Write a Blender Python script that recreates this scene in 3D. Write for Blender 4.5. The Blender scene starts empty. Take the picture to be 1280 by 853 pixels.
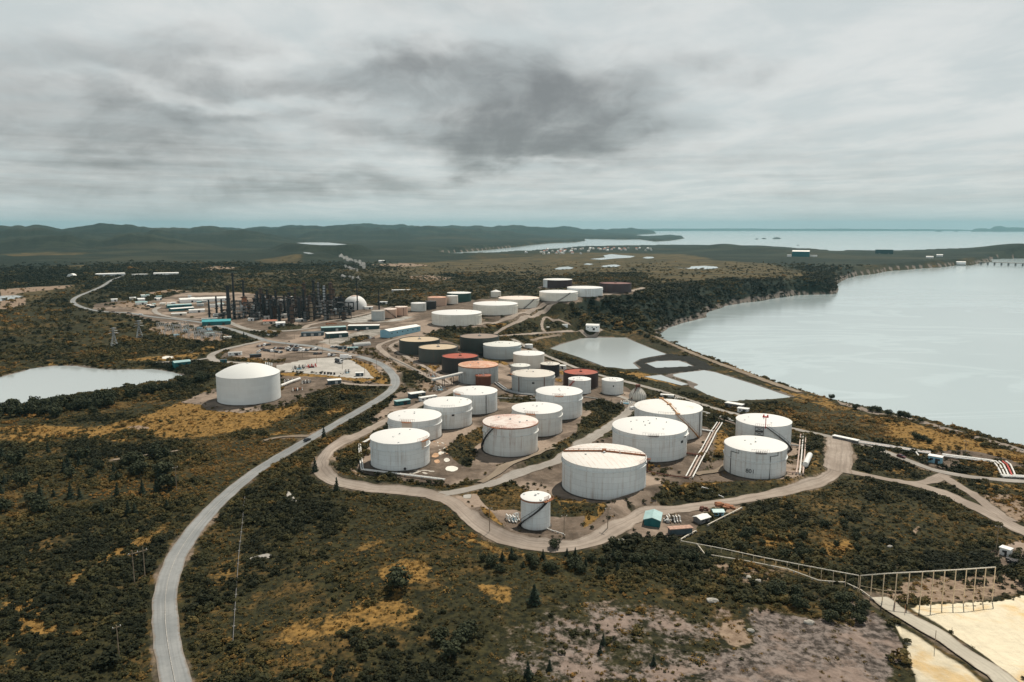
import bpy, bmesh, math, random
import numpy as np
from mathutils import Vector, Matrix
from mathutils.bvhtree import BVHTree

random.seed(7)
rng = np.random.default_rng(11)
scene = bpy.context.scene
COL = scene.collection
PI = math.pi

# ------------------------------------------------------------------ camera
F = 930.0                      # focal length in pixels of the 1280 px wide photograph
HOR = 285.0                    # row of the level horizon
CAMZ = 130.0                   # drone height above the sea
T = math.atan((426.5 - HOR) / F)
CT, ST = math.cos(T), math.sin(T)
cd = bpy.data.cameras.new('camera')
cam = bpy.data.objects.new('camera', cd)
COL.objects.link(cam)
cam.location = (0, 0, CAMZ)
cam.rotation_euler = (PI / 2 - T, 0, 0)
cd.sensor_width = 36.0
cd.lens = F / 1280.0 * 36.0
cd.clip_start = 0.5
cd.clip_end = 200000.0
scene.camera = cam
CAM = np.array([0.0, 0.0, CAMZ])


def rays(p):
    """unit directions of photograph points"""
    p = np.asarray(p, float).reshape(-1, 2)
    v = (426.5 - p[:, 1]) / F
    d = np.stack([(p[:, 0] - 640) / F, CT + v * ST, -ST + v * CT], 1)
    return d / np.linalg.norm(d, axis=1)[:, None]


def on_level(p, z=0.0):
    """points of the level z seen at photograph points"""
    d = rays(p)
    t = (z - CAMZ) / np.minimum(d[:, 2], -1e-4)
    return CAM + d * t[:, None]


def depth_of(w):
    return w[1] * CT - (w[2] - CAMZ) * ST


# ------------------------------------------------------------------ noise
_tab = rng.random((256, 256))


def vnoise(x, y, seed=0):
    x = np.asarray(x, float) + seed * 37.13
    y = np.asarray(y, float) + seed * 91.7
    xi = np.floor(x).astype(np.int64)
    yi = np.floor(y).astype(np.int64)
    fx, fy = x - xi, y - yi
    fx = fx * fx * (3 - 2 * fx)
    fy = fy * fy * (3 - 2 * fy)
    a = _tab[xi & 255, yi & 255]
    b = _tab[(xi + 1) & 255, yi & 255]
    c = _tab[xi & 255, (yi + 1) & 255]
    d = _tab[(xi + 1) & 255, (yi + 1) & 255]
    return (a * (1 - fx) + b * fx) * (1 - fy) + (c * (1 - fx) + d * fx) * fy


def fbm(x, y, scale, oct=4, seed=0):
    s, a, t = 0.0, 1.0, 0.0
    for k in range(oct):
        s = s + a * vnoise(x / scale * 2 ** k, y / scale * 2 ** k, seed + k)
        t += a
        a *= 0.5
    return s / t - 0.5


def sstep(a, b, x):
    t = np.clip((x - a) / (b - a), 0, 1)
    return t * t * (3 - 2 * t)


def poly_sd(P, X, Y):
    """signed distance to a closed polygon, positive inside"""
    P = np.asarray(P, float)[:, :2]
    d2 = np.full(X.shape, 1e18)
    ins = np.zeros(X.shape, bool)
    n = len(P)
    for i in range(n):
        x0, y0 = P[i]
        x1, y1 = P[(i + 1) % n]
        ex, ey = x1 - x0, y1 - y0
        t = np.clip(((X - x0) * ex + (Y - y0) * ey) / (ex * ex + ey * ey + 1e-12), 0, 1)
        dx, dy = X - x0 - t * ex, Y - y0 - t * ey
        d2 = np.minimum(d2, dx * dx + dy * dy)
        c = (y0 > Y) != (y1 > Y)
        if y1 != y0:
            ins ^= c & (X < ex * (Y - y0) / ey + x0)
    d = np.sqrt(d2)
    return np.where(ins, d, -d)


def line_d(P, X, Y):
    P = np.asarray(P, float)[:, :2]
    d2 = np.full(X.shape, 1e18)
    for i in range(len(P) - 1):
        x0, y0 = P[i]
        ex, ey = P[i + 1][0] - x0, P[i + 1][1] - y0
        t = np.clip(((X - x0) * ex + (Y - y0) * ey) / (ex * ex + ey * ey + 1e-12), 0, 1)
        dx, dy = X - x0 - t * ex, Y - y0 - t * ey
        d2 = np.minimum(d2, dx * dx + dy * dy)
    return np.sqrt(d2)


def near_box(P, X, Y, m):
    P = np.asarray(P, float)
    return (X > P[:, 0].min() - m) & (X < P[:, 0].max() + m) & (Y > P[:, 1].min() - m) & (Y < P[:, 1].max() + m)


def smooth_path(P, n=6):
    """Catmull-Rom through photograph or world points"""
    P = [np.asarray(q, float) for q in P]
    Q = [2 * P[0] - P[1]] + P + [2 * P[-1] - P[-2]]
    out = []
    for i in range(1, len(Q) - 2):
        a, b, c, d = Q[i - 1], Q[i], Q[i + 1], Q[i + 2]
        for k in range(n):
            t = k / n
            out.append(0.5 * (2 * b + (c - a) * t + (2 * a - 5 * b + 4 * c - d) * t * t + (3 * b - a - 3 * c + d) * t ** 3))
    out.append(P[-1])
    return np.array(out)


# ------------------------------------------------------------------ land form
CTRL = [  # photograph point and the height of the ground there
    (0, 853, 20), (320, 853, 21), (640, 853, 22), (960, 853, 19), (1280, 853, 18), (-300, 853, 18), (1600, 853, 16),
    (300, 700, 18), (100, 700, 19), (600, 720, 21), (900, 700, 19), (1100, 760, 17), (1280, 740, 16), (0, 600, 17), (150, 600, 17),
    (420, 600, 22), (520, 640, 22), (640, 640, 22), (755, 612, 22), (500, 580, 22), (600, 540, 22), (680, 500, 21),
    (800, 640, 20), (860, 560, 18), (940, 590, 17), (1050, 560, 14), (1150, 590, 11), (1280, 600, 9), (1280, 650, 12),
    (1100, 660, 16), (960, 660, 18), (1100, 515, 5), (1040, 530, 9), (960, 485, 4.5), (960, 510, 5.5), (900, 508, 6), (870, 498, 5.5), (850, 462, 4.6), (850, 488, 5),
    (780, 455, 4.6), (740, 476, 8), (770, 470, 5), (820, 430, 4.5), (700, 430, 5), (720, 418, 5), (640, 470, 15), (570, 470, 19),
    (540, 440, 21), (500, 430, 22), (580, 440, 19), (640, 440, 13), (430, 450, 20), (360, 440, 19), (320, 500, 19), (120, 490, 14),
    (60, 520, 14), (0, 450, 15), (235, 470, 15), (200, 440, 16), (100, 420, 18), (350, 400, 20), (250, 385, 20), (120, 370, 22),
    (0, 380, 22), (-200, 450, 20), (480, 400, 22), (571, 402, 27), (633, 393, 31), (697, 376, 39), (735, 370, 41), (770, 367, 42),
    (610, 415, 18), (690, 408, 12), (740, 412, 6), (700, 395, 27), (735, 388, 32), (775, 413, 6), (800, 400, 16), (820, 380, 30),
    (840, 358, 36), (900, 346, 32), (930, 352, 32), (1000, 352, 28), (1030, 350, 24), (600, 372, 29), (530, 378, 25),
    (450, 362, 23), (640, 340, 26), (740, 340, 27), (800, 332, 27), (900, 322, 24), (1000, 325, 22), (1080, 325, 18), (1150, 320, 17),
    (1280, 314, 18), (500, 340, 22), (550, 328, 14), (640, 326, 16), (0, 345, 28), (150, 338, 30), (300, 340, 26), (400, 335, 24),
]
_C = np.array(CTRL, float)
_W = np.concatenate([on_level(_C[i:i + 1, :2], _C[i, 2]) for i in range(len(_C))])
FAR = []
for az, lst in ((-48, ((4000, 38), (9000, 40), (16000, 40))), (-32, ((4000, 38), (9000, 40), (16000, 40))), (-22, ((4000, 38), (9000, 40), (16000, 40))),
                (-14, ((3000, 27), (4500, 34), (9000, 38), (16000, 40))), (-6, ((4000, 28), (6500, 32), (13000, 36))),
                (0, ((9000, 18), (14000, 30))), (8, ((16000, 24), (20000, 26))), (16, ((3300, 19), (20000, 24))), (24, ((3300, 18),)), (34, ((3300, 26),)), (48, ((3000, 25), (800, 5)))):
    for r, z in lst:
        FAR.append((r * math.sin(math.radians(az)), r * math.cos(math.radians(az)), z))
FAR += [(0, 20, 22), (-250, 30, 20), (250, 30, 18), (0, 120, 22)]
_W = np.concatenate([_W, np.array(FAR)])


def _q(x, y):
    r = np.hypot(x, y) + 60.0
    return np.stack([np.clip(np.arctan2(x, np.maximum(y, 1.0)), -1.0, 1.0) * 6.0, np.log(r) * 2.6], -1)


_Q = _q(_W[:, 0], _W[:, 1])
_D = np.linalg.norm(_Q[:, None] - _Q[None], axis=2)
_n = len(_Q)
_A = np.zeros((_n + 1, _n + 1))
_A[:_n, :_n] = _D - np.eye(_n) * 0.02
_A[:_n, _n] = 1
_A[_n, :_n] = 1
_K = np.linalg.solve(_A, np.concatenate([_W[:, 2], [0]]))


def z_smooth(x, y):
    q = _q(x, y)
    z = np.full(np.shape(x), _K[_n])
    for i in range(_n):
        z = z + _K[i] * np.hypot(q[..., 0] - _Q[i, 0], q[..., 1] - _Q[i, 1])
    return z


BAY = [(2600, 640), (1700, 640), (1400, 600), (1280, 563), (1225, 546), (1165, 530), (1105, 516), (1050, 503), (1012, 493), (985, 484), (935, 466), (905, 455), (870, 442), (845, 431),
       (820, 420), (835, 410.5), (850, 405), (865, 401), (880, 397), (886, 390), (906, 383), (930, 378.5), (950, 376.5), (965, 373.5), (985, 370.5), (1000, 369), (1025, 368.5), (1042, 368), (1048, 364), (1046, 354),
       (1058, 348.5), (1070, 345), (1095, 342), (1110, 338.8), (1135, 337), (1150, 335.6), (1180, 334), (1192, 332), (1205, 331.5), (1214, 331.8), (1224, 329.5), (1240, 327.5), (1236, 324.5), (1250, 323.6),
       (1280, 323.2), (1700, 322), (2600, 322)]
OUT = [(2600, 309), (1700, 311.5), (1400, 312), (1280, 312.5), (1200, 314), (1150, 315.3), (1100, 316.6), (1040, 316.8), (1000, 314), (975, 312), (950, 309.5), (920, 310), (890, 309.5), (850, 309), (800, 310), (760, 310.5), (720, 312.5),
       (690, 315), (660, 317.5), (640, 318), (600, 321), (565, 322.3), (545, 319.5), (555, 317), (575, 315.5), (600, 313.5), (640, 309.5), (668, 306), (690, 304), (720, 303), (732, 301), (705, 300.5), (696, 299.3), (730, 298.8), (770, 299.5), (800, 299.5),
       (818, 302), (838, 301), (855, 298.3), (853, 296.4), (838, 294.6), (820, 296), (806, 297), (792, 295), (800, 293.2), (820, 292.2), (818, 291), (800, 290.4), (803, 289.2), (860, 288.4), (1400, 288.2), (2600, 288.2)]
BAY_W = on_level(BAY)
OUT_W = on_level(OUT)
PONDS = [  # outline in the photograph, level, name, label
    ([(-260, 540), (-120, 528), (0, 511), (45, 503), (100, 494), (150, 487), (195, 480), (222, 474), (238, 472.5), (226, 468.5), (212, 465), (190, 462), (165, 462.3), (140, 462.2), (118, 461), (95, 458), (70, 457.5), (40, 461), (15, 468), (-10, 474), (-80, 488), (-260, 500)], 12.5),
    ([(688, 436), (700, 431), (712, 427.5), (728, 423.3), (745, 422.2), (782, 422.2), (795, 428), (812, 435), (833, 443), (812, 446.5), (800, 449), (791, 454), (799, 461), (781, 461.5), (768, 459.5), (757, 459), (745, 454.5), (725, 447), (706, 441)], 4.0),
    ([(808, 454.5), (823, 451.5), (848, 451), (858, 454), (866, 458), (845, 459), (820, 460)], 4.0),
    ([(832, 470.5), (850, 466.5), (880, 463), (894, 465.5), (915, 472), (945, 481.5), (970, 490), (990, 496.5), (965, 499), (930, 500.5), (912, 502.5), (885, 494), (865, 483.5), (862, 477), (838, 471)], 4.0),
    ([(806, 471), (826, 468.8), (840, 474), (860, 480.5), (852, 482), (832, 477), (818, 474)], 4.0),
    ([(-40, 372), (0, 369.8), (18, 369), (29, 370.5), (18, 373.5), (0, 376.5), (-40, 379)], 21.0),
    ([(370, 303.8), (385, 303.3), (410, 303.4), (434, 305.8), (420, 306.7), (400, 306.6), (380, 305.2)], 62.0),
    ([(379, 315.2), (386, 315.5), (393, 317.4), (386, 317.8), (380, 316.5)], 40.0),
    ([(692, 336.6), (699, 334.3), (710, 333.4), (717, 335), (714, 336.4), (700, 337.2)], 25.5),
    ([(751, 333), (757, 331), (770, 330.9), (776, 332.2), (770, 333.9), (755, 334)], 25.5),
    ([(729, 330.6), (734, 329.3), (742, 330.2), (737, 331.5)], 25.5),
    ([(737, 324), (757, 322), (754, 319.6), (764, 317.8), (776, 319), (794, 320.4), (788, 322.3), (770, 323.3), (752, 325)], 24.5),
    ([(803, 322.6), (808, 321), (816, 321.3), (818, 322.6), (810, 323.6)], 24.0),
    ([(846, 336), (862, 335), (864, 333.2), (880, 332.4), (896, 333.5), (898, 335.2), (884, 336.6), (866, 337)], 25.0),
]
POND_W = [(on_level(p, z), z) for p, z in PONDS]


def sea_sd(x, y):
    return np.maximum(poly_sd(BAY_W, x, y), poly_sd(OUT_W, x, y))


def z_land(x, y):
    """ground height before pads, dykes and small relief"""
    x = np.asarray(x, float)
    y = np.asarray(y, float)
    r = np.hypot(x, y)
    z = z_smooth(x, y)
    az = np.arctan2(x, np.maximum(y, 1))
    adeg = np.degrees(az)
    lev = np.minimum(z, 45 + .25 * (z - 45))
    z = np.where(r > 3000, z * (1 - sstep(3000, 4200, r)) + lev * sstep(3000, 4200, r), z)

    def ridge(dist, wid, h, amp, seed, a0, a1, f1=.55, f2=2.2):
        """a chain of hills crossing the view"""
        d0 = dist * (1 + .10 * (vnoise(adeg * .12, seed, 5) - .5))
        prof = h + amp * ((vnoise(adeg * f1, seed, 7) - .5) * 2 + (vnoise(adeg * f2, seed, 9) - .5) * .8 + (vnoise(adeg * f2 * 2.7, seed, 11) - .5) * .35)
        prof = prof * (1 + .25 * fbm(x, y, wid * .8, 4, seed))
        m = sstep(a0 - 4, a0 + 3, adeg) * (1 - sstep(a1 - 5, a1 + 1, adeg))
        return np.maximum(prof, 0) * m * np.exp(-((r - d0) / wid) ** 2)
    hz_ = np.maximum.reduce([
        ridge(4300, 520, 46, 14, 31, -60, -21), ridge(5600, 700, 66, 22, 32, -60, -15), ridge(7600, 900, 100, 26, 33, -60, -17.5), ridge(7000, 800, 52, 30, 38, -22, 0),
        ridge(9000, 1100, 104, 34, 34, -22, 3), ridge(11800, 1300, 122, 38, 35, -24, 6), ridge(14500, 1500, 108, 40, 36, -3, 8.5), ridge(17500, 1700, 100, 40, 37, 2, 13)])
    z = z + hz_ + fbm(x, y, 420, 4, 9) * 16 * sstep(1500, 4000, r)
    side = 1
    # wooded knolls behind the moor
    for px, py, h, s in ((907, 310, 26, 130), (948, 313.5, 16, 150), (1276, 315, 42, 170), (980, 316, 8, 160)):
        c = on_level([(px, py)], 22)[0]
        z = z + h * np.exp(-((x - c[0]) ** 2 + ((y - c[1]) * 0.55) ** 2) / s ** 2)
    z = np.where(r > 1200, np.maximum(z, 6.0 + 4 * fbm(x, y, 300, 2, 5)), z)
    d = -sea_sd(x, y)
    wob = fbm(x, y, 40, 3, 21) * np.clip(r * 0.006, 1.5, 14)
    d = d + wob * sstep(600, 1100, r)
    steep = 0.35 + 0.75 * sstep(850, 1100, r)
    lim = np.where(d > 0, 0.25 + steep * d, 0.25 + 0.5 * d)
    return np.maximum(np.minimum(z, lim), -5.0)


def on_land(p):
    """photograph points -> world points on z_land (vectorised march)"""
    d = rays(p)
    n = len(d)
    lo = np.full(n, 90.0)
    hi = np.full(n, 90.0)
    done = np.zeros(n, bool)
    t = 90.0
    while t < 45000 and not done.all():
        t2 = t * 1.03
        q = CAM + d * t2
        hit = (q[:, 2] < z_land(q[:, 0], q[:, 1])) & ~done
        lo[hit], hi[hit] = t, t2
        done |= hit
        t = t2
    lo[~done], hi[~done] = 44000, 45000
    for _ in range(14):
        m = (lo + hi) / 2
        q = CAM + d * m[:, None]
        b = q[:, 2] < z_land(q[:, 0], q[:, 1])
        hi = np.where(b, m, hi)
        lo = np.where(b, lo, m)
    q = CAM + d * ((lo + hi) / 2)[:, None]
    return q
# ------------------------------------------------------------------ what stands where (rows and columns of the 1280 px photograph)
# tank: centre column, width, row of the rim's side edge, row of the foot's side edge, wall paint, roof paint, options, label
TANKS = [
    (500.6, 73, 545.3, 578.0, 'white', 'white', dict(ring=.72, plat=52, rustplat=3, man=8), 'white tank with rusty top landing, nearest the sharp bend of the ring road'),
    (518.8, 66, 519.2, 544.5, 'white', 'white', dict(ring=.70, plat=-17, rustplat=2), 'white tank with rust brown panel under its rim, right behind the tank nearest the bend'),
    (560.0, 59.5, 502.7, 529.5, 'white', 'white', dict(ring=.70, mark=12), 'plain white tank with a dark seam, beside the long white trailer'),
    (594.3, 54.7, 488.3, 512.2, 'white', 'white', dict(plat=-48, rustplat=1, pipes=(28,)), 'white tank with a brown hatch on its left rim, before the orange roofed tank'),
    (638.0, 68.2, 526.8, 561.8, 'stained', 'rustpatch', dict(ring=.70, stair=(-94, -34), plat=-30, rustplat=1, rim=1), 'white tank with a pink rusty roof and dark curved stair on its left wall'),
    (671.2, 62.5, 510.0, 538.2, 'stained', 'white', dict(ring=.74, plat=-14, rustplat=2), 'white tank with rust streaks under a wide brown landing, behind the pink roofed tank'),
    (698.6, 57.7, 488.7, 518.3, 'white', 'white', dict(ring=.72, plat=0, rustplat=1), 'tall clean white tank in front of the red roofed dark tank'),
    (754.4, 103.8, 570.0, 607.5, 'white', 'rustribs', dict(ring=.86, beam=1, man=70, pad=1), 'largest white tank with a rusty beam across its ribbed roof'),
    (811.2, 91.5, 532.5, 564.3, 'white', 'white', dict(ring=.84, mark=58, plat=6, dots=1, wind=70), 'wide plain white tank right behind the tank with the rusty roof beam'),
    (834.4, 82.8, 508.5, 540.0, 'white', 'whiterust', dict(ladder=1, stair=(62, 14), pipes=(64,)), 'wide white tank with an orange ladder slanting over roof and wall'),
    (942.8, 74.4, 555.2, 587.8, 'white', 'white', dict(ring=.62, text=1, loops=1, plat=10, rustplat=0), 'clean white tank with a stencilled number and dark hose lines on its wall'),
    (953.0, 66, 525.2, 557.5, 'white', 'white', dict(stair=(82, 6), shaft=1), 'clean white tank with a dark stair and a red topped mast at its wall'),
    (669.4, 36.8, 621.5, 657.0, 'white', 'white', dict(stair=(-88, 46), plat=52, rustplat=1, rim=1, legs=1), 'small upright white tank with a black diagonal stair inside the road loop'),
    (311.9, 75.2, 466.3, 498.5, 'domewhite', 'domewhite', dict(dome=.31, seams=1), 'large white dome roofed tank on yellow grass beside the pond'),
    (524.7, 50.5, 423.8, 439.5, 'green', 'tan', dict(float=1), 'dark green tank with a tan top, leftmost of the two tan topped tanks'),
    (548.0, 49, 433.3, 450.5, 'slate', 'tan', dict(float=1, plat=60), 'dark slate tank with a tan top, next to the dark tank with the red roof'),
    (599.5, 49, 419.8, 436.5, 'green', 'brown', dict(float=1), 'dark green tank with a dull brown top, behind the pale blue grey tank'),
    (575.4, 45.8, 444.5, 463.5, 'black', 'red', dict(float=1, plat=0), 'nearly black tank with a bright rust red roof'),
    (627.8, 47.3, 430.0, 446.0, 'blue', 'pale', dict(ring=.8, dots=1), 'pale blue grey tank with a light roof, next to the tall plain white tank'),
    (597.9, 49.2, 455.5, 476.5, 'grey', 'orange', dict(panels=1, rim=1), 'grey panelled tank with an orange rusted roof'),
    (604.1, 19.3, 468.8, 482.0, 'rust', 'rust', dict(rim=1), 'small rust brown tank in front of the orange roofed tank'),
    (660.9, 38.8, 441.5, 458.0, 'cream', 'white', dict(), 'tall plain white tank on the slope above the settling pond'),
    (650.3, 24.5, 456.5, 468.0, 'grey', 'pale', dict(plat=-70), 'small pale grey tank tucked behind the streaked grey tank'),
    (666.4, 53.3, 466.5, 487.0, 'grey', 'dirty', dict(ring=.8, mark=0, pipes=(-40, 30), plat=-75, rustplat=1), 'streaked pale grey tank with dark seams and a dirty roof'),
    (687.4, 23.8, 454.5, 470.0, 'black', 'dirty', dict(), 'small black tank with a light grey top, next to the tall plain white tank'),
    (725.8, 43.5, 464.5, 482.5, 'maroon', 'red', dict(float=1, plat=0), 'dark maroon tank with a dull red roof near the settling pond corner'),
    (724.3, 28, 473.5, 490.5, 'white', 'white', dict(stair=(-95, -25), redstair=1), 'small white tank with a red stair, in front of the dark maroon tank'),
    (765.4, 26.8, 474.3, 491.5, 'white', 'white', dict(mark=5), 'small white tank standing alone beside the ribbed spheroid vessel'),
    (661.0, 10, 430.6, 435.3, 'white', 'white', dict(), 'tiny white tank beside the dyke track, above the tall plain white tank'),
    (571.0, 62, 390.5, 404.5, 'cream', 'white', dict(ring=.78, ribs=1), 'wide cream tank nearest the long blue shed, first of the hill row'),
    (619.3, 55.5, 379.3, 391.5, 'cream', 'white', dict(ring=.78, ribs=1), 'wide cream tank second in the row up the hill'),
    (648.5, 50.8, 372.3, 383.5, 'cream', 'pinkish', dict(ring=.78, ribs=1, stair=(12, 46)), 'wide cream tank with a pinkish roof, third in the row up the hill'),
    (698.0, 47.8, 364.5, 375.0, 'cream', 'white', dict(ring=.78, ribs=1, stair=(-4, 36)), 'wide cream tank with a diagonal stair on the hill top'),
    (731.0, 44.5, 359.3, 369.6, 'white', 'white', dict(ring=.8), 'wide plain white tank on the hill beside the wooded slope'),
    (697.0, 36.3, 349.3, 359.0, 'plum', 'white', dict(whitepart=1), 'dark plum tank with one white side at the top of the hill'),
    (769.0, 40, 353.8, 364.8, 'plum', 'plumroof', dict(float=1, pipes=(-30,)), 'dark brown tank with a red brown roof, farthest on the wooded hill'),
    (619.8, 12.6, 364.5, 371.5, 'cream', 'white', dict(cone=.32), 'slim white silo tank with a pointed roof on the hill'),
    (574.0, 30, 366.0, 376.7, 'teal', 'white', dict(), 'dark green tank with a white roof at the back of the farm'),
    (565.5, 14, 369.8, 379.8, 'cream', 'white', dict(), 'small white tank in front of the dark green white roofed tank'),
    (546.5, 23.5, 371.5, 382.0, 'pink', 'orange', dict(), 'pinkish rusted tank between the small white tank and the black tank'),
    (523.3, 19, 378.8, 388.7, 'pale', 'white', dict(), 'pale grey tank left of the small black tank at the back'),
    (538.5, 14, 376.5, 386.3, 'black', 'black', dict(), 'small black tank at the back of the farm'),
    (501.8, 15.5, 383.5, 394.3, 'pink', 'pinkish', dict(pipes=(20,)), 'small salmon tank without a stair at the refinery edge'),
    (488.0, 16, 386.3, 397.3, 'pink', 'pinkish', dict(stair=(60, -40)), 'small salmon tank with a diagonal stair at the refinery edge'),
    (472.8, 16.5, 388.5, 400.5, 'grey', 'grey', dict(), 'small dull grey tank closest to the refinery towers'),
]

# roads: centre line, width in metres, surface
ROADS = [
    ([(228, 890), (221, 862), (212, 820), (206.5, 775), (208, 735), (219, 700), (242, 664), (275, 627), (318, 591), (360, 565), (398, 543), (440, 519), (476, 498), (491, 486), (494, 474), (484, 461), (468, 452), (446, 445.5), (420, 440), (392, 433.5), (362, 430), (335, 426.5),
      (310, 418.5), (287, 411.5), (255, 404), (222, 399.5), (190, 396.3), (160, 391.5), (130, 390), (108, 386), (94, 380.5), (91, 376), (97, 371), (112, 365), (127, 358.5), (140, 350.5), (153, 346)], 6.9, 'asphalt'),
    ([(588, 473), (571, 486), (545, 497), (515, 511), (485, 525), (455, 541), (427, 555), (410, 567), (402, 580), (404, 592), (416, 602), (445, 609.5), (490, 614), (535, 619), (562, 626), (577, 637), (590, 650), (610, 666), (640, 678), (680, 684.5), (718, 684), (748, 676), (770, 664), (788, 651), (812, 642), (850, 637), (900, 629.5), (950, 621), (1000, 611), (1030, 601), (1046, 588), (1048, 572), (1047, 549)], 6.8, 'gravel'),
    ([(548, 620), (580, 613.5), (615, 605), (650, 592), (700, 575.5), (728, 556), (748, 543), (766, 530), (784, 516), (790, 508), (786, 500), (770, 494)], 5.8, 'grey'),
    ([(640, 424), (672, 440), (700, 452), (735, 465.5), (775, 475.5), (830, 490.5), (880, 507), (930, 521), (985, 535), (1040, 547), (1090, 559.5), (1130, 574), (1165, 587.5), (1200, 595), (1240, 599.5), (1300, 603), (1400, 608), (1560, 616), (1800, 630)], 6.0, 'grey'),
    ([(1049, 585), (1062, 590.5), (1090, 595.5), (1120, 602), (1145, 605.5), (1165, 601), (1182, 594)], 5.8, 'gravel'),
    ([(1140, 604.5), (1165, 612), (1190, 621.5), (1222, 636), (1250, 650), (1290, 670), (1340, 690), (1440, 735), (1600, 810)], 8.0, 'gravel'),
    ([(1180, 596.5), (1195, 606), (1215, 618), (1240, 636), (1262, 652)], 5.0, 'gravel'),
    ([(1048, 548), (1049, 560), (1049, 575), (1046, 590)], 13.0, 'gravel'),
    ([(508, 421), (490, 425.5), (474, 432), (476, 438), (490, 448), (515, 461), (540, 473), (558, 481)], 5.5, 'gravel'),
    ([(520, 421.5), (500, 427), (489, 432), (492, 438), (512, 448.5), (540, 464), (566, 480)], 4.0, 'gravel'),
    ([(380, 411), (386, 407), (402, 403.5), (422, 400), (445, 395.5), (467, 390.5), (490, 384)], 7.0, 'gravel'),
    ([(283, 402), (300, 409), (318, 413.5), (345, 414.5), (372, 413), (398, 409)], 8.0, 'grey'),
    ([(200, 384), (193, 388), (198, 393), (212, 396.5), (232, 399), (256, 400)], 7.0, 'grey'),
    ([(330, 426.5), (312, 430), (290, 435), (272, 440), (263.5, 445.5), (266, 450.5), (280, 453), (305, 454.5)], 7.0, 'grey'),
    ([(264, 447.5), (250, 450), (230, 452), (195, 454)], 5.0, 'grey'),
    ([(598, 413), (612, 407), (630, 400.5), (655, 394), (684, 386.5), (707, 380.5), (730, 376.5), (760, 370.5), (788, 364.5), (805, 360)], 7.0, 'gravel'),
    ([(619, 418), (632, 409.5), (648, 402.5), (664, 397), (684, 390.5), (697, 384)], 5.0, 'gravel'),
    ([(624, 420.5), (650, 418.8), (680, 416.5), (710, 414.8), (740, 413.5), (752, 412)], 4.5, 'gravel'),
    ([(681, 415.5), (677.5, 409), (678, 402.5), (682, 396), (690, 399.5), (703, 402.5), (713, 406.5)], 3.5, 'gravel'),
    ([(664, 426.5), (676, 423), (700, 419)], 4.0, 'track'),
    ([(490, 482), (470, 482.5), (450, 482), (432, 480), (420, 478)], 5.0, 'gravel'),
    ([(330, 551.5), (345, 547.5), (365, 546), (386, 546)], 3.5, 'track'),
    ([(142, 575.5), (160, 573), (190, 569), (222, 564)], 2.6, 'track'),
    ([(-30, 477), (15, 465), (45, 458.5), (86, 455.3)], 3.5, 'track'),
    ([(1098, 748), (1118, 764), (1150, 780), (1185, 803), (1225, 830), (1262, 858), (1300, 885)], 6.0, 'pit'),
    ([(600, 604), (640, 585), (690, 566)], 4.0, 'track'),
    ([(870, 594), (895, 588), (912, 577), (925, 562)], 3.5, 'track'),
    ([(372, 440), (420, 441.5), (446, 446)], 5.0, 'gravel'),
    ([(820, 421.5), (838, 430), (868, 443.5), (900, 456), (935, 469), (975, 483.5), (1000, 491)], 6.0, 'track'),
]

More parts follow.
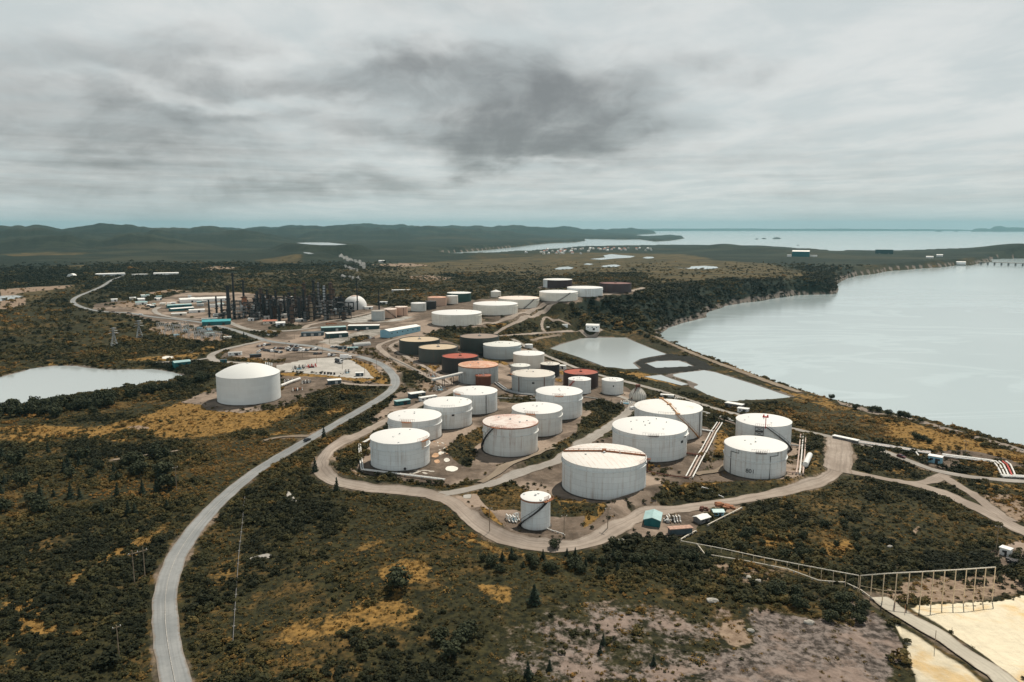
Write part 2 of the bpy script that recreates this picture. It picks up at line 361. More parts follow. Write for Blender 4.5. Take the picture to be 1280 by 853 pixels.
# painted zones of ground cover in order: cover, outline, weight, wobble in pixels
ZONES = [
    ('forest', [(-200, 298), (300, 296), (560, 296), (600, 322), (560, 332), (430, 348), (300, 362), (200, 368), (100, 358), (-200, 362)], .8, 2.5),
    ('moor', [(560, 326), (640, 323), (760, 312), (900, 316), (960, 322), (1000, 335), (960, 348), (900, 352), (840, 352), (800, 344), (740, 342), (690, 346), (640, 352), (560, 350), (500, 350), (480, 340), (500, 331)], 1, 2.5),
    ('moor', [(500, 350), (430, 346), (300, 360), (210, 366), (240, 348), (310, 340), (420, 335), (490, 332)], .55, 2),
    ('scrub', [(720, 347), (760, 342), (800, 341), (806, 344), (780, 351), (740, 353)], .9, 1),
    ('scrub', [(560, 342), (640, 342), (680, 352), (640, 362), (560, 364), (470, 366), (430, 362), (440, 352)], .9, 2),
    ('moor', [(0, 366), (40, 361), (90, 356), (100, 358), (60, 365), (30, 380), (0, 386)], 1, 1.5),
    ('brown', [(0, 362), (40, 359), (92, 356.5), (80, 361), (30, 366), (0, 368)], 1, 1),
    ('brown', [(0, 376), (30, 372), (34, 380), (10, 386), (0, 387)], .9, 1),
    ('moor', [(0, 318), (60, 315), (122, 316), (90, 319), (20, 321)], .8, .6),
    ('moor', [(60, 333), (110, 331), (100, 335)], .8, .6),
    ('moor', [(318, 326), (345, 322), (380, 323), (382, 329), (350, 330.5), (330, 330)], .9, 1.5),
    ('gold', [(325, 327), (350, 324), (378, 325), (378, 328), (350, 329)], .35, 1.5),
    ('brown', [(245, 336), (270, 333), (310, 335), (290, 338), (255, 338)], .7, 1),
    ('brown', [(460, 331), (510, 329), (540, 332), (500, 334)], .8, 1),
    ('brown', [(510, 345), (540, 344), (570, 348), (540, 352), (515, 350)], .6, 1),
    ('moor', [(500, 292), (530, 295), (520, 299), (490, 298)], .5, 1),
    ('brown', [(180, 366), (215, 362), (240, 364), (215, 367), (190, 368)], .8, .7),
    ('forest', [(720, 372), (760, 368), (800, 362), (840, 356), (900, 350), (960, 350), (1040, 342), (1050, 355), (1046, 369), (960, 376), (910, 386), (860, 405), (825, 420), (790, 415), (760, 410), (735, 402), (700, 395)], 1, 1.5),
    ('forest', [(840, 318), (920, 312), (1000, 316), (1060, 318), (1160, 316), (1300, 316), (1300, 322), (1210, 331), (1100, 341), (1046, 350), (1000, 345), (960, 330), (880, 325)], .75, 2),
    ('moor', [(955, 335), (1000, 338), (1015, 344), (985, 350), (950, 346)], .8, 1.5),
    # gravel works yards
    ('gravel', [(118, 380), (150, 376), (185, 377), (230, 366), (300, 366), (345, 370), (440, 378), (480, 384), (545, 383), (600, 374), (670, 372), (720, 378), (700, 386), (650, 402), (618, 414), (560, 412), (530, 420), (575, 430), (600, 437), (655, 436), (700, 456), (750, 472), (772, 480), (800, 494), (780, 510), (740, 503), (700, 512), (690, 530), (640, 490), (590, 486), (548, 496), (505, 512), (470, 528), (455, 530), (490, 500), (505, 485), (500, 470), (480, 462), (475, 490), (440, 486), (400, 489), (380, 500), (355, 492), (350, 470), (330, 452), (290, 446), (272, 448), (285, 438), (330, 426), (280, 412), (220, 408), (196, 402), (140, 392), (115, 386)], 1, 1.5),
    ('pale', [(395, 428), (440, 416), (470, 410), (480, 416), (450, 428), (420, 434)], .5, 2),
    ('pale', [(410, 400), (440, 394), (475, 392), (520, 396), (500, 402), (440, 404)], .55, 2),
    ('brown', [(500, 440), (520, 452), (545, 478), (530, 492), (515, 480), (508, 466), (496, 450)], .7, 2),
    ('brown', [(560, 400), (640, 388), (690, 378), (700, 382), (650, 396), (600, 408)], .6, 2),
    ('brown', [(130, 382), (160, 378), (190, 380), (196, 388), (170, 388)], .7, 1.5),
    ('scrub', [(285, 412), (300, 415), (326, 427), (300, 432), (270, 441), (262, 441), (262, 430), (275, 422)], 1, 1),
    ('scrub', [(278, 408), (300, 411), (330, 416), (350, 417), (340, 423), (318, 420), (292, 413)], .9, .8),
    ('scrub', [(336, 409), (360, 406.5), (388, 408), (380, 413), (350, 413.5), (335, 412)], .8, .8),
    ('scrub', [(424, 431), (452, 421), (460, 420), (456, 424), (438, 431), (428, 433)], .9, .8),
    ('scrub', [(448, 444), (475, 452), (498, 468), (505, 490), (530, 470), (520, 466), (490, 452), (468, 438), (452, 436)], .55, 2),
    ('gold', [(425, 446), (445, 449), (468, 458), (482, 473), (482, 480), (468, 478), (460, 470), (440, 455)], .8, 1.2),
    ('gold', [(350, 466), (400, 465), (440, 470), (465, 475), (450, 478), (400, 472), (350, 470)], .8, 1),
    ('pale', [(345, 457), (378, 450), (420, 446), (440, 450), (458, 461), (468, 473), (440, 473), (400, 469), (370, 466), (348, 465)], .8, .6),
    ('scrub', [(282, 452), (300, 449), (360, 450), (345, 455), (300, 457)], .6, 1),
    ('gold', [(300, 446), (330, 449), (345, 455), (310, 454)], .5, 1),
    ('scrub', [(448, 478), (478, 484), (470, 496), (440, 517), (400, 540), (360, 540), (380, 520), (390, 500), (400, 486)], 1, 2),
    ('gold', [(495, 432), (512, 436), (520, 442), (512, 446), (500, 440)], .8, 1),
    ('gold', [(512, 448), (520, 446), (528, 452), (550, 458), (552, 464), (530, 462)], .8, 1),
    ('gold', [(600, 448), (640, 447), (640, 454), (610, 456)], .9, 1),
    ('gold', [(690, 462), (704, 464), (704, 478), (694, 476)], .9, 1),
    ('scrub', [(525, 418), (545, 413), (590, 413), (580, 420), (550, 422)], .5, 1),
    ('scrub', [(600, 412), (640, 399), (680, 388), (720, 380), (720, 395), (750, 412), (700, 418), (620, 420)], .85, 1.5),
    ('gold', [(605, 410), (625, 404), (640, 402), (630, 408), (610, 414)], .5, 1),
    ('scrub', [(660, 424), (720, 415), (800, 412), (830, 424), (900, 452), (940, 468), (930, 470), (880, 458), (830, 440), (790, 425), (745, 420), (690, 432), (720, 448), (760, 462), (740, 462), (700, 448), (670, 434)], .9, 1.2),
    ('dark', [(786, 452), (800, 446), (835, 442), (868, 448), (895, 460), (880, 464), (845, 468), (805, 466), (792, 461)], .8, .6),
    ('dark', [(779, 420), (822, 418.5), (862, 436), (903, 453), (905, 460), (868, 450), (835, 442), (798, 427)], .45, .5),
    ('gold', [(770, 464), (800, 466), (825, 470), (845, 482), (820, 482), (790, 472)], .7, 1.2),
    ('scrub', [(780, 472), (830, 478), (870, 490), (905, 506), (880, 506), (830, 490), (790, 478)], .7, 1.2),
    ('gold', [(905, 457), (945, 466), (990, 480), (1015, 492), (1060, 506), (1120, 522), (1165, 533), (1230, 550), (1285, 568), (1290, 592), (1240, 590), (1170, 578), (1120, 560), (1060, 545), (1010, 530), (960, 515), (1000, 497), (960, 483), (910, 463)], .55, 3),
    ('scrub', [(960, 508), (1010, 505), (1060, 515), (1110, 535), (1130, 555), (1080, 550), (1020, 538), (970, 522)], .9, 2.5),
    ('gold', [(1125, 530), (1170, 536), (1230, 553), (1290, 572), (1290, 588), (1230, 574), (1180, 562), (1140, 558), (1118, 545)], .95, 2),
    ('gravel', [(1148, 575), (1175, 564), (1205, 562), (1245, 570), (1280, 582), (1280, 588), (1240, 580), (1200, 574), (1200, 582), (1180, 590), (1160, 586)], .85, 1),
    ('beach', [(1030, 496), (1050, 502), (1165, 529), (1285, 563), (1285, 568), (1165, 533), (1050, 505)], 1, .7),
    # pads round the front tanks
    ('gravel', [(456, 560), (453, 592), (500, 601), (556, 606), (600, 605), (640, 590), (700, 568), (735, 545), (770, 518), (775, 500), (740, 492), (690, 492), (620, 488), (560, 500), (520, 515)], 1, 1),
    ('scrub', [(557, 566), (575, 552), (604, 536), (608, 550), (602, 562), (592, 574), (588, 585), (577, 583)], 1, 1.2),
    ('gold', [(596, 538), (606, 535), (604, 556), (598, 552)], .5, 1),
    ('scrub', [(612, 586), (650, 579), (690, 562), (716, 548), (722, 552), (700, 570), (660, 584), (630, 590)], 1, 1),
    ('scrub', [(727, 506), (752, 503), (778, 512), (768, 524), (745, 540), (725, 552), (714, 556), (722, 540), (734, 520)], 1, 1),
    ('scrub', [(622, 494), (680, 498), (670, 505), (625, 503)], .8, 1),
    ('scrub', [(640, 556), (655, 540), (672, 545), (660, 560)], 0, 1),
    ('scrub', [(413, 560), (436, 545), (470, 530), (500, 515), (486, 520), (462, 548), (445, 560), (447, 584), (465, 597), (520, 603), (560, 608), (590, 600), (634, 594), (636, 600), (600, 610), (560, 618), (500, 613), (440, 604), (415, 594), (408, 578)], 1, 1),
    ('brown', [(432, 565), (440, 570), (440, 580), (450, 592), (468, 598), (450, 600), (434, 586)], .7, 1),
    ('gravel', [(640, 600), (690, 583), (735, 552), (770, 545), (870, 530), (905, 540), (900, 560), (880, 590), (905, 590), (920, 570), (1010, 575), (1000, 600), (940, 604), (880, 604), (830, 612), (800, 626), (760, 634), (720, 634), (690, 616), (660, 622)], 1, 1),
    ('gold', [(795, 578), (830, 583), (850, 592), (830, 600), (805, 594)], .45, 1.5),
    ('gold', [(880, 540), (910, 530), (918, 548), (900, 575), (880, 598), (872, 592), (890, 560)], .85, 1.5),
    ('gold', [(985, 540), (1000, 545), (1000, 570), (988, 585)], .6, 1.5),
    ('scrub', [(1012, 540), (1035, 552), (1038, 585), (1020, 603), (960, 613), (880, 622), (820, 630), (800, 640), (770, 645), (765, 630), (800, 622), (850, 608), (900, 604), (960, 604), (1000, 600), (1015, 570)], .95, 1.5),
    ('gold', [(770, 628), (820, 615), (860, 606), (920, 605), (900, 610), (850, 617), (800, 628), (770, 637)], .85, 1),
    ('gold', [(1012, 550), (1028, 556), (1028, 580), (1015, 590)], .6, 1.5),
    ('gold', [(1062, 560), (1100, 570), (1160, 590), (1165, 598), (1120, 598), (1080, 588)], .4, 3),
    ('gold', [(1190, 577), (1240, 584), (1275, 598), (1230, 595)], .5, 2),
    ('gold', [(1200, 600), (1280, 606), (1290, 640), (1240, 625)], .5, 3),
    ('brown', [(1215, 620), (1260, 615), (1300, 640), (1300, 660), (1255, 650)], .8, 2),
    # inside the road loop
    ('scrub', [(590, 622), (618, 606), (650, 606), (690, 618), (740, 634), (750, 646), (700, 640), (650, 640), (610, 636)], .9, 1.5),
    ('gravel', [(570, 622), (596, 618), (612, 640), (640, 638), (652, 640), (700, 648), (752, 640), (778, 632), (790, 645), (770, 664), (730, 678), (680, 680), (630, 672), (600, 654), (582, 636)], 1, 1.2),
    ('gold', [(602, 640), (612, 640), (625, 655), (632, 667), (620, 662), (606, 650)], .9, .8),
    ('gold', [(690, 630), (740, 630), (760, 640), (742, 655), (730, 662), (728, 652), (735, 638), (700, 636)], .7, 1),
    ('scrub', [(702, 634), (748, 634), (746, 646), (704, 648)], .8, .8),
    ('brown', [(184, 411), (200, 408), (250, 412), (285, 419), (284, 428), (240, 427), (200, 419)], .9, .8),
    ('pale', [(577, 618), (590, 616), (588, 624), (580, 624)], .9, .5),
    ('gravel', [(785, 668), (790, 648), (815, 640), (870, 635), (900, 632), (905, 640), (880, 652), (862, 668), (820, 672)], 1, 1),
    ('brown', [(870, 628), (930, 628), (925, 640), (890, 646)], .7, 1),
    # open country, left and front
    ('gold', [(135, 532), (165, 524), (200, 514), (240, 500), (275, 483), (280, 500), (310, 512), (360, 508), (375, 500), (372, 516), (340, 530), (300, 540), (250, 548), (200, 546), (150, 540)], .98, 1.5),
    ('gravel', [(226, 504), (250, 492), (275, 484), (275, 498), (252, 508)], .9, 1),
    ('gravel', [(250, 506), (275, 497), (350, 492), (385, 492), (372, 502), (340, 512), (300, 516), (258, 514)], .9, 1),
    ('gold', [(0, 531), (60, 530), (125, 535), (150, 545), (175, 556), (120, 552), (70, 548), (40, 558), (0, 548)], .75, 3),
    ('gold', [(0, 462), (60, 452), (110, 448), (80, 456), (20, 466)], .5, 3),
    ('gold', [(140, 450), (200, 446), (240, 440), (268, 432), (280, 436), (262, 442), (240, 450), (190, 452)], .7, 2),
    ('gold', [(90, 438), (150, 432), (200, 428), (170, 436), (110, 442)], .35, 3),
    ('gold', [(50, 410), (120, 405), (150, 410), (90, 416)], .3, 3),
    ('moor', [(0, 400), (100, 392), (180, 402), (180, 430), (60, 450), (0, 455)], .35, 4),
    ('gold', [(330, 543), (355, 536), (362, 540), (340, 548)], .7, 1.5),
    ('gold', [(403, 516), (430, 508), (445, 510), (420, 520)], .7, 1.5),
    ('gold', [(0, 752), (40, 745), (75, 755), (110, 785), (60, 808), (0, 805)], .72, 6),
    ('gold', [(60, 725), (100, 708), (140, 685), (180, 668), (215, 652), (205, 668), (180, 695), (130, 708), (90, 735)], .78, 4.5),
    ('gold', [(185, 770), (195, 700), (222, 672), (214, 700), (204, 745), (204, 800), (215, 850), (200, 850)], .55, 2),
    ('gold', [(330, 785), (370, 775), (420, 765), (450, 745), (500, 740), (540, 770), (480, 795), (420, 795), (350, 805)], .62, 7),
    ('gold', [(465, 715), (500, 700), (545, 705), (530, 725), (480, 728)], .7, 6),
    ('gold', [(600, 730), (640, 735), (640, 760), (600, 745)], .6, 6),
    ('gold', [(560, 655), (590, 668), (640, 685), (700, 692), (780, 680), (840, 676), (800, 690), (700, 702), (620, 694), (570, 675)], .5, 3),
    ('gold', [(250, 720), (290, 690), (320, 690), (290, 730), (260, 760)], .35, 5),
    ('gold', [(430, 690), (470, 672), (500, 670), (460, 690)], .45, 4),
    ('gold', [(960, 670), (990, 664), (1010, 685), (980, 695), (950, 680)], .7, 4),
    ('gold', [(1020, 680), (1075, 672), (1085, 690), (1040, 702), (1010, 700)], .65, 4),
    ('brown', [(895, 700), (960, 700), (1000, 712), (960, 740), (900, 735), (860, 715)], .45, 4),
    ('gravel', [(1100, 700), (1130, 706), (1118, 714)], .7, 2),
    # stony slope, bottom right
    ('rock', [(650, 780), (690, 745), (760, 738), (830, 742), (890, 755), (940, 760), (1000, 750), (1060, 755), (1100, 765), (1130, 800), (1145, 870), (760, 870), (660, 830)], .5, 9),
    ('rock', [(960, 770), (1010, 745), (1080, 760), (1108, 772), (1130, 810), (1145, 870), (940, 870), (930, 800)], 1, 2.5),
    ('scrub', [(940, 735), (980, 730), (1010, 745), (1075, 765), (1060, 785), (1000, 770), (960, 760)], .8, 4),
    ('brown', [(900, 775), (930, 772), (945, 805), (915, 812), (898, 795)], .8, 2),
    ('sand', [(1108, 764), (1160, 757), (1250, 752), (1290, 742), (1330, 735), (1600, 735), (1600, 900), (1150, 900), (1140, 850), (1126, 800), (1112, 775)], 1, 1.5),
    ('brown', [(1104, 737), (1160, 722), (1250, 718), (1300, 715), (1300, 732), (1240, 745), (1160, 754), (1108, 752)], .9, 1.5),
    ('gravel', [(1225, 690), (1260, 680), (1300, 670), (1300, 700), (1250, 712)], .8, 2),
    ('pale', [(1108, 764), (1140, 759), (1168, 775), (1212, 808), (1268, 858), (1290, 880), (1140, 880), (1136, 840), (1122, 792)], .45, 3),
    ('pale', [(354, 614), (362, 612), (367, 618), (373, 627), (362, 626), (356, 622)], 1, .8),
    ('pale', [(311, 698), (324, 694.5), (336, 693), (342, 696), (326, 700), (314, 701)], 1, .8),
    ('brown', [(1138, 664), (1146, 656), (1154, 660), (1146, 668), (1140, 669)], .95, 1.2),
    ('brown', [(160, 534), (174, 532.5), (188, 535), (176, 538.5)], .9, 1),
]
BERMS = [  # earth dykes: line, height, half width (m)
    ([(430, 548), (412, 566), (410, 580), (424, 596), (470, 606), (540, 614)], 1.8, 4),
    ([(575, 552), (590, 548), (605, 538)], 2.2, 4), ([(580, 580), (563, 568), (575, 554)], 2.2, 4),
    ([(622, 590), (655, 581), (695, 566), (718, 551), (735, 530), (752, 508)], 2.4, 5), ([(752, 508), (778, 512)], 2.0, 4),
    ([(770, 636), (830, 618), (900, 610), (980, 606), (1018, 592), (1022, 560)], 2.4, 5),
    ([(600, 640), (625, 664), (680, 676), (740, 668), (765, 645), (730, 634), (690, 630)], 2.0, 3.5),
    ([(820, 420.5), (850, 436), (890, 452), (935, 469), (985, 486)], 0.5, 5),
    ([(793, 455), (806, 446.5), (845, 443.5), (872, 449)], 0.5, 5), ([(800, 466), (850, 463), (892, 461)], 0.5, 4),
    ([(664, 426), (690, 440), (730, 456), (760, 464)], 0.5, 4),
]
# ------------------------------------------------------------------ materials
def new_mat(name):
    m = bpy.data.materials.new(name)
    m.use_nodes = True
    nt = m.node_tree
    nt.nodes.clear()
    return m, nt


class NT:
    """short hand for building node trees"""
    def __init__(self, nt):
        self.nt = nt

    def n(self, typ, **kw):
        nd = self.nt.nodes.new(typ)
        for k, v in kw.items():
            setattr(nd, k, v)
        return nd

    def link(self, a, b):
        self.nt.links.new(a, b)

    def val(self, sock, v):
        if hasattr(v, 'links'):
            self.link(v, sock)
        else:
            if isinstance(v, (tuple, list)) and len(v) == 3 and sock.type == 'RGBA':
                v = (*v, 1)
            sock.default_value = v

    def math(self, op, a, b=0.0, c=0.0, clamp=False):
        nd = self.n('ShaderNodeMath', operation=op, use_clamp=clamp)
        self.val(nd.inputs[0], a)
        self.val(nd.inputs[1], b)
        if len(nd.inputs) > 2:
            self.val(nd.inputs[2], c)
        return nd.outputs[0]

    def mix(self, f, a, b, blend='MIX'):
        nd = self.n('ShaderNodeMix', data_type='RGBA', blend_type=blend)
        self.val(nd.inputs[0], f)
        self.val(nd.inputs[6], a)
        self.val(nd.inputs[7], b)
        return nd.outputs[2]

    def noise(self, vec, scale, detail=4, rough=.55, dist=0.0, out=0):
        nd = self.n('ShaderNodeTexNoise')
        if vec is not None:
            self.link(vec, nd.inputs['Vector'])
        nd.inputs['Scale'].default_value = scale
        nd.inputs['Detail'].default_value = detail
        nd.inputs['Roughness'].default_value = rough
        nd.inputs['Distortion'].default_value = dist
        return nd.outputs[out]

    def step(self, x, a, b):
        nd = self.n('ShaderNodeMapRange', interpolation_type='SMOOTHSTEP')
        self.val(nd.inputs[0], x)
        nd.inputs[1].default_value = a
        nd.inputs[2].default_value = b
        return nd.outputs[0]

    def scale(self, vec, s, loc=None):
        nd = self.n('ShaderNodeMapping')
        self.link(vec, nd.inputs[0])
        nd.inputs['Scale'].default_value = s
        if loc is not None:
            self.val(nd.inputs['Location'], loc)
        return nd.outputs[0]

    def bsdf(self, col, rough=.8, metal=0.0, spec=.3, bump=None, bump_d=.1, bump_s=.6):
        p = self.n('ShaderNodeBsdfPrincipled')
        self.val(p.inputs['Base Color'], col)
        self.val(p.inputs['Roughness'], rough)
        self.val(p.inputs['Metallic'], metal)
        p.inputs['Specular IOR Level'].default_value = spec
        if bump is not None:
            b = self.n('ShaderNodeBump')
            b.inputs['Strength'].default_value = bump_s
            b.inputs['Distance'].default_value = bump_d
            self.link(bump, b.inputs['Height'])
            self.link(b.outputs[0], p.inputs['Normal'])
        o = self.n('ShaderNodeOutputMaterial')
        self.link(p.outputs[0], o.inputs[0])
        return p


def plain(name, col, rough=.7, metal=0.0, var=.18, scale=1.2, spec=.3):
    """one paint with weathering"""
    m, nt = new_mat(name)
    t = NT(nt)
    tc = t.n('ShaderNodeTexCoord')
    oi = t.n('ShaderNodeObjectInfo')
    off = t.math('MULTIPLY', oi.outputs['Random'], 50.0)
    cv = t.n('ShaderNodeCombineXYZ')
    t.link(off, cv.inputs[0])
    t.link(off, cv.inputs[1])
    v = t.scale(tc.outputs['Object'], (1, 1, .5), cv.outputs[0])
    f = t.noise(v, scale, 5, .6)
    c = t.mix(t.step(f, .3, .75), [x * (1 - var) for x in col], [min(1, x * (1 + var * .6)) for x in col])
    t.bsdf(c, rough, metal, spec)
    return m


def tank_wall(name, col, dirt=(.16, .1, .06), amount=.35, seam=.14, plates=True):
    m, nt = new_mat(name)
    t = NT(nt)
    tc = t.n('ShaderNodeTexCoord')
    oi = t.n('ShaderNodeObjectInfo')
    off = t.math('MULTIPLY', oi.outputs['Random'], 90.0)
    cv = t.n('ShaderNodeCombineXYZ')
    t.link(off, cv.inputs[0])
    t.link(off, cv.inputs[1])
    ob = tc.outputs['Object']
    streak = t.noise(t.scale(ob, (1, 1, .05), cv.outputs[0]), .8, 5, .65)
    blot = t.noise(t.scale(ob, (1, 1, 1), cv.outputs[0]), .12, 4, .6)
    f = t.math('MULTIPLY', t.step(streak, .47, .74), t.math('ADD', t.step(blot, .35, .7), .25))
    c = t.mix(t.math('MULTIPLY', f, amount), col, dirt)
    c = t.mix(t.math('MULTIPLY', t.step(blot, .45, .75), .12), c, [x * .6 for x in col])
    if plates:
        sx = t.n('ShaderNodeSeparateXYZ')
        t.link(ob, sx.inputs[0])
        ang = t.math('ARCTAN2', sx.outputs[1], sx.outputs[0])
        row = t.math('MULTIPLY', sx.outputs[2], 1 / 2.4)
        h = t.math('ABSOLUTE', t.math('SUBTRACT', t.math('FRACT', row), .5))
        a2 = t.math('ADD', t.math('MULTIPLY', ang, 14 / (2 * PI)), t.math('MULTIPLY', t.math('FLOOR', row), .37))
        g = t.math('ABSOLUTE', t.math('SUBTRACT', t.math('FRACT', a2), .5))
        s = t.math('MAXIMUM', t.step(h, .46, .5), t.step(g, .485, .5))
        # each plate takes the paint a little differently
        pid = t.n('ShaderNodeCombineXYZ')
        t.link(t.math('FLOOR', row), pid.inputs[0])
        t.link(t.math('FLOOR', t.math('ADD', a2, .5)), pid.inputs[1])
        t.link(off, pid.inputs[2])
        wn = t.n('ShaderNodeTexWhiteNoise')
        t.link(pid.outputs[0], wn.inputs[0])
        c = t.mix(t.math('MULTIPLY', wn.outputs[0], .17), c, [x * .55 for x in col])
        c = t.mix(t.math('MULTIPLY', s, seam), c, [x * .35 for x in col])
    t.bsdf(c, .55, 0, .35)
    return m


def tank_roof(name, col, rust=(.42, .2, .11), lo=.62, hi=.8, amount=.8, sc=.12, ribs=False):
    m, nt = new_mat(name)
    t = NT(nt)
    tc = t.n('ShaderNodeTexCoord')
    oi = t.n('ShaderNodeObjectInfo')
    off = t.math('MULTIPLY', oi.outputs['Random'], 70.0)
    cv = t.n('ShaderNodeCombineXYZ')
    t.link(off, cv.inputs[0])
    t.link(off, cv.inputs[1])
    ob = tc.outputs['Object']
    v = t.scale(ob, (1, 1, 1), cv.outputs[0])
    big = t.noise(v, sc, 5, .68)
    fine = t.noise(v, 1.3, 5, .7)
    f = t.math('MULTIPLY', t.step(big, lo, hi), t.step(fine, .3, .62))
    if ribs:
        sx = t.n('ShaderNodeSeparateXYZ')
        t.link(v, sx.inputs[0])
        q = t.math('ADD', sx.outputs[0], t.math('MULTIPLY', sx.outputs[1], .35))
        w = t.math('ABSOLUTE', t.math('SUBTRACT', t.math('FRACT', t.math('MULTIPLY', q, .42)), .5))
        ln = t.math('MULTIPLY', t.step(w, .36, .47), t.step(t.noise(v, .35, 4, .6), .38, .58))
        f = t.math('MAXIMUM', f, t.math('MULTIPLY', ln, .6))
    c = t.mix(t.math('MULTIPLY', f, amount), col, rust)
    c = t.mix(t.math('MULTIPLY', t.step(fine, .5, .75), .15), c, [x * .6 for x in col])
    t.bsdf(c, .6, 0, .3)
    return m


WHITE = (.80, .80, .78)
WALLS = {
    'white': tank_wall('white tank paint', (.70, .73, .73), (.30, .19, .12), .65, .42),
    'stained': tank_wall('stained white tank paint', (.64, .65, .63), (.28, .13, .07), .75, .22),
    'domewhite': tank_wall('smooth white tank paint', (.70, .73, .73), (.45, .42, .38), .15, .07),
    'cream': tank_wall('cream tank paint', (.74, .71, .64), (.42, .28, .18), .35, .22),
    'grey': tank_wall('pale grey tank paint', (.42, .45, .45), (.2, .13, .09), .55, .3),
    'pale': tank_wall('light grey tank paint', (.58, .61, .58), (.3, .2, .15), .4, .2),
    'blue': tank_wall('blue grey tank paint', (.42, .48, .50), (.3, .22, .18), .3, .2),
    'green': tank_wall('dark green tank paint', (.035, .047, .043), (.09, .06, .04), .5, .3),
    'teal': tank_wall('deep green tank paint', (.02, .07, .06), (.09, .06, .04), .3, .3),
    'slate': tank_wall('slate tank paint', (.065, .075, .068), (.13, .08, .05), .5, .3),
    'black': tank_wall('black tank paint', (.025, .026, .027), (.09, .04, .03), .5, .3),
    'maroon': tank_wall('maroon tank paint', (.045, .024, .022), (.12, .05, .03), .5, .3),
    'plum': tank_wall('plum tank paint', (.05, .03, .033), (.1, .05, .04), .4, .3),
    'rust': tank_wall('rusted tank plate', (.13, .045, .025), (.06, .02, .015), .7, .3),
    'pink': tank_wall('salmon tank paint', (.55, .38, .29), (.35, .15, .09), .5, .25),
}
ROOFS = {
    'white': tank_roof('white roof paint', (.69, .69, .68), (.5, .4, .33), .68, .85, .35),
    'domewhite': tank_roof('white dome paint', (.66, .67, .66), (.6, .5, .42), .75, .9, .2),
    'whiterust': tank_roof('white roof paint with faint rust', (.69, .69, .67), (.55, .36, .22), .56, .72, .55),
    'rustpatch': tank_roof('pink rusting roof', (.68, .62, .58), (.38, .15, .10), .42, .64, .9, .06),
    'rustribs': tank_roof('white roof with rusty ribs', (.68, .66, .63), (.45, .25, .16), .46, .74, .6, .1, True),
    'orange': tank_roof('orange rusted roof', (.62, .42, .31), (.45, .15, .06), .36, .56, .9, .14),
    'red': tank_roof('red primer roof', (.36, .07, .035), (.2, .05, .03), .45, .7, .8),
    'rust': tank_roof('brown rusted roof', (.30, .09, .05), (.12, .04, .03), .45, .7, .8),
    'tan': tank_roof('tan roof', (.50, .40, .28), (.3, .2, .13), .5, .7, .5),
    'brown': tank_roof('dull brown roof', (.26, .2, .16), (.15, .1, .08), .5, .7, .5),
    'pale': tank_roof('pale grey roof', (.62, .63, .6), (.4, .3, .22), .58, .75, .5),
    'dirty': tank_roof('dirty pale roof', (.58, .55, .5), (.32, .25, .2), .45, .7, .7),
    'pinkish': tank_roof('pinkish roof', (.74, .64, .57), (.5, .3, .22), .45, .7, .6),
    'plumroof': tank_roof('plum roof', (.16, .06, .05), (.09, .04, .035), .45, .7, .6),
    'black': tank_roof('black roof', (.04, .04, .04), (.09, .06, .04), .5, .7, .6),
    'grey': tank_roof('grey roof', (.36, .34, .31), (.25, .17, .13), .5, .7, .6),
}
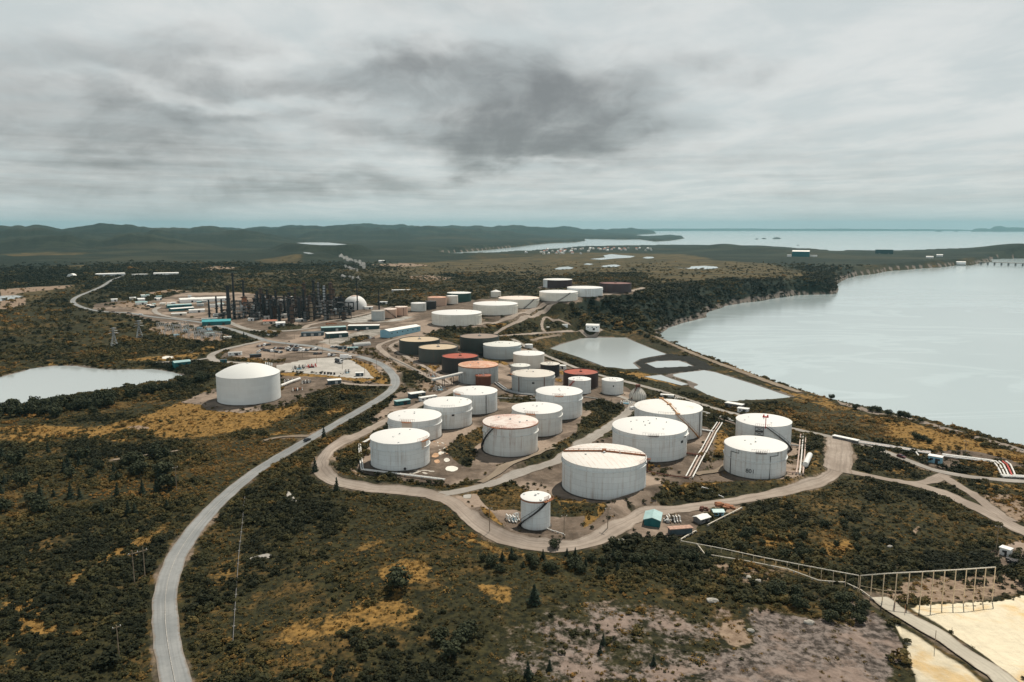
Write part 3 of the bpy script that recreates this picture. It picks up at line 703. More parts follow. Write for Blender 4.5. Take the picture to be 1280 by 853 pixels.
M = {
    'rust': plain('rust', (.36, .16, .085), .85, var=.45, scale=2),
    'darkrust': plain('dark rust', (.16, .07, .05), .85, var=.4, scale=2),
    'orange': plain('orange paint', (.50, .27, .12), .7, var=.3),
    'redpaint': plain('red paint', (.5, .06, .045), .6),
    'dark': plain('dark steel', (.045, .043, .045), .6, .2, .3),
    'steel': plain('galvanised steel', (.42, .44, .45), .5, .4, .2),
    'greysteel': plain('grey steel', (.20, .20, .20), .6, .2, .3),
    'blacksteel': plain('sooty steel', (.030, .032, .035), .7, .1, .4),
    'brownsteel': plain('brown steel', (.10, .062, .045), .75, .1, .4),
    'pipewhite': plain('white pipe paint', (.78, .77, .74), .5, var=.15),
    'pipepink': plain('pinkish pipe paint', (.55, .42, .36), .6, var=.25),
    'concrete': plain('concrete', (.36, .34, .31), .9, var=.2, scale=.6),
    'footshade': plain('foundation contact shade', (.09, .08, .07), .95, var=.35, scale=.5),  # foundation colour darkened as painted contact shade at the tank feet
    'white': plain('white cladding', (.74, .75, .74), .6, var=.12, scale=.6),
    'cream': plain('cream cladding', (.66, .60, .50), .7, var=.15),
    'teal': plain('teal cladding', (.012, .115, .125), .5, var=.2, scale=.5),
    'tealroof': plain('teal roofing', (.07, .36, .40), .5, var=.15, scale=.5),
    'mintroof': plain('pale teal roofing', (.34, .50, .51), .5, var=.12, scale=.5),
    'bluewall': plain('light blue cladding', (.22, .42, .52), .55, var=.12, scale=.4),
    'slate': plain('slate blue cladding', (.05, .075, .09), .6, var=.25),
    'darkgreen': plain('dark green cladding', (.02, .06, .06), .6, var=.25),
    'roofgrey': plain('grey roofing', (.45, .46, .45), .7, var=.2),
    'roofwhite': plain('white roofing', (.78, .78, .76), .6, var=.12),
    'rustroof': plain('rusted roofing', (.48, .30, .23), .8, var=.4, scale=.8),
    'redroof': plain('red roofing', (.45, .17, .11), .75, var=.25),
    'glass': plain('window glass', (.03, .04, .05), .15, var=.1, spec=.6),
    'tyre': plain('tyre rubber', (.02, .02, .02), .9),
    'timber': plain('weathered timber', (.26, .2, .14), .9, var=.3),
    'post': plain('cream post paint', (.68, .54, .38), .7, var=.25),
    'postrail': plain('pale rail paint', (.72, .66, .56), .6, var=.2),
    'stone': plain('pale stone', (.40, .38, .34), .95, var=.3, scale=.4),
    'wood': plain('bark', (.08, .06, .045), .95, var=.3),
    'carred': plain('dark red car paint', (.10, .012, .018), .3, var=.05, spec=.5),
    'carwhite': plain('white car paint', (.75, .75, .75), .35, var=.05, spec=.5),
    'cardark': plain('dark car paint', (.03, .035, .045), .35, var=.1, spec=.5),
    'carsilver': plain('silver car paint', (.4, .42, .44), .35, var=.1, spec=.5),
    'carbrown': plain('brown car paint', (.16, .09, .07), .4, var=.1, spec=.5),
}


def leaf_mat(name, ramp):
    m, nt = new_mat(name)
    t = NT(nt)
    at = t.n('ShaderNodeAttribute', attribute_type='INSTANCER', attribute_name='tint')
    geo = t.n('ShaderNodeNewGeometry')
    f = t.math('ADD', at.outputs['Fac'], t.math('MULTIPLY', t.math('SUBTRACT', geo.outputs['Random Per Island'], .5), .22), clamp=True)
    cr = t.n('ShaderNodeValToRGB')
    els = cr.color_ramp.elements
    while len(els) < len(ramp):
        els.new(.5)
    for e, (p, c) in zip(els, ramp):
        e.position = p
        e.color = (*c, 1)
    t.link(f, cr.inputs[0])
    t.bsdf(cr.outputs[0], .85, 0, .15)
    return m


M['leaf'] = leaf_mat('shrub leaves', [(0, (.014, .017, .008)), (.3, (.034, .035, .014)), (.55, (.068, .058, .020)), (.78, (.13, .086, .027)), (1, (.25, .132, .035))])
M['drygrass'] = leaf_mat('dry grass blades', [(0, (.10, .08, .03)), (.5, (.24, .145, .042)), (1, (.38, .215, .058))])


def spruce_mat():
    m, nt = new_mat('dark needles')
    t = NT(nt)
    geo = t.n('ShaderNodeNewGeometry')
    c = t.mix(geo.outputs['Random Per Island'], (.012, .02, .014), (.035, .05, .03))
    t.bsdf(c, .85, 0, .15)
    return m


M['needles'] = spruce_mat()


def ground_mat():
    m, nt = new_mat('open ground')
    t = NT(nt)
    geo = t.n('ShaderNodeNewGeometry')
    P = geo.outputs['Position']
    z1 = t.n('ShaderNodeVertexColor', layer_name='cover_a')
    z2 = t.n('ShaderNodeVertexColor', layer_name='cover_b')
    z3 = t.n('ShaderNodeVertexColor', layer_name='cover_c')

    def ch(n):
        s = t.n('ShaderNodeSeparateColor')
        t.link(n.outputs[0], s.inputs[0])
        return s.outputs[0], s.outputs[1], s.outputs[2], n.outputs[1]
    gold, gravel, pale, rock = ch(z1)
    moor, forest, brown, sand = ch(z2)
    dark, beach, shore, _ = ch(z3)
    nf = t.noise(P, .45, 6, .7)
    nm = t.noise(P, .09, 5, .65)
    nb = t.noise(P, .017, 5, .6)
    nh = t.noise(P, .0035, 6, .62)

    def edge(w, s=.5):
        return t.step(t.math('ADD', w, t.math('MULTIPLY', t.math('SUBTRACT', nm, .5), s)), .38, .62)
    scrub = t.mix(t.step(nf, .36, .66), (.012, .014, .008), (.050, .046, .020))
    scrub = t.mix(t.math('MULTIPLY', t.step(t.math('ADD', t.math('MULTIPLY', nm, .6), t.math('MULTIPLY', nb, .5)), .55, .68), .8), scrub, t.mix(t.step(nf, .38, .62), (.05, .038, .016), (.19, .112, .036)))
    scrub = t.mix(t.math('MULTIPLY', t.step(nh, .5, .68), .3), scrub, (.075, .07, .034))
    c = scrub
    mc = t.mix(t.step(nb, .35, .65), (.042, .038, .020), (.105, .078, .036))
    mc = t.mix(t.math('MULTIPLY', t.step(nm, .5, .7), .5), mc, (.035, .04, .022))
    c = t.mix(edge(moor), c, mc)
    fo = t.mix(t.step(nm, .35, .7), (.008, .014, .011), (.024, .033, .022))
    fo = t.mix(t.math('MULTIPLY', t.step(nh, .50, .60), .65), fo, (.034, .042, .028))
    fo = t.mix(t.math('MULTIPLY', t.step(t.noise(P, .0011, 5, .6), .54, .62), .5), fo, (.052, .05, .03))
    c = t.mix(edge(forest), c, fo)
    gc = t.mix(t.step(nf, .3, .7), (.13, .08, .027), (.31, .182, .055))
    gc = t.mix(t.math('MULTIPLY', t.step(nm, .55, .75), .55), gc, (.06, .05, .022))
    c = t.mix(edge(t.math('ADD', gold, t.math('MULTIPLY', t.math('SUBTRACT', nf, .5), .7)), 1.1), c, gc)
    rc = t.mix(t.step(nf, .38, .64), (.042, .035, .03), (.225, .19, .172))
    rc = t.mix(t.math('MULTIPLY', t.step(nm, .47, .62), .85), rc, t.mix(nf, (.13, .097, .08), (.35, .272, .232)))
    c = t.mix(edge(t.math('ADD', rock, t.math('MULTIPLY', t.math('SUBTRACT', nf, .5), .8)), 1.3), c, rc)
    bc = t.mix(t.step(nf, .3, .7), (.17, .12, .085), (.31, .235, .175))
    c = t.mix(edge(t.math('ADD', brown, t.math('MULTIPLY', t.math('SUBTRACT', nf, .5), .6)), .8), c, bc)
    gv = t.mix(t.step(nm, .32, .68), (.075, .058, .045), (.165, .128, .10))
    gv = t.mix(t.math('MULTIPLY', t.step(nf, .5, .75), .5), gv, (.25, .205, .17))
    gv = t.mix(t.math('MULTIPLY', t.step(nb, .47, .60), .7), gv, t.mix(nf, (.25, .19, .15), (.50, .40, .325)))
    c = t.mix(edge(gravel, .45), c, gv)
    pc = t.mix(t.step(nm, .35, .7), (.36, .345, .32), (.48, .46, .43))
    c = t.mix(edge(pale, .25), c, pc)
    sv = t.mix(t.step(t.noise(P, .045, 5, .6, .6), .52, .66), (.70, .63, .48), (.62, .45, .23))
    ruts = t.noise(t.scale(P, (.9, .07, 1)), .8, 4, .6)
    sv = t.mix(t.math('MULTIPLY', t.step(ruts, .5, .7), .4), sv, (.56, .49, .37))
    sv = t.mix(t.math('MULTIPLY', t.step(nf, .4, .7), .4), sv, (.52, .46, .35))
    c = t.mix(edge(sand, .2), c, sv)
    c = t.mix(edge(dark, .4), c, t.mix(nf, (.012, .013, .012), (.034, .034, .030)))
    c = t.mix(edge(beach, .3), c, t.mix(nf, (.16, .13, .11), (.32, .27, .23)))
    c = t.mix(edge(shore, .5), c, t.mix(nm, (.05, .045, .04), (.26, .22, .19)))
    h = t.math('ADD', t.math('MULTIPLY', nf, .5), nm)
    t.bsdf(c, .95, 0, .1, bump=h, bump_d=1.6, bump_s=.55)
    return m


def water_mat(name, col, sc=1.0, streaks=False):
    m, nt = new_mat(name)
    t = NT(nt)
    geo = t.n('ShaderNodeNewGeometry')
    P = geo.outputs['Position']
    n1 = t.noise(t.scale(P, (1, 1.6, 1)), .25 * sc, 4, .6)
    n2 = t.noise(t.scale(P, (1, .5, 1)), .004, 4, .55, .8)
    c = t.mix(t.math('MULTIPLY', t.step(n2, .38, .66), .5), col, [x * .93 for x in col])
    rough = .14
    if streaks:
        n3 = t.noise(t.scale(P, (.35, 1.2, 1)), .006, 5, .62, 1.2)
        line = t.math('MULTIPLY', t.step(n3, .50, .545), t.math('SUBTRACT', 1.0, t.step(n3, .545, .60)))
        c = t.mix(t.math('MULTIPLY', line, .5), c, [min(1, x * 1.25) for x in col])
    t.bsdf(c, rough, 0, .5, bump=n1, bump_d=.06, bump_s=.5)
    return m


def road_mat(name, a, b, tracks=.0):
    m, nt = new_mat(name)
    t = NT(nt)
    geo = t.n('ShaderNodeNewGeometry')
    P = geo.outputs['Position']
    uv = t.n('ShaderNodeUVMap', uv_map='road')
    sx = t.n('ShaderNodeSeparateXYZ')
    t.link(uv.outputs[0], sx.inputs[0])
    n1 = t.noise(P, .5, 5, .7)
    n2 = t.noise(P, .06, 4, .6)
    c = t.mix(t.step(n2, .3, .7), a, b)
    c = t.mix(t.math('MULTIPLY', t.step(n1, .45, .75), .35), c, [x * .68 for x in a])
    # wheel lines along the road
    lane = t.n('ShaderNodeCombineXYZ')
    t.link(t.math('MULTIPLY', sx.outputs[0], 9.0), lane.inputs[0])
    t.link(t.math('MULTIPLY', sx.outputs[1], .012), lane.inputs[1])
    nl = t.noise(lane.outputs[0], 1.0, 4, .6)
    c = t.mix(t.math('MULTIPLY', t.step(nl, .42, .7), tracks), c, [x * .62 for x in a])
    e = t.math('ABSOLUTE', t.math('SUBTRACT', sx.outputs[0], .5))
    ed = t.step(t.math('ADD', e, t.math('MULTIPLY', t.math('SUBTRACT', n1, .5), .25)), .40, .5)
    c = t.mix(t.math('MULTIPLY', ed, .75), c, (.20, .16, .125))
    t.bsdf(c, .95, 0, .1)
    return m


M['ground'] = ground_mat()
M['sea'] = water_mat('sea water', (.37, .447, .475), .35, True)
M['pond'] = water_mat('pond water', (.40, .45, .465), 1.0)
M['asphalt'] = road_mat('worn asphalt', (.205, .218, .224), (.29, .298, .30), .4)
M['gravelroad'] = road_mat('gravel road', (.27, .225, .19), (.385, .33, .285), .6)
M['greyroad'] = road_mat('grey gravel road', (.27, .25, .225), (.37, .345, .32), .45)
M['trackroad'] = road_mat('dirt track', (.20, .16, .12), (.30, .245, .19), .4)
M['pitroad'] = road_mat('pit road', (.40, .37, .31), (.50, .465, .39), .4)
M['line'] = plain('worn road line', (.37, .36, .34), .8, var=.3)
M['hills'] = plain('distant heath', (.03, .045, .035), .9, var=.3, scale=.002)


# ------------------------------------------------------------------ mesh builder
class MB:
    def __init__(self):
        self.v, self.f = [], []

    def add(self, vs, fs):
        o = len(self.v)
        self.v += [tuple(p) for p in vs]
        self.f += [tuple(i + o for i in q) for q in fs]

    def box(self, c, s, rz=0.0, taper=1.0):
        x, y, z = s[0] / 2, s[1] / 2, s[2] / 2
        cr, sr = math.cos(rz), math.sin(rz)
        vs = []
        for dz, k in ((-z, 1), (z, taper)):
            for dx, dy in ((-x, -y), (x, -y), (x, y), (-x, y)):
                dx, dy = dx * k, dy * k
                vs.append((c[0] + dx * cr - dy * sr, c[1] + dx * sr + dy * cr, c[2] + dz))
        self.add(vs, [(3, 2, 1, 0), (4, 5, 6, 7), (0, 1, 5, 4), (1, 2, 6, 5), (2, 3, 7, 6), (3, 0, 4, 7)])
        return self

    def tube(self, pts, r, n=8, r1=None, caps=True):
        pts = [Vector(p) for p in pts]
        rings = []
        for i, p in enumerate(pts):
            d = (pts[min(i + 1, len(pts) - 1)] - pts[max(i - 1, 0)]).normalized()
            a = d.cross(Vector((0, 0, 1)))
            if a.length < 1e-3:
                a = d.cross(Vector((1, 0, 0)))
            a.normalize()
            b = d.cross(a)
            rr = r if r1 is None else r + (r1 - r) * i / (len(pts) - 1)
            rings.append([p + (a * math.cos(2 * PI * k / n) + b * math.sin(2 * PI * k / n)) * rr for k in range(n)])
        vs = [v for q in rings for v in q]
        fs = []
        for i in range(len(pts) - 1):
            for k in range(n):
                fs.append((i * n + k, (i + 1) * n + k, (i + 1) * n + (k + 1) % n, i * n + (k + 1) % n))
        if caps:
            fs.append(tuple(range(n)))
            fs.append(tuple(range((len(pts) - 1) * n, len(pts) * n))[::-1])
        self.add(vs, fs)
        return self

    def lathe(self, prof, n=48, c=(0, 0, 0), a0=0.0, a1=2 * PI):
        full = abs(a1 - a0 - 2 * PI) < 1e-6
        k = n if full else n + 1
        vs, fs = [], []
        for r, z in prof:
            for i in range(k):
                a = a0 + (a1 - a0) * i / n
                vs.append((c[0] + r * math.cos(a), c[1] + r * math.sin(a), c[2] + z))
        for j in range(len(prof) - 1):
            for i in range(n):
                i2 = (i + 1) % k
                fs.append((j * k + i, j * k + i2, (j + 1) * k + i2, (j + 1) * k + i))
        self.add(vs, fs)
        return self

    def prism(self, poly, z0, z1):
        n = len(poly)
        vs = [(p[0], p[1], z0) for p in poly] + [(p[0], p[1], z1) for p in poly]
        fs = [tuple(range(n))[::-1], tuple(range(n, 2 * n))] + [(i, (i + 1) % n, n + (i + 1) % n, n + i) for i in range(n)]
        self.add(vs, fs)
        return self

    def gable(self, L, W, z0, rise, over=.4, thick=.18):
        """two roof slopes, ridge along x"""
        x, y = L / 2 + over, W / 2 + over
        dz = rise * over / (W / 2)
        for s in (-1, 1):
            a = [(-x, s * y, z0 - dz), (x, s * y, z0 - dz), (x, 0, z0 + rise), (-x, 0, z0 + rise)]
            b = [(p[0], p[1], p[2] + thick) for p in a]
            self.add(a + b, [(0, 1, 2, 3), (7, 6, 5, 4), (0, 4, 5, 1), (1, 5, 6, 2), (2, 6, 7, 3), (3, 7, 4, 0)])
        return self

    def build(self, name, mat, parent=None, smooth=False):
        me = bpy.data.meshes.new(name)
        me.from_pydata(self.v, [], self.f)
        bm = bmesh.new()
        bm.from_mesh(me)
        bmesh.ops.recalc_face_normals(bm, faces=bm.faces)
        bm.to_mesh(me)
        bm.free()
        if mat:
            me.materials.append(mat)
        if smooth:
            for p in me.polygons:
                p.use_smooth = True
            try:
                me.set_sharp_from_angle(angle=math.radians(40))
            except Exception:
                pass
        o = bpy.data.objects.new(name, me)
        COL.objects.link(o)
        if parent is not None:
            o.parent = parent
        return o


def tag(o, label=None, cat=None, group=None, kind=None):
    if label:
        o['label'] = label
    if cat:
        o['category'] = cat
    if group:
        o['group'] = group
    if kind:
        o['kind'] = kind
    return o


def thing(name, label, cat, loc=(0, 0, 0), rz=0.0, group=None):
    o = bpy.data.objects.new(name, None)
    COL.objects.link(o)
    o.empty_display_size = .5
    o.location = tuple(loc)
    o.rotation_euler = (0, 0, rz)
    return tag(o, label, cat, group)


def copy_tree(o, parent=None, kids=None):
    c = o.copy()
    COL.objects.link(c)
    if parent is not None:
        c.parent = parent
    for ch in list(o.children):
        copy_tree(ch, c)
    return c


def np_mesh(name, V, Fq, mat, smooth=True):
    me = bpy.data.meshes.new(name)
    V = np.asarray(V, np.float32)
    Fq = np.asarray(Fq, np.int32)
    me.vertices.add(len(V))
    me.vertices.foreach_set('co', V.ravel())
    k = Fq.shape[1]
    me.loops.add(Fq.size)
    me.loops.foreach_set('vertex_index', Fq.ravel())
    me.polygons.add(len(Fq))
    me.polygons.foreach_set('loop_start', np.arange(0, Fq.size, k, dtype=np.int32))
    me.polygons.foreach_set('use_smooth', np.full(len(Fq), smooth))
    me.update(calc_edges=True)
    me.validate()
    if mat:
        me.materials.append(mat)
    o = bpy.data.objects.new(name, me)
    COL.objects.link(o)
    return o


# ------------------------------------------------------------------ the ground sheet
GC = np.array([0.0, -60.0])
RR = np.concatenate([np.geomspace(75, 1700, 480), np.geomspace(1700, 37000, 171)[1:]])
TH = np.radians(np.linspace(-50, 50, 721))
GX = GC[0] + RR[:, None] * np.sin(TH)[None]
GY = GC[1] + RR[:, None] * np.cos(TH)[None]
GR = np.hypot(GX, GY)
GZ = z_land(GX, GY)
SEA = sea_sd(GX, GY)

# tanks: foot position, radius, height
TK = []
pos = on_land([(t[0], t[3]) for t in TANKS])
for (cx, w, yt, yb, *_), p in zip(TANKS, pos):
    dpt = depth_of(p)
    R = w / 2 * dpt / F
    dip = math.atan2(CAMZ - p[2], math.hypot(p[0], p[1]))
    H = (yb - yt) * dpt / F / math.cos(dip)
    TK.append((p, R, H))
    d = np.hypot(GX - p[0], GY - p[1])
    k = 1 - sstep(R * 1.12 + 1.5, R * 1.5 + 6, d)
    GZ = GZ * (1 - k) + p[2] * k
# dykes
for pts, h, hw in BERMS:
    W = on_land(smooth_path(pts, 4))
    m = near_box(W, GX, GY, 25)
    d = line_d(W, GX[m], GY[m])
    GZ[m] += h * np.exp(-(d / hw) ** 2 * 1.2)
# ponds
PMASK = np.zeros(GX.shape, bool)
SHORE = np.zeros(GX.shape)
for W, z in POND_W:
    md = float(np.hypot(W[:, 0], W[:, 1]).mean())
    mg = max(1.2, md * .012 if md > 1500 else md * .003)
    m = near_box(W, GX, GY, mg * 10 + 60)
    sd = poly_sd(W, GX[m], GY[m])
    up = 1 - sstep(mg, mg * 3 + 14, -sd)
    zz = GZ[m]
    zz = np.where(sd < -mg, np.maximum(zz, zz * (1 - up) + (z + .5) * up), z - .35 - np.clip(sd, 0, 3) * .3)
    cut = (1 - sstep(mg, mg * 2 + 8, -sd)) * (sd < -mg)
    zz = np.where(sd < -mg, zz * (1 - cut) + np.minimum(zz, z + .8) * cut, zz)
    GZ[m] = zz
    PMASK[m] |= sd > -mg * .7
    SHORE[m] = np.maximum(SHORE[m], (1 - sstep(.0, 3.0 + md * .002, -sd)) * (.9 if md < 1500 else .3))

# ground cover weights
KEYS = ['gold', 'gravel', 'pale', 'rock', 'moor', 'forest', 'brown', 'sand', 'dark', 'beach']
CV = {k: np.zeros(GX.shape) for k in KEYS}
WOB = fbm(GX, GY, 14, 3, 31) + .8 * fbm(GX, GY, 60, 2, 41)
WNAT = 1.6 * fbm(GX, GY, 55, 5, 33) + .9 * fbm(GX, GY, 12, 3, 43)
WFAR = 1.6 * fbm(GX, GY, 260, 5, 35) + .9 * fbm(GX, GY, 60, 3, 45)
NATURAL = ('gold', 'scrub', 'moor', 'brown', 'rock', 'forest')


def paint(cover, W, weight, wob):
    md = float(np.hypot(W[:, 0], W[:, 1]).mean())
    px = md / F
    ext = min(np.ptp(W[:, 0]), np.ptp(W[:, 1]))
    m = near_box(W, GX, GY, px * 12 + ext * .4)
    sd = poly_sd(W, GX[m], GY[m])
    s = max(.8, px * 1.6)
    if cover in NATURAL and wob >= 1.4:
        amp = min(ext * .34, 22 if md < 1300 else 120)
        sd = sd + (WNAT if md < 1300 else WFAR)[m] * amp * min(1.0, .35 + wob / 7)
        s = max(s, amp * .6)
    else:
        sd = sd + WOB[m] * (max(wob, .6) * px * 3.5 + 1.0)
    k = sstep(-s, s, sd) * weight
    for q in KEYS:
        CV[q][m] *= (1 - k)
    if cover in CV:
        CV[cover][m] += k


flat = [p for z in ZONES for p in z[1]]
flatw = on_land(flat)
i = 0
for cover, pts, wt, wob in ZONES:
    W = flatw[i:i + len(pts)]
    i += len(pts)
    if wt > 0:
        paint(cover, W, wt, wob)
far = sstep(2500, 4000, GR)
CV['forest'] = np.maximum(CV['forest'], far * .9 * (SEA < 0))
for (p, R, H) in TK:
    d = np.hypot(GX - p[0], GY - p[1]) + WOB * 5
    k = 1 - sstep(R * 1.18 + 1, R * 1.32 + 3, d)
    for q in KEYS:
        CV[q] *= 1 - k
    CV['gravel'] += k
ROADW = [on_land(smooth_path(pts, 5)) for pts, w, kd in ROADS]
RD = np.full(GX.shape, 1e3)
for W, (pts, w, kd) in zip(ROADW, ROADS):
    m = near_box(W, GX, GY, 40)
    d = line_d(W, GX[m], GY[m]) - w / 2
    RD[m] = np.minimum(RD[m], d)
verge = (1 - sstep(.5, 3.2, RD + WOB * 4)) * .8
for q in KEYS:
    CV[q] *= 1 - verge
CV['gravel'] += verge * .6
CV['brown'] += verge * .4
# mown strips along the fence and pipe lines
STRIPS = [on_land([(926, 637), (905, 648), (870, 665.5), (851, 678), (900, 690), (950, 703), (1000, 718), (1040, 732), (1074, 741)]),
          on_land([(871, 682), (881, 695), (905, 699), (940, 705), (985, 714), (1023, 728.5), (1056, 730.5), (1076, 740), (1093, 753)]), on_land([(306, 622), (303, 655), (299, 690), (295, 745), (291, 808)])]
FD = np.minimum(line_d(STRIPS[0], GX, GY) - 3.2, np.minimum(line_d(STRIPS[1], GX, GY) - 1.2, line_d(STRIPS[2], GX, GY) - .8))
# shore rocks along the sea
sh = (1 - sstep(1.5, 7 + GR * .004, -SEA + WOB * 6)) * (SEA < 2) * (GR < 5000)
SHORE = np.maximum(SHORE, sh * .8)

rough = np.clip(1 - CV['gravel'] - CV['pale'] - CV['sand'] - verge, 0, 1) * (1 - PMASK) * (SEA < -2)
GZ += rough * (fbm(GX, GY, 22, 3, 51) * 1.8 + fbm(GX, GY, 6, 2, 57) * .5) * (1 - sstep(1500, 4000, GR))
# ragged stony ground
GZ += CV['rock'] * (fbm(GX, GY, 9, 4, 61) * 2.6)
GZ += CV['sand'] * sstep(.5, 7, RD) * (fbm(GX, GY, 13, 3, 63) * 1.6 + .6 * np.abs(fbm(GX, GY, 30, 2, 65)))

nr, nt_ = GX.shape
V = np.stack([GX, GY, GZ], -1).reshape(-1, 3)
ii = (np.arange(nr - 1)[:, None] * nt_ + np.arange(nt_ - 1)[None]).ravel()
Fq = np.stack([ii, ii + 1, ii + nt_ + 1, ii + nt_], 1)[:, ::-1]
ground = np_mesh('ground', V, Fq, M['ground'])
tag(ground, kind='structure')


def col_attr(name, chans):
    a = ground.data.color_attributes.new(name, 'FLOAT_COLOR', 'POINT')
    arr = np.stack([np.clip(c, 0, 1).ravel() for c in chans], 1).astype(np.float32)
    a.data.foreach_set('color', arr.ravel())


ZERO = np.zeros(GX.shape)
col_attr('cover_a', [CV['gold'], CV['gravel'], CV['pale'], CV['rock']])
col_attr('cover_b', [CV['moor'], CV['forest'], CV['brown'], CV['sand']])
col_attr('cover_c', [CV['dark'], CV['beach'], SHORE, ZERO + 1])

bvh = BVHTree.FromPolygons([tuple(v) for v in V.tolist()], Fq.tolist())


def gz(x, y):
    h = bvh.ray_cast(Vector((x, y, 3000)), Vector((0, 0, -1)))
    return h[0].z if h[0] is not None else 0.0


def G(px, py):
    """the point of the ground seen at a photograph point"""
    d = rays([(px, py)])[0]
    h = bvh.ray_cast(Vector(CAM), Vector(d))
    if h[0] is None:
        return Vector(on_land([(px, py)])[0])
    return h[0]


def mpp(p):
    """metres per photograph pixel at a point"""
    return depth_of(p) / F


# ------------------------------------------------------------------ water
sea = MB()
sea.add([(-30000, -200, 0), (34000, -200, 0), (34000, 35500, 0), (-30000, 35500, 0)], [(0, 1, 2, 3)])
tag(sea.build('sea', M['sea']), kind='structure')
for (W, z), (pts, _) in zip(POND_W, PONDS):
    W2 = smooth_path(list(W) + [W[0]], 4)[:-1] if len(pts) == 22 else np.array(W)
    md = float(np.hypot(W2[:, 0], W2[:, 1]).mean())
    if len(pts) == 22:
        W2[:, 0] += fbm(W2[:, 0], W2[:, 1], 9, 3, 71) * 3
        W2[:, 1] += fbm(W2[:, 0], W2[:, 1], 9, 3, 75) * 5
    me = bpy.data.meshes.new('pond')
    bm = bmesh.new()
    vs = [bm.verts.new((p[0], p[1], z)) for p in W2]
    f = bm.faces.new(vs)
    bmesh.ops.triangulate(bm, faces=[f])
    bmesh.ops.recalc_face_normals(bm, faces=bm.faces)
    for f in bm.faces:
        if f.normal.z < 0:
            f.normal_flip()
    bm.to_mesh(me)
    bm.free()
    me.materials.append(M['pond'])
    o = bpy.data.objects.new('pond', me)
    COL.objects.link(o)
    tag(o, kind='structure')


# ------------------------------------------------------------------ roads
def ribbon(name, W, width, mat, lift, edge=.35, seed=0, nx=6, kind='structure'):
    W = np.asarray(W)[:, :2]
    seg = np.concatenate([[0], np.cumsum(np.linalg.norm(np.diff(W, axis=0), axis=1))])
    n = max(6, int(min(seg[-1] / 3.0, 900)))
    s = np.linspace(0, seg[-1], n)
    C = np.stack([np.interp(s, seg, W[:, 0]), np.interp(s, seg, W[:, 1])], 1)
    for _ in range(3):
        C[1:-1] = (C[:-2] + 2 * C[1:-1] + C[2:]) / 4
    Tn = np.gradient(C, axis=0)
    Tn /= np.linalg.norm(Tn, axis=1)[:, None] + 1e-9
    N = np.stack([-Tn[:, 1], Tn[:, 0]], 1)
    V, uv = [], []
    for i in range(n):
        jl = (vnoise(s[i] / 5, seed, 3) - .5) * 2 * edge + (vnoise(s[i] / 1.7, seed, 5) - .5) * edge
        jr = (vnoise(s[i] / 5, seed + 40, 3) - .5) * 2 * edge + (vnoise(s[i] / 1.7, seed + 40, 5) - .5) * edge
        for k in range(nx):
            u = k / (nx - 1)
            off = -(width / 2 + jl) + u * (width + jl + jr)
            x, y = C[i] + N[i] * off
            V.append([x, y, gz(x, y)])
            uv.append((u, s[i]))
    V = np.array(V)
    Z = V[:, 2].reshape(n, nx)
    zc = Z.max(axis=1)
    far = np.hypot(C[:, 0], C[:, 1])
    Z = Z + lift + far[:, None] * .00012
    V[:, 2] = Z.ravel()
    ii = (np.arange(n - 1)[:, None] * nx + np.arange(nx - 1)[None]).ravel()
    Fq = np.stack([ii, ii + 1, ii + nx + 1, ii + nx], 1)[:, ::-1]
    o = np_mesh(name, V, Fq, mat)
    if o.data.polygons[0].normal.z < 0:
        o.data.flip_normals()
    l = o.data.uv_layers.new(name='road')
    vi = np.zeros(len(o.data.loops), np.int32)
    o.data.loops.foreach_get('vertex_index', vi)
    l.data.foreach_set('uv', np.array(uv, np.float32)[vi].ravel())
    tag(o, kind=kind)
    return o, C, Z


RM = {'asphalt': M['asphalt'], 'gravel': M['gravelroad'], 'grey': M['greyroad'], 'track': M['trackroad'], 'pit': M['pitroad']}
RN = {'asphalt': 'road', 'gravel': 'gravel_road', 'grey': 'gravel_road', 'track': 'track', 'pit': 'sand_pit_road'}
for i, (W, (pts, w, kd)) in enumerate(zip(ROADW, ROADS)):
    o, C, Z = ribbon(RN[kd], W, w, RM[kd], .10 + .012 * i, .25 if kd == 'asphalt' else .7, i * 7)
    if i == 0:
        near = np.hypot(C[:, 0], C[:, 1]) < 520
        Wl = C[near]
        ribbon('road_centre_line', Wl, .20, M['line'], .26, .03, 5, 2)
# ------------------------------------------------------------------ far land across the water
def far_ridge(name, prof, dist, deep=1500.0):
    vs, fs = [], []
    P = smooth_path(prof, 5)
    for i, (px, row) in enumerate(P):
        az = math.atan2(px - 640, F)
        h = max(2.0, CAMZ + (HOR - row) * dist / F + (vnoise(px * .35, 1.0, 4) - .5) * 14)
        for k, (dr, hh) in enumerate(((0, -5), (deep * .12, h * .55), (deep * .4, h), (deep, h * .6), (deep * 1.6, -5))):
            r = (dist - deep * .4 + dr) / math.cos(az)
            vs.append((r * math.sin(az), r * math.cos(az), hh))
    for i in range(len(P) - 1):
        for k in range(4):
            fs.append((i * 5 + k, i * 5 + k + 1, (i + 1) * 5 + k + 1, (i + 1) * 5 + k))
    m = MB()
    m.add(vs, fs)
    o = m.build(name, M['hills'], smooth=True)
    tag(o, kind='structure')
    return o


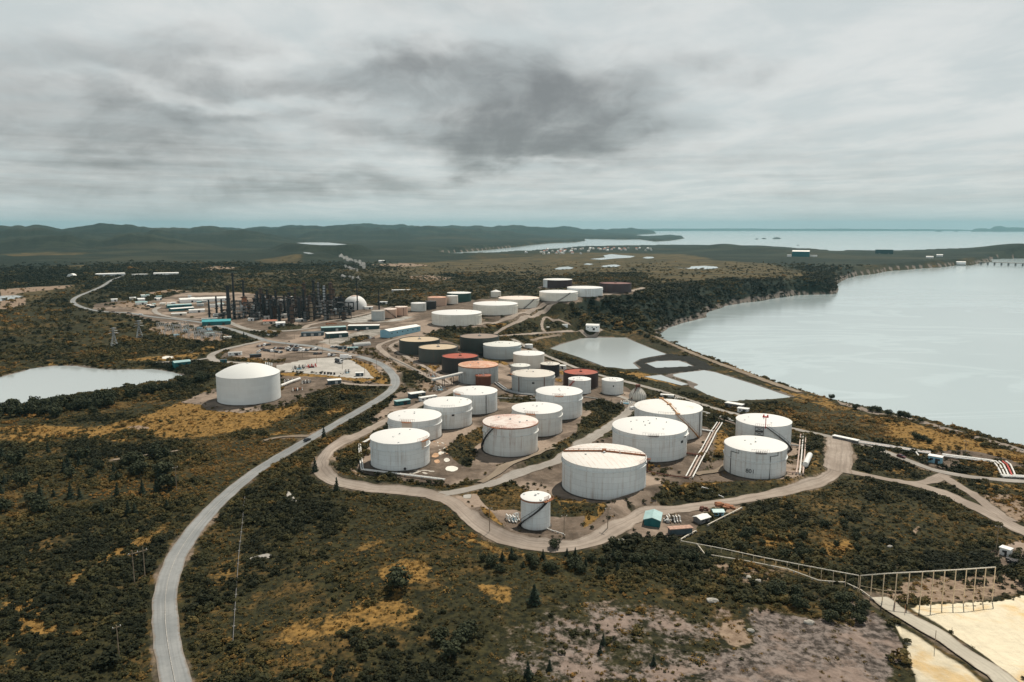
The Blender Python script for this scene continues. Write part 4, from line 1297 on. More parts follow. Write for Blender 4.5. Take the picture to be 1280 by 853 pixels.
far_ridge('far_hills', [(760, 287.2), (800, 286.2), (850, 286), (920, 285.9), (980, 286.2), (1050, 286.1), (1120, 286.6), (1190, 287), (1215, 288.2)], 32500, 2000)
far_ridge('island', [(1207, 289.5), (1212, 286.2), (1221, 285.4), (1230, 286.2), (1236, 283.4), (1243, 282.6), (1252, 284.4), (1262, 284.2), (1272, 284.8), (1300, 284.5), (1360, 286), (1400, 289)], 27000, 1800)
far_ridge('islet', [(1162, 290), (1166, 287.9), (1170, 288.2), (1173, 290)], 26000, 300)
far_ridge('islet', [(1186, 290), (1189, 288.6), (1193, 290)], 26000, 250)
for a in ((944, 948, 298.6, 4), (952, 958, 298, 5), (966, 976, 297.9, 8), (996, 999, 306.2, 2)):
    c = on_level([((a[0] + a[1]) / 2, a[2] + .7)], 0)[0]
    w = (a[1] - a[0]) * mpp(c)
    m = MB()
    m.lathe([(w * .55, -2), (w * .5, a[3] * .5), (w * .3, a[3] * 1.6), (.1, a[3] * 2.2)], 14, (c[0], c[1], 0))
    tag(m.build('islet', M['hills']), kind='structure')

# ------------------------------------------------------------------ air, sun and sky
SUN = Vector((5.0, 8.5, 14.6)).normalized()
sl = bpy.data.lights.new('sun', 'SUN')
sl.energy = 5.0
sl.angle = math.radians(.6)
sl.color = (1, .915, .78)
so = bpy.data.objects.new('sun', sl)
COL.objects.link(so)
so.rotation_euler = SUN.to_track_quat('Z', 'Y').to_euler()

hz = MB().box((0, 14000, 210), (80000, 50000, 440)).build('haze', None)
hm, nt = new_mat('haze')
t = NT(nt)
pv = t.n('ShaderNodeVolumePrincipled')
pv.inputs['Color'].default_value = (.33, .65, .77, 1)
pv.inputs['Density'].default_value = HAZE if 'HAZE' in globals() else 3.0e-5
pv.inputs['Anisotropy'].default_value = .25
o_ = t.n('ShaderNodeOutputMaterial')
t.link(pv.outputs[0], o_.inputs['Volume'])
hz.data.materials.append(hm)
tag(hz, kind='stuff')

world = bpy.data.worlds.new('World')
scene.world = world
world.use_nodes = True
nt = world.node_tree
nt.nodes.clear()
t = NT(nt)
tc = t.n('ShaderNodeTexCoord')
sky = t.n('ShaderNodeTexSky', sky_type='NISHITA')
sky.sun_disc = False
sky.sun_elevation = math.asin(SUN.z)
sky.sun_rotation = math.atan2(SUN.x, SUN.y)
D = tc.outputs['Generated']
sx = t.n('ShaderNodeSeparateXYZ')
t.link(D, sx.inputs[0])
zc = t.math('ADD', t.math('MAXIMUM', sx.outputs[2], 0.0), .045)
u = t.math('DIVIDE', sx.outputs[0], zc)
v = t.math('DIVIDE', sx.outputs[1], zc)
cv = t.n('ShaderNodeCombineXYZ')
t.link(u, cv.inputs[0])
t.link(v, cv.inputs[1])
P = cv.outputs[0]
n1 = t.noise(t.scale(P, (.42, .30, 1), (3.1, 1.7, 0)), 1.0, 7, .58, .5)
n2 = t.noise(t.scale(P, (1.3, .8, 1), (7.3, 2.2, 0)), 1.0, 7, .62, .3)
wv = t.n('ShaderNodeTexNoise')
t.link(t.scale(D, (1, 1, 2.6)), wv.inputs['Vector'])
wv.inputs['Scale'].default_value = 5.0
wv.inputs['Detail'].default_value = 5
ws = t.n('ShaderNodeVectorMath', operation='MULTIPLY_ADD')
t.link(wv.outputs['Color'], ws.inputs[0])
ws.inputs[1].default_value = (.34, .34, .20)
ws.inputs[2].default_value = (-.17, -.17, -.10)
wd = t.n('ShaderNodeVectorMath', operation='ADD')
t.link(D, wd.inputs[0])
t.link(ws.outputs[0], wd.inputs[1])

w2 = t.n('ShaderNodeTexNoise')
t.link(t.scale(D, (1, 1, 1.6)), w2.inputs['Vector'])
w2.inputs['Scale'].default_value = 3.2
w2.inputs['Detail'].default_value = 4
ws2 = t.n('ShaderNodeVectorMath', operation='MULTIPLY_ADD')
t.link(w2.outputs['Color'], ws2.inputs[0])
ws2.inputs[1].default_value = (.42, .42, .34)
ws2.inputs[2].default_value = (-.21, -.21, -.17)
wd2 = t.n('ShaderNodeVectorMath', operation='ADD')
t.link(D, wd2.inputs[0])
t.link(ws2.outputs[0], wd2.inputs[1])
n3 = t.noise(t.scale(wd2.outputs[0], (1.5, 1.5, 2.9)), 2.1, 12, .60, .0)
n4 = t.noise(t.scale(D, (1.6, 1.6, 26.0)), 2.0, 9, .62, .3)


def blob(px, py, a, b, s=1.0):
    """a soft cloud mass about a direction, wider than high"""
    d = rays([(px, py)])[0]
    e = t.n('ShaderNodeVectorMath', operation='SUBTRACT')
    t.link(wd.outputs[0], e.inputs[0])
    e.inputs[1].default_value = tuple(d)
    q = t.scale(e.outputs[0], (1 / a, 1 / a, 1 / b))
    l = t.n('ShaderNodeVectorMath', operation='LENGTH')
    t.link(q, l.inputs[0])
    return t.math('MULTIPLY', t.math('SUBTRACT', 1.0, t.step(l.outputs['Value'], .0, 1.0)), s)


B = None
for a in ((540, 125, .80, .22, .20), (650, 175, .18, .07, .30), (540, 105, .42, .095, .50), (690, 165, .27, .085, .62), (590, 190, .17, .07, .40), (390, 90, .32, .07, .22), (200, 95, .30, .08, .14), (850, 105, .16, .07, .36), (960, 88, .15, .06, .36), (40, 130, .34, .10, .18), (90, 190, .50, .032, .30), (120, 232, .55, .03, .30), (420, 236, .45, .026, .2), (330, 160, .40, .03, .34),
          (300, 128, .28, .022, -.30), (640, 222, .26, .03, -.30), (480, 25, .60, .06, -.25), (745, 95, .10, .06, -.30), (1100, 90, .40, .16, -.25)):
    b = blob(*a)
    B = b if B is None else t.math('ADD', B, b)
nn = t.math('ADD', t.math('MULTIPLY', t.math('SUBTRACT', n3, .5), 3.0), t.math('MULTIPLY', t.math('SUBTRACT', n2, .5), .7))
dk = t.math('ADD', t.math('MULTIPLY', B, 1.0), t.math('MULTIPLY', nn, t.math('ADD', t.math('MULTIPLY', B, .55), .40)))
dk = t.math('ADD', dk, t.math('MULTIPLY', t.math('SUBTRACT', n1, .5), .40))
low = t.math('SUBTRACT', 1.0, t.step(sx.outputs[2], .05, .17))
dk = t.math('ADD', dk, t.math('MULTIPLY', t.math('MULTIPLY', t.math('SUBTRACT', n4, .47), 1.5), low))
dark = t.step(dk, -.15, 1.22)
light = t.mix(t.step(n2, .35, .65), (.61, .655, .652), (.745, .76, .742))
cloud = t.mix(dark, light, (.225, .23, .228))
zen = t.math('MULTIPLY', t.step(sx.outputs[2], .30, .62), -.78)  # overhead sky dimmed on purpose so that sun shadows read stronger
back = t.math('MULTIPLY', t.math('MULTIPLY', t.step(t.math('MULTIPLY', sx.outputs[1], -1.0), -.15, .6), t.math('SUBTRACT', 1.0, t.step(sx.outputs[2], .30, .60))), .75)  # unseen low sky behind the camera, brightness added to light tank walls
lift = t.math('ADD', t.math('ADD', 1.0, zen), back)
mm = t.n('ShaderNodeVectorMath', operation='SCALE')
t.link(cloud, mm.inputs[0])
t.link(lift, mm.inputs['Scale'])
# thin bright strip of clear air at the horizon
hor = t.math('SUBTRACT', 1.0, t.step(sx.outputs[2], .0, .055))
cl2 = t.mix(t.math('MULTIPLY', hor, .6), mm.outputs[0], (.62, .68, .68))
b1 = t.n('ShaderNodeBackground')
t.link(sky.outputs[0], b1.inputs[0])
b1.inputs[1].default_value = .08
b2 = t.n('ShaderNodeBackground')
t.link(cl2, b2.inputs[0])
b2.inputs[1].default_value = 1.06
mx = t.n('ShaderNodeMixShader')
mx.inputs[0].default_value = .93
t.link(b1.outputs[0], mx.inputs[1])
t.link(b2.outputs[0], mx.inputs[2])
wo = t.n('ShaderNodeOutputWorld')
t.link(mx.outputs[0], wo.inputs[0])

vs = scene.view_settings
vs.view_transform = 'Standard'
vs.look = 'None'
vs.exposure = -0.06
vs.gamma = 1.0
vs.use_curve_mapping = False
scene.cycles.use_denoising = True
try:
    scene.cycles.denoiser = 'OPENIMAGEDENOISE'
    scene.cycles.denoising_prefilter = 'ACCURATE'
except Exception:
    pass
scene.cycles.max_bounces = 6
scene.cycles.volume_bounces = 0
scene.cycles.caustics_reflective = False
scene.cycles.caustics_refractive = False
# ------------------------------------------------------------------ the tanks
def on_wall(R, phi, z, off=0.0):
    a = math.radians(phi)
    return ((R + off) * math.sin(a), -(R + off) * math.cos(a), z)


def arc_shell(R, p0, p1, z0, z1, th):
    m = MB()
    n = max(3, int(abs(p1 - p0) / 3))
    a0, a1 = math.radians(p0 - 90), math.radians(p1 - 90)
    m.lathe([(R + .02, z0), (R + th, z0), (R + th, z1), (R + .02, z1), (R + .02, z0)], n, (0, 0, 0), a0, a1)
    return m


def stair_parts(root, R, H, pb, pt, mat, width=.9, z0=0.0):
    n = max(10, int(math.radians(abs(pt - pb)) * R / 1.0))
    st, rl = MB(), MB()
    inner, outer = [], []
    for i in range(n + 1):
        k = i / n
        phi = pb + (pt - pb) * k
        z = z0 + (H - z0) * k
        inner.append(on_wall(R, phi, z, .12))
        outer.append(on_wall(R, phi, z, .12 + width))
    for i in range(n):
        a, b, c, d = inner[i], outer[i], outer[i + 1], inner[i + 1]
        lo = [(p[0], p[1], p[2] - .45) for p in (a, b, c, d)]
        st.add([a, b, c, d] + lo, [(0, 1, 2, 3), (7, 6, 5, 4), (0, 4, 5, 1), (1, 5, 6, 2), (2, 6, 7, 3), (3, 7, 4, 0)])
        if i % 3 == 0:
            rl.tube([b, (b[0], b[1], b[2] + 1.1)], .06, 4)
    rl.tube([(p[0], p[1], p[2] + 1.1) for p in outer], .07, 4)
    s = st.build('stair', mat, root)
    rl.build('handrail', mat, s)


def make_tank(rec, p, R, H):
    cx, w, yt, yb, wall, roof, op, label = rec
    wall_m, roof_m = WALLS[wall], ROOFS[roof]
    root = thing('storage_tank', label, 'storage tank', p, -math.atan2(p[0], p[1]))
    far = p[1] > 620
    n = 64 if far else 96
    # wall with a curb angle at the top
    m = MB()
    if op.get('float'):
        m.lathe([(R, -1.5), (R, H), (R - .35, H), (R - .35, H - 1.2)], n)
    else:
        m.lathe([(R, -1.5), (R, H - .02)], n)
    if op.get('ribs') or op.get('panels'):
        k = 30 if op.get('ribs') else 20
        for j in range(k):
            a = on_wall(R, j * 360 / k, H * .40 if op.get('ribs') else H * .46, .06)
            m.box(a, (.28, .2, H * .76 if op.get('ribs') else H * .9), math.radians(j * 360 / k))
    wobj = m.build('wall', wall_m, root, True)
    if op.get('whitepart'):
        arc_shell(R, -88, -44, 0, H - .3, .06).build('white_panel', WALLS['white'], wobj)
    # roof
    m = MB()
    if op.get('float'):
        m.lathe([(R - .36, H - .55), (R * .5, H - .4), (.01, H - .25)], n)
        rf = m.build('roof', roof_m, root, True)
        m = MB()
        m.box((0, 0, H + .0), (R * .16, R * .10, .7)).tube([(0, 0, H - .3), (0, R * .97, H + .1)], .22, 6)
        m.build('roof_drain', M['darkrust'] if roof in ('red', 'plumroof') else M['greysteel'], rf)
    elif op.get('dome'):
        rise = op['dome'] * R
        pr = [(R + .12, H - .25), (R + .12, H)]
        rad = (R * R + rise * rise) / (2 * rise)
        for k in range(1, 17):
            rr = R * (1 - k / 16)
            pr.append((max(rr, .01), H + math.sqrt(max(rad * rad - rr * rr, 0)) - (rad - rise)))
        rf = m.lathe(pr, n).build('roof', roof_m, root, True)
        q = MB()
        q.lathe([(.0, H + rise + .5), (.7, H + rise + .5), (.7, H + rise - .2)], 12)
        q.build('vent', M['white'], rf)
        q = MB()
        for j in range(4):
            MB().box((R * .58 + j * 1.3, R * .55 + j * .2, H + rise * (.5 - .05 * j) + .6), (.6, .6, 1.8)).build('roof_valve', M['white'], rf)
    else:
        rise = op.get('cone', .058) * R
        m.lathe([(R + .10, H - .28), (R + .16, H - .06), (R + .02, H), (R * .5, H + rise * .55), (.01, H + rise)], n)
        rf = m.build('roof', roof_m, root, True)
        # hatches and vents
        rr = random.Random(int(cx * 10))
        hm_ = M['white'] if roof in ('white', 'pale') else M['steel']
        MB().lathe([(.01, H + rise + .7), (.5, H + rise + .6), (.35, H + rise - .1)], 10).build('roof_vent', hm_, rf)
        for j in range(1 if far else 3):
            a = rr.uniform(0, 2 * PI)
            d = rr.uniform(.25, .9) * R
            z = H + rise * (1 - d / R)
            MB().box((d * math.cos(a), d * math.sin(a), z + .15), (.7, .7, .5), a).build('roof_hatch', hm_, rf)
        if op.get('dots'):
            for j in range(6):
                a = rr.uniform(0, 2 * PI)
                d = rr.uniform(.1, .8) * R
                MB().lathe([(.3, 0), (.28, .6), (.0, .7)], 8, (d * math.cos(a), d * math.sin(a), H + rise * (1 - d / R) - .05)).build('roof_vent', M['steel'], rf)
    # handrail on the rim
    if not far and not op.get('dome'):
        q = MB()
        c0 = op.get('plat', op.get('man', 0))
        for j in range(-4, 5):
            a = on_wall(R, c0 + j * 4, H, -.15)
            q.tube([a, (a[0], a[1], a[2] + 1.1)], .05, 4)
        q.tube([(*on_wall(R, c0 + j * 4, H + 1.1, -.15),) for j in range(-4, 5)], .05, 4)
        q.build('handrail', M['rust'] if op.get('rustplat') else M['steel'], root)
    if op.get('rim'):
        q = MB()
        q.lathe([(R + .05, H - .75), (R + .3, H - .7), (R + .3, H - .3), (R + .05, H - .25)], n)
        q.build('rim_band', M['rust'], root)
    if op.get('ring'):
        z = H * op['ring']
        q = MB()
        q.lathe([(R - .02, z - .22), (R + .42, z - .16), (R + .42, z + .06), (R - .02, z + .1)], n)
        q.build('stiffener_ring', wall_m, root)
    q = MB()
    q.lathe([(R + .0, .35), (R + .55, .3), (R + .55, -1.2)], n)
    q.build('foundation', M['footshade'], root)
    for ph in op.get('pipes', ()):
        q = MB()
        q.tube([on_wall(R, ph, 0, .35), on_wall(R, ph, H - .4, .35)], .22, 8)
        q.build('downpipe', M['darkrust'] if wall not in ('white',) else M['greysteel'], root)
    if 'stair' in op:
        b, tp = op['stair']
        stair_parts(root, R, H, b, tp, M['redpaint'] if op.get('redstair') else (M['orange'] if op.get('ladder') else M['dark']), .9 if p[1] < 620 else 1.3)
    if 'plat' in op:
        ph = op['plat']
        sw = 2.2 if not far else 3.0
        da = math.degrees(sw / R)
        mt = M['rust'] if op.get('rustplat') else M['dark']
        q = arc_shell(R, ph - da, ph + da, H - .35, H - .15, 1.5)
        pl = q.build('landing', mt, root)
        q = MB()
        for j in range(6):
            a = on_wall(R, ph - da + 2 * da * j / 5, H - .2, 1.45)
            q.tube([a, (a[0], a[1], a[2] + 1.15)], .06, 4)
        for hh in (.55, 1.1):
            q.tube([on_wall(R, ph - da + 2 * da * j / 5, H - .2 + hh, 1.45) for j in range(6)], .055, 4)
        q.build('railing', mt, pl)
        if op.get('rustplat', 0) > 1 and not far:
            wd = da * (.75 if op['rustplat'] == 3 else 1.2)
            arc_shell(R, ph - wd, ph + wd, H * (.66 if op['rustplat'] == 3 else .70), H - .4, .05).build('rusty_panel', tank_panel, root)
    if 'mark' in op:
        ph = op['mark']
        arc_shell(R, ph - 3.2, ph + 3.2, H * .60, H * .60 + 1.2, .06).build('number_plate', M['dark'], root)
    if 'man' in op:
        q = MB()
        a = on_wall(R, op['man'], 1.2, .0)
        b = on_wall(R, op['man'], 1.2, .45)
        q.tube([a, b], .6, 12)
        q.build('manhole', M['dark'] if wall == 'white' else M['steel'], root)
    if op.get('wind'):
        arc_shell(R, op['wind'] - 6, op['wind'] + 14, H * .78, H * .84, .9).build('landing', M['pipewhite'], root)
    if op.get('beam'):
        rise = .058 * R
        q = MB()
        pts = []
        for j in range(-8, 9):
            xx = j / 8 * R * .985
            yy = .10 * R - .06 * R * j / 8
            pts.append((xx, yy, H + rise * (1 - math.hypot(xx, yy) / R) + .35))
        q.tube(pts, .42, 6)
        q.box((0, .1 * R, H + rise + .5), (1.8, 1.8, 1.2))
        for j in range(-7, 8):
            q.box((pts[j + 8][0], pts[j + 8][1], pts[j + 8][2] + .45), (.14, .14, 1.0))
        q.tube([(a[0], a[1], a[2] + .9) for a in pts], .07, 4)
        q.build('walkway', M['rust'], root)
        q = MB()
        q.box(on_wall(R, 82, H - .2, .9), (2.2, 1.8, .3), math.radians(82))
        q.tube([on_wall(R, 80, H - 5, .6), on_wall(R, 80, H, .6)], .3, 6)
        q.build('landing', M['darkrust'], root)
    if op.get('ladder'):
        rise = .058 * R
        q = MB()
        a, b = (-.22 * R, .95 * R), (.27 * R, -.95 * R)
        pts = []
        for j in range(15):
            k = j / 14
            xx, yy = a[0] + (b[0] - a[0]) * k, a[1] + (b[1] - a[1]) * k
            pts.append((xx, yy, H + rise * (1 - math.hypot(xx, yy) / R) + .4))
        q.tube(pts, .34, 6)
        for e in (.8,):
            q.tube([(x + .5, y, z + e) for x, y, z in pts], .09, 4)
        for e in (0, 7, 14):
            q.box(pts[e], (2.4, 1.6, .5), .3)
        q.build('walkway', M['orange'], root)
    if op.get('shaft'):
        q = MB()
        a = on_wall(R, -7, 0, 1.3)
        for dx in (-2.0, 2.0):
            for dy in (-.9, .9):
                q.box((a[0] + dx, a[1] + dy, H * .5), (.22, .22, H))
        for k in range(6):
            q.box((a[0], a[1], H * (k + 1) / 6 - .2), (4.2, 2.0, .18))
            q.tube([(a[0] - 2, a[1] - .9, H * k / 6), (a[0] + 2, a[1] - .9, H * (k + 1) / 6)], .11, 4)
            q.tube([(a[0] + 2, a[1] - .9, H * k / 6), (a[0] - 2, a[1] - .9, H * (k + 1) / 6)], .11, 4)
        q.build('stair_tower', M['dark'], root)
        q = MB()
        c = on_wall(R, 4, H - 1, .5)
        q.tube([c, (c[0], c[1], H + 5.0)], .22, 6)
        mast = q.build('mast', M['redpaint'], root)
        q = MB()
        q.box((c[0] - .2, c[1], H + 5.2), (3.0, 1.4, .5)).box((c[0] - 1.1, c[1], H + 5.9), (.7, .7, .9)).box((c[0] + .8, c[1], H + 5.9), (.7, .7, .9))
        q.build('lamp', M['redpaint'], mast)
        q = MB()
        q.box((a[0], a[1] - .2, .5), (4.5, 3, 1.4))
        q.build('pump_base', M['orange'], root)
    if op.get('loops'):
        for p0, p1 in ((-48, -30), (28, 44)):
            q = MB()
            top = [on_wall(R, p1, H - .2, .2), on_wall(R, p1, H * .86, .2)]
            mid = [on_wall(R, p1 + (p0 - p1) * k / 4, H * .86, .2) for k in range(1, 5)]
            q.tube(top + mid + [on_wall(R, p0, .4, .2)], .16, 6)
            q.build('hose_line', M['dark'], root)
    if op.get('text'):
        fc = bpy.data.curves.new('stencilled_number', 'FONT')
        fc.body = '801'
        fc.size = 2.7
        fc.extrude = .04
        fc.align_x = 'CENTER'
        tmp = bpy.data.objects.new('tmp', fc)
        me = bpy.data.meshes.new_from_object(tmp)
        me.name = 'stencilled_number'
        bpy.data.objects.remove(tmp)
        me.materials.clear()
        me.materials.append(M['dark'])
        fo = bpy.data.objects.new('stencilled_number', me)
        COL.objects.link(fo)
        fo.parent = root
        ph = -7
        a = on_wall(R, ph, H * .22, .14)
        fo.location = a
        fo.rotation_euler = (PI / 2, 0, math.radians(ph))
    return root


tank_panel = tank_wall('rust stained panel', (.60, .50, .42), (.26, .09, .04), 1.6, .2, False)
for rec, (p, R, H) in zip(TANKS, TK):
    make_tank(rec, p, R, H)
# ------------------------------------------------------------------ buildings
def face_rz(p, yaw=0.0):
    return -math.atan2(p[0], p[1]) + math.radians(yaw)


def building(label, px, py, L, W, H, rise, yaw, wall, roof, kind='gable', name='shed', cat='shed', group=None, doors=1, wins=3, seed=0):
    """sizes in photograph pixels at that distance"""
    p = G(px, py)
    k = mpp(p)
    L, W, H, rise = L * k, W * k, H * k, rise * k
    root = thing(name, label, cat, p, face_rz(p, yaw), group)
    m = MB()
    x, y = L / 2, W / 2
    if kind == 'gable':
        pts = [(-y, -1.5), (y, -1.5), (y, H), (0, H + rise), (-y, H)]
        vs = [(-x, a, b) for a, b in pts] + [(x, a, b) for a, b in pts]
        m.add(vs, [(4, 3, 2, 1, 0), (5, 6, 7, 8, 9)] + [(i, (i + 1) % 5, 5 + (i + 1) % 5, 5 + i) for i in (0, 1, 4)])
        m.build('wall', M[wall], root)
        MB().gable(L, W, H + .02, rise, .35).build('roof', M[roof], root)
    elif kind == 'barrel':
        n = 12
        vs = []
        for xx in (-x, x):
            for i in range(n + 1):
                a = PI * i / n
                vs.append((xx, -y * math.cos(a), H * math.sin(a)))
        fs = [(i, i + 1, n + 2 + i, n + 1 + i) for i in range(n)]
        m.add(vs, fs)
        m.build('roof', M[roof], root, True)
        e = MB()
        for xx, o in ((-x + .1, 0), (x - .1, 0)):
            e.add([(xx, -y * .98 * math.cos(PI * i / n), H * .98 * math.sin(PI * i / n) - .05) for i in range(n + 1)], [tuple(range(n + 1))])
        e.build('end_wall', M[wall], root)
        H *= .75
    else:
        m.box((0, 0, H / 2 - .75), (L, W, H + 1.5))
        m.build('wall', M[wall], root)
        MB().box((0, 0, H + .14), (L + .5, W + .5, .28)).build('roof', M[roof], root)
    if kind != 'barrel':
        for j in range(doors):
            xx = -x + L * (j + .5) / doors + (.12 * L if doors == 1 else 0)
            d = MB().box((xx, -y - .04, min(1.35, H * .42)), (min(2.6, L * .22), .08, min(2.7, H * .8))).build('door', M['dark'] if wall not in ('dark', 'slate', 'darkgreen') else M['roofgrey'], root)
        for j in range(wins):
            xx = -x + L * (j + .5) / wins
            if doors and abs(xx - .12 * L) < L * .12:
                continue
            w = MB().box((xx, -y - .03, H * .62), (min(1.4, L / wins * .5), .06, min(1.1, H * .3))).build('window', M['glass'], root)
    return root


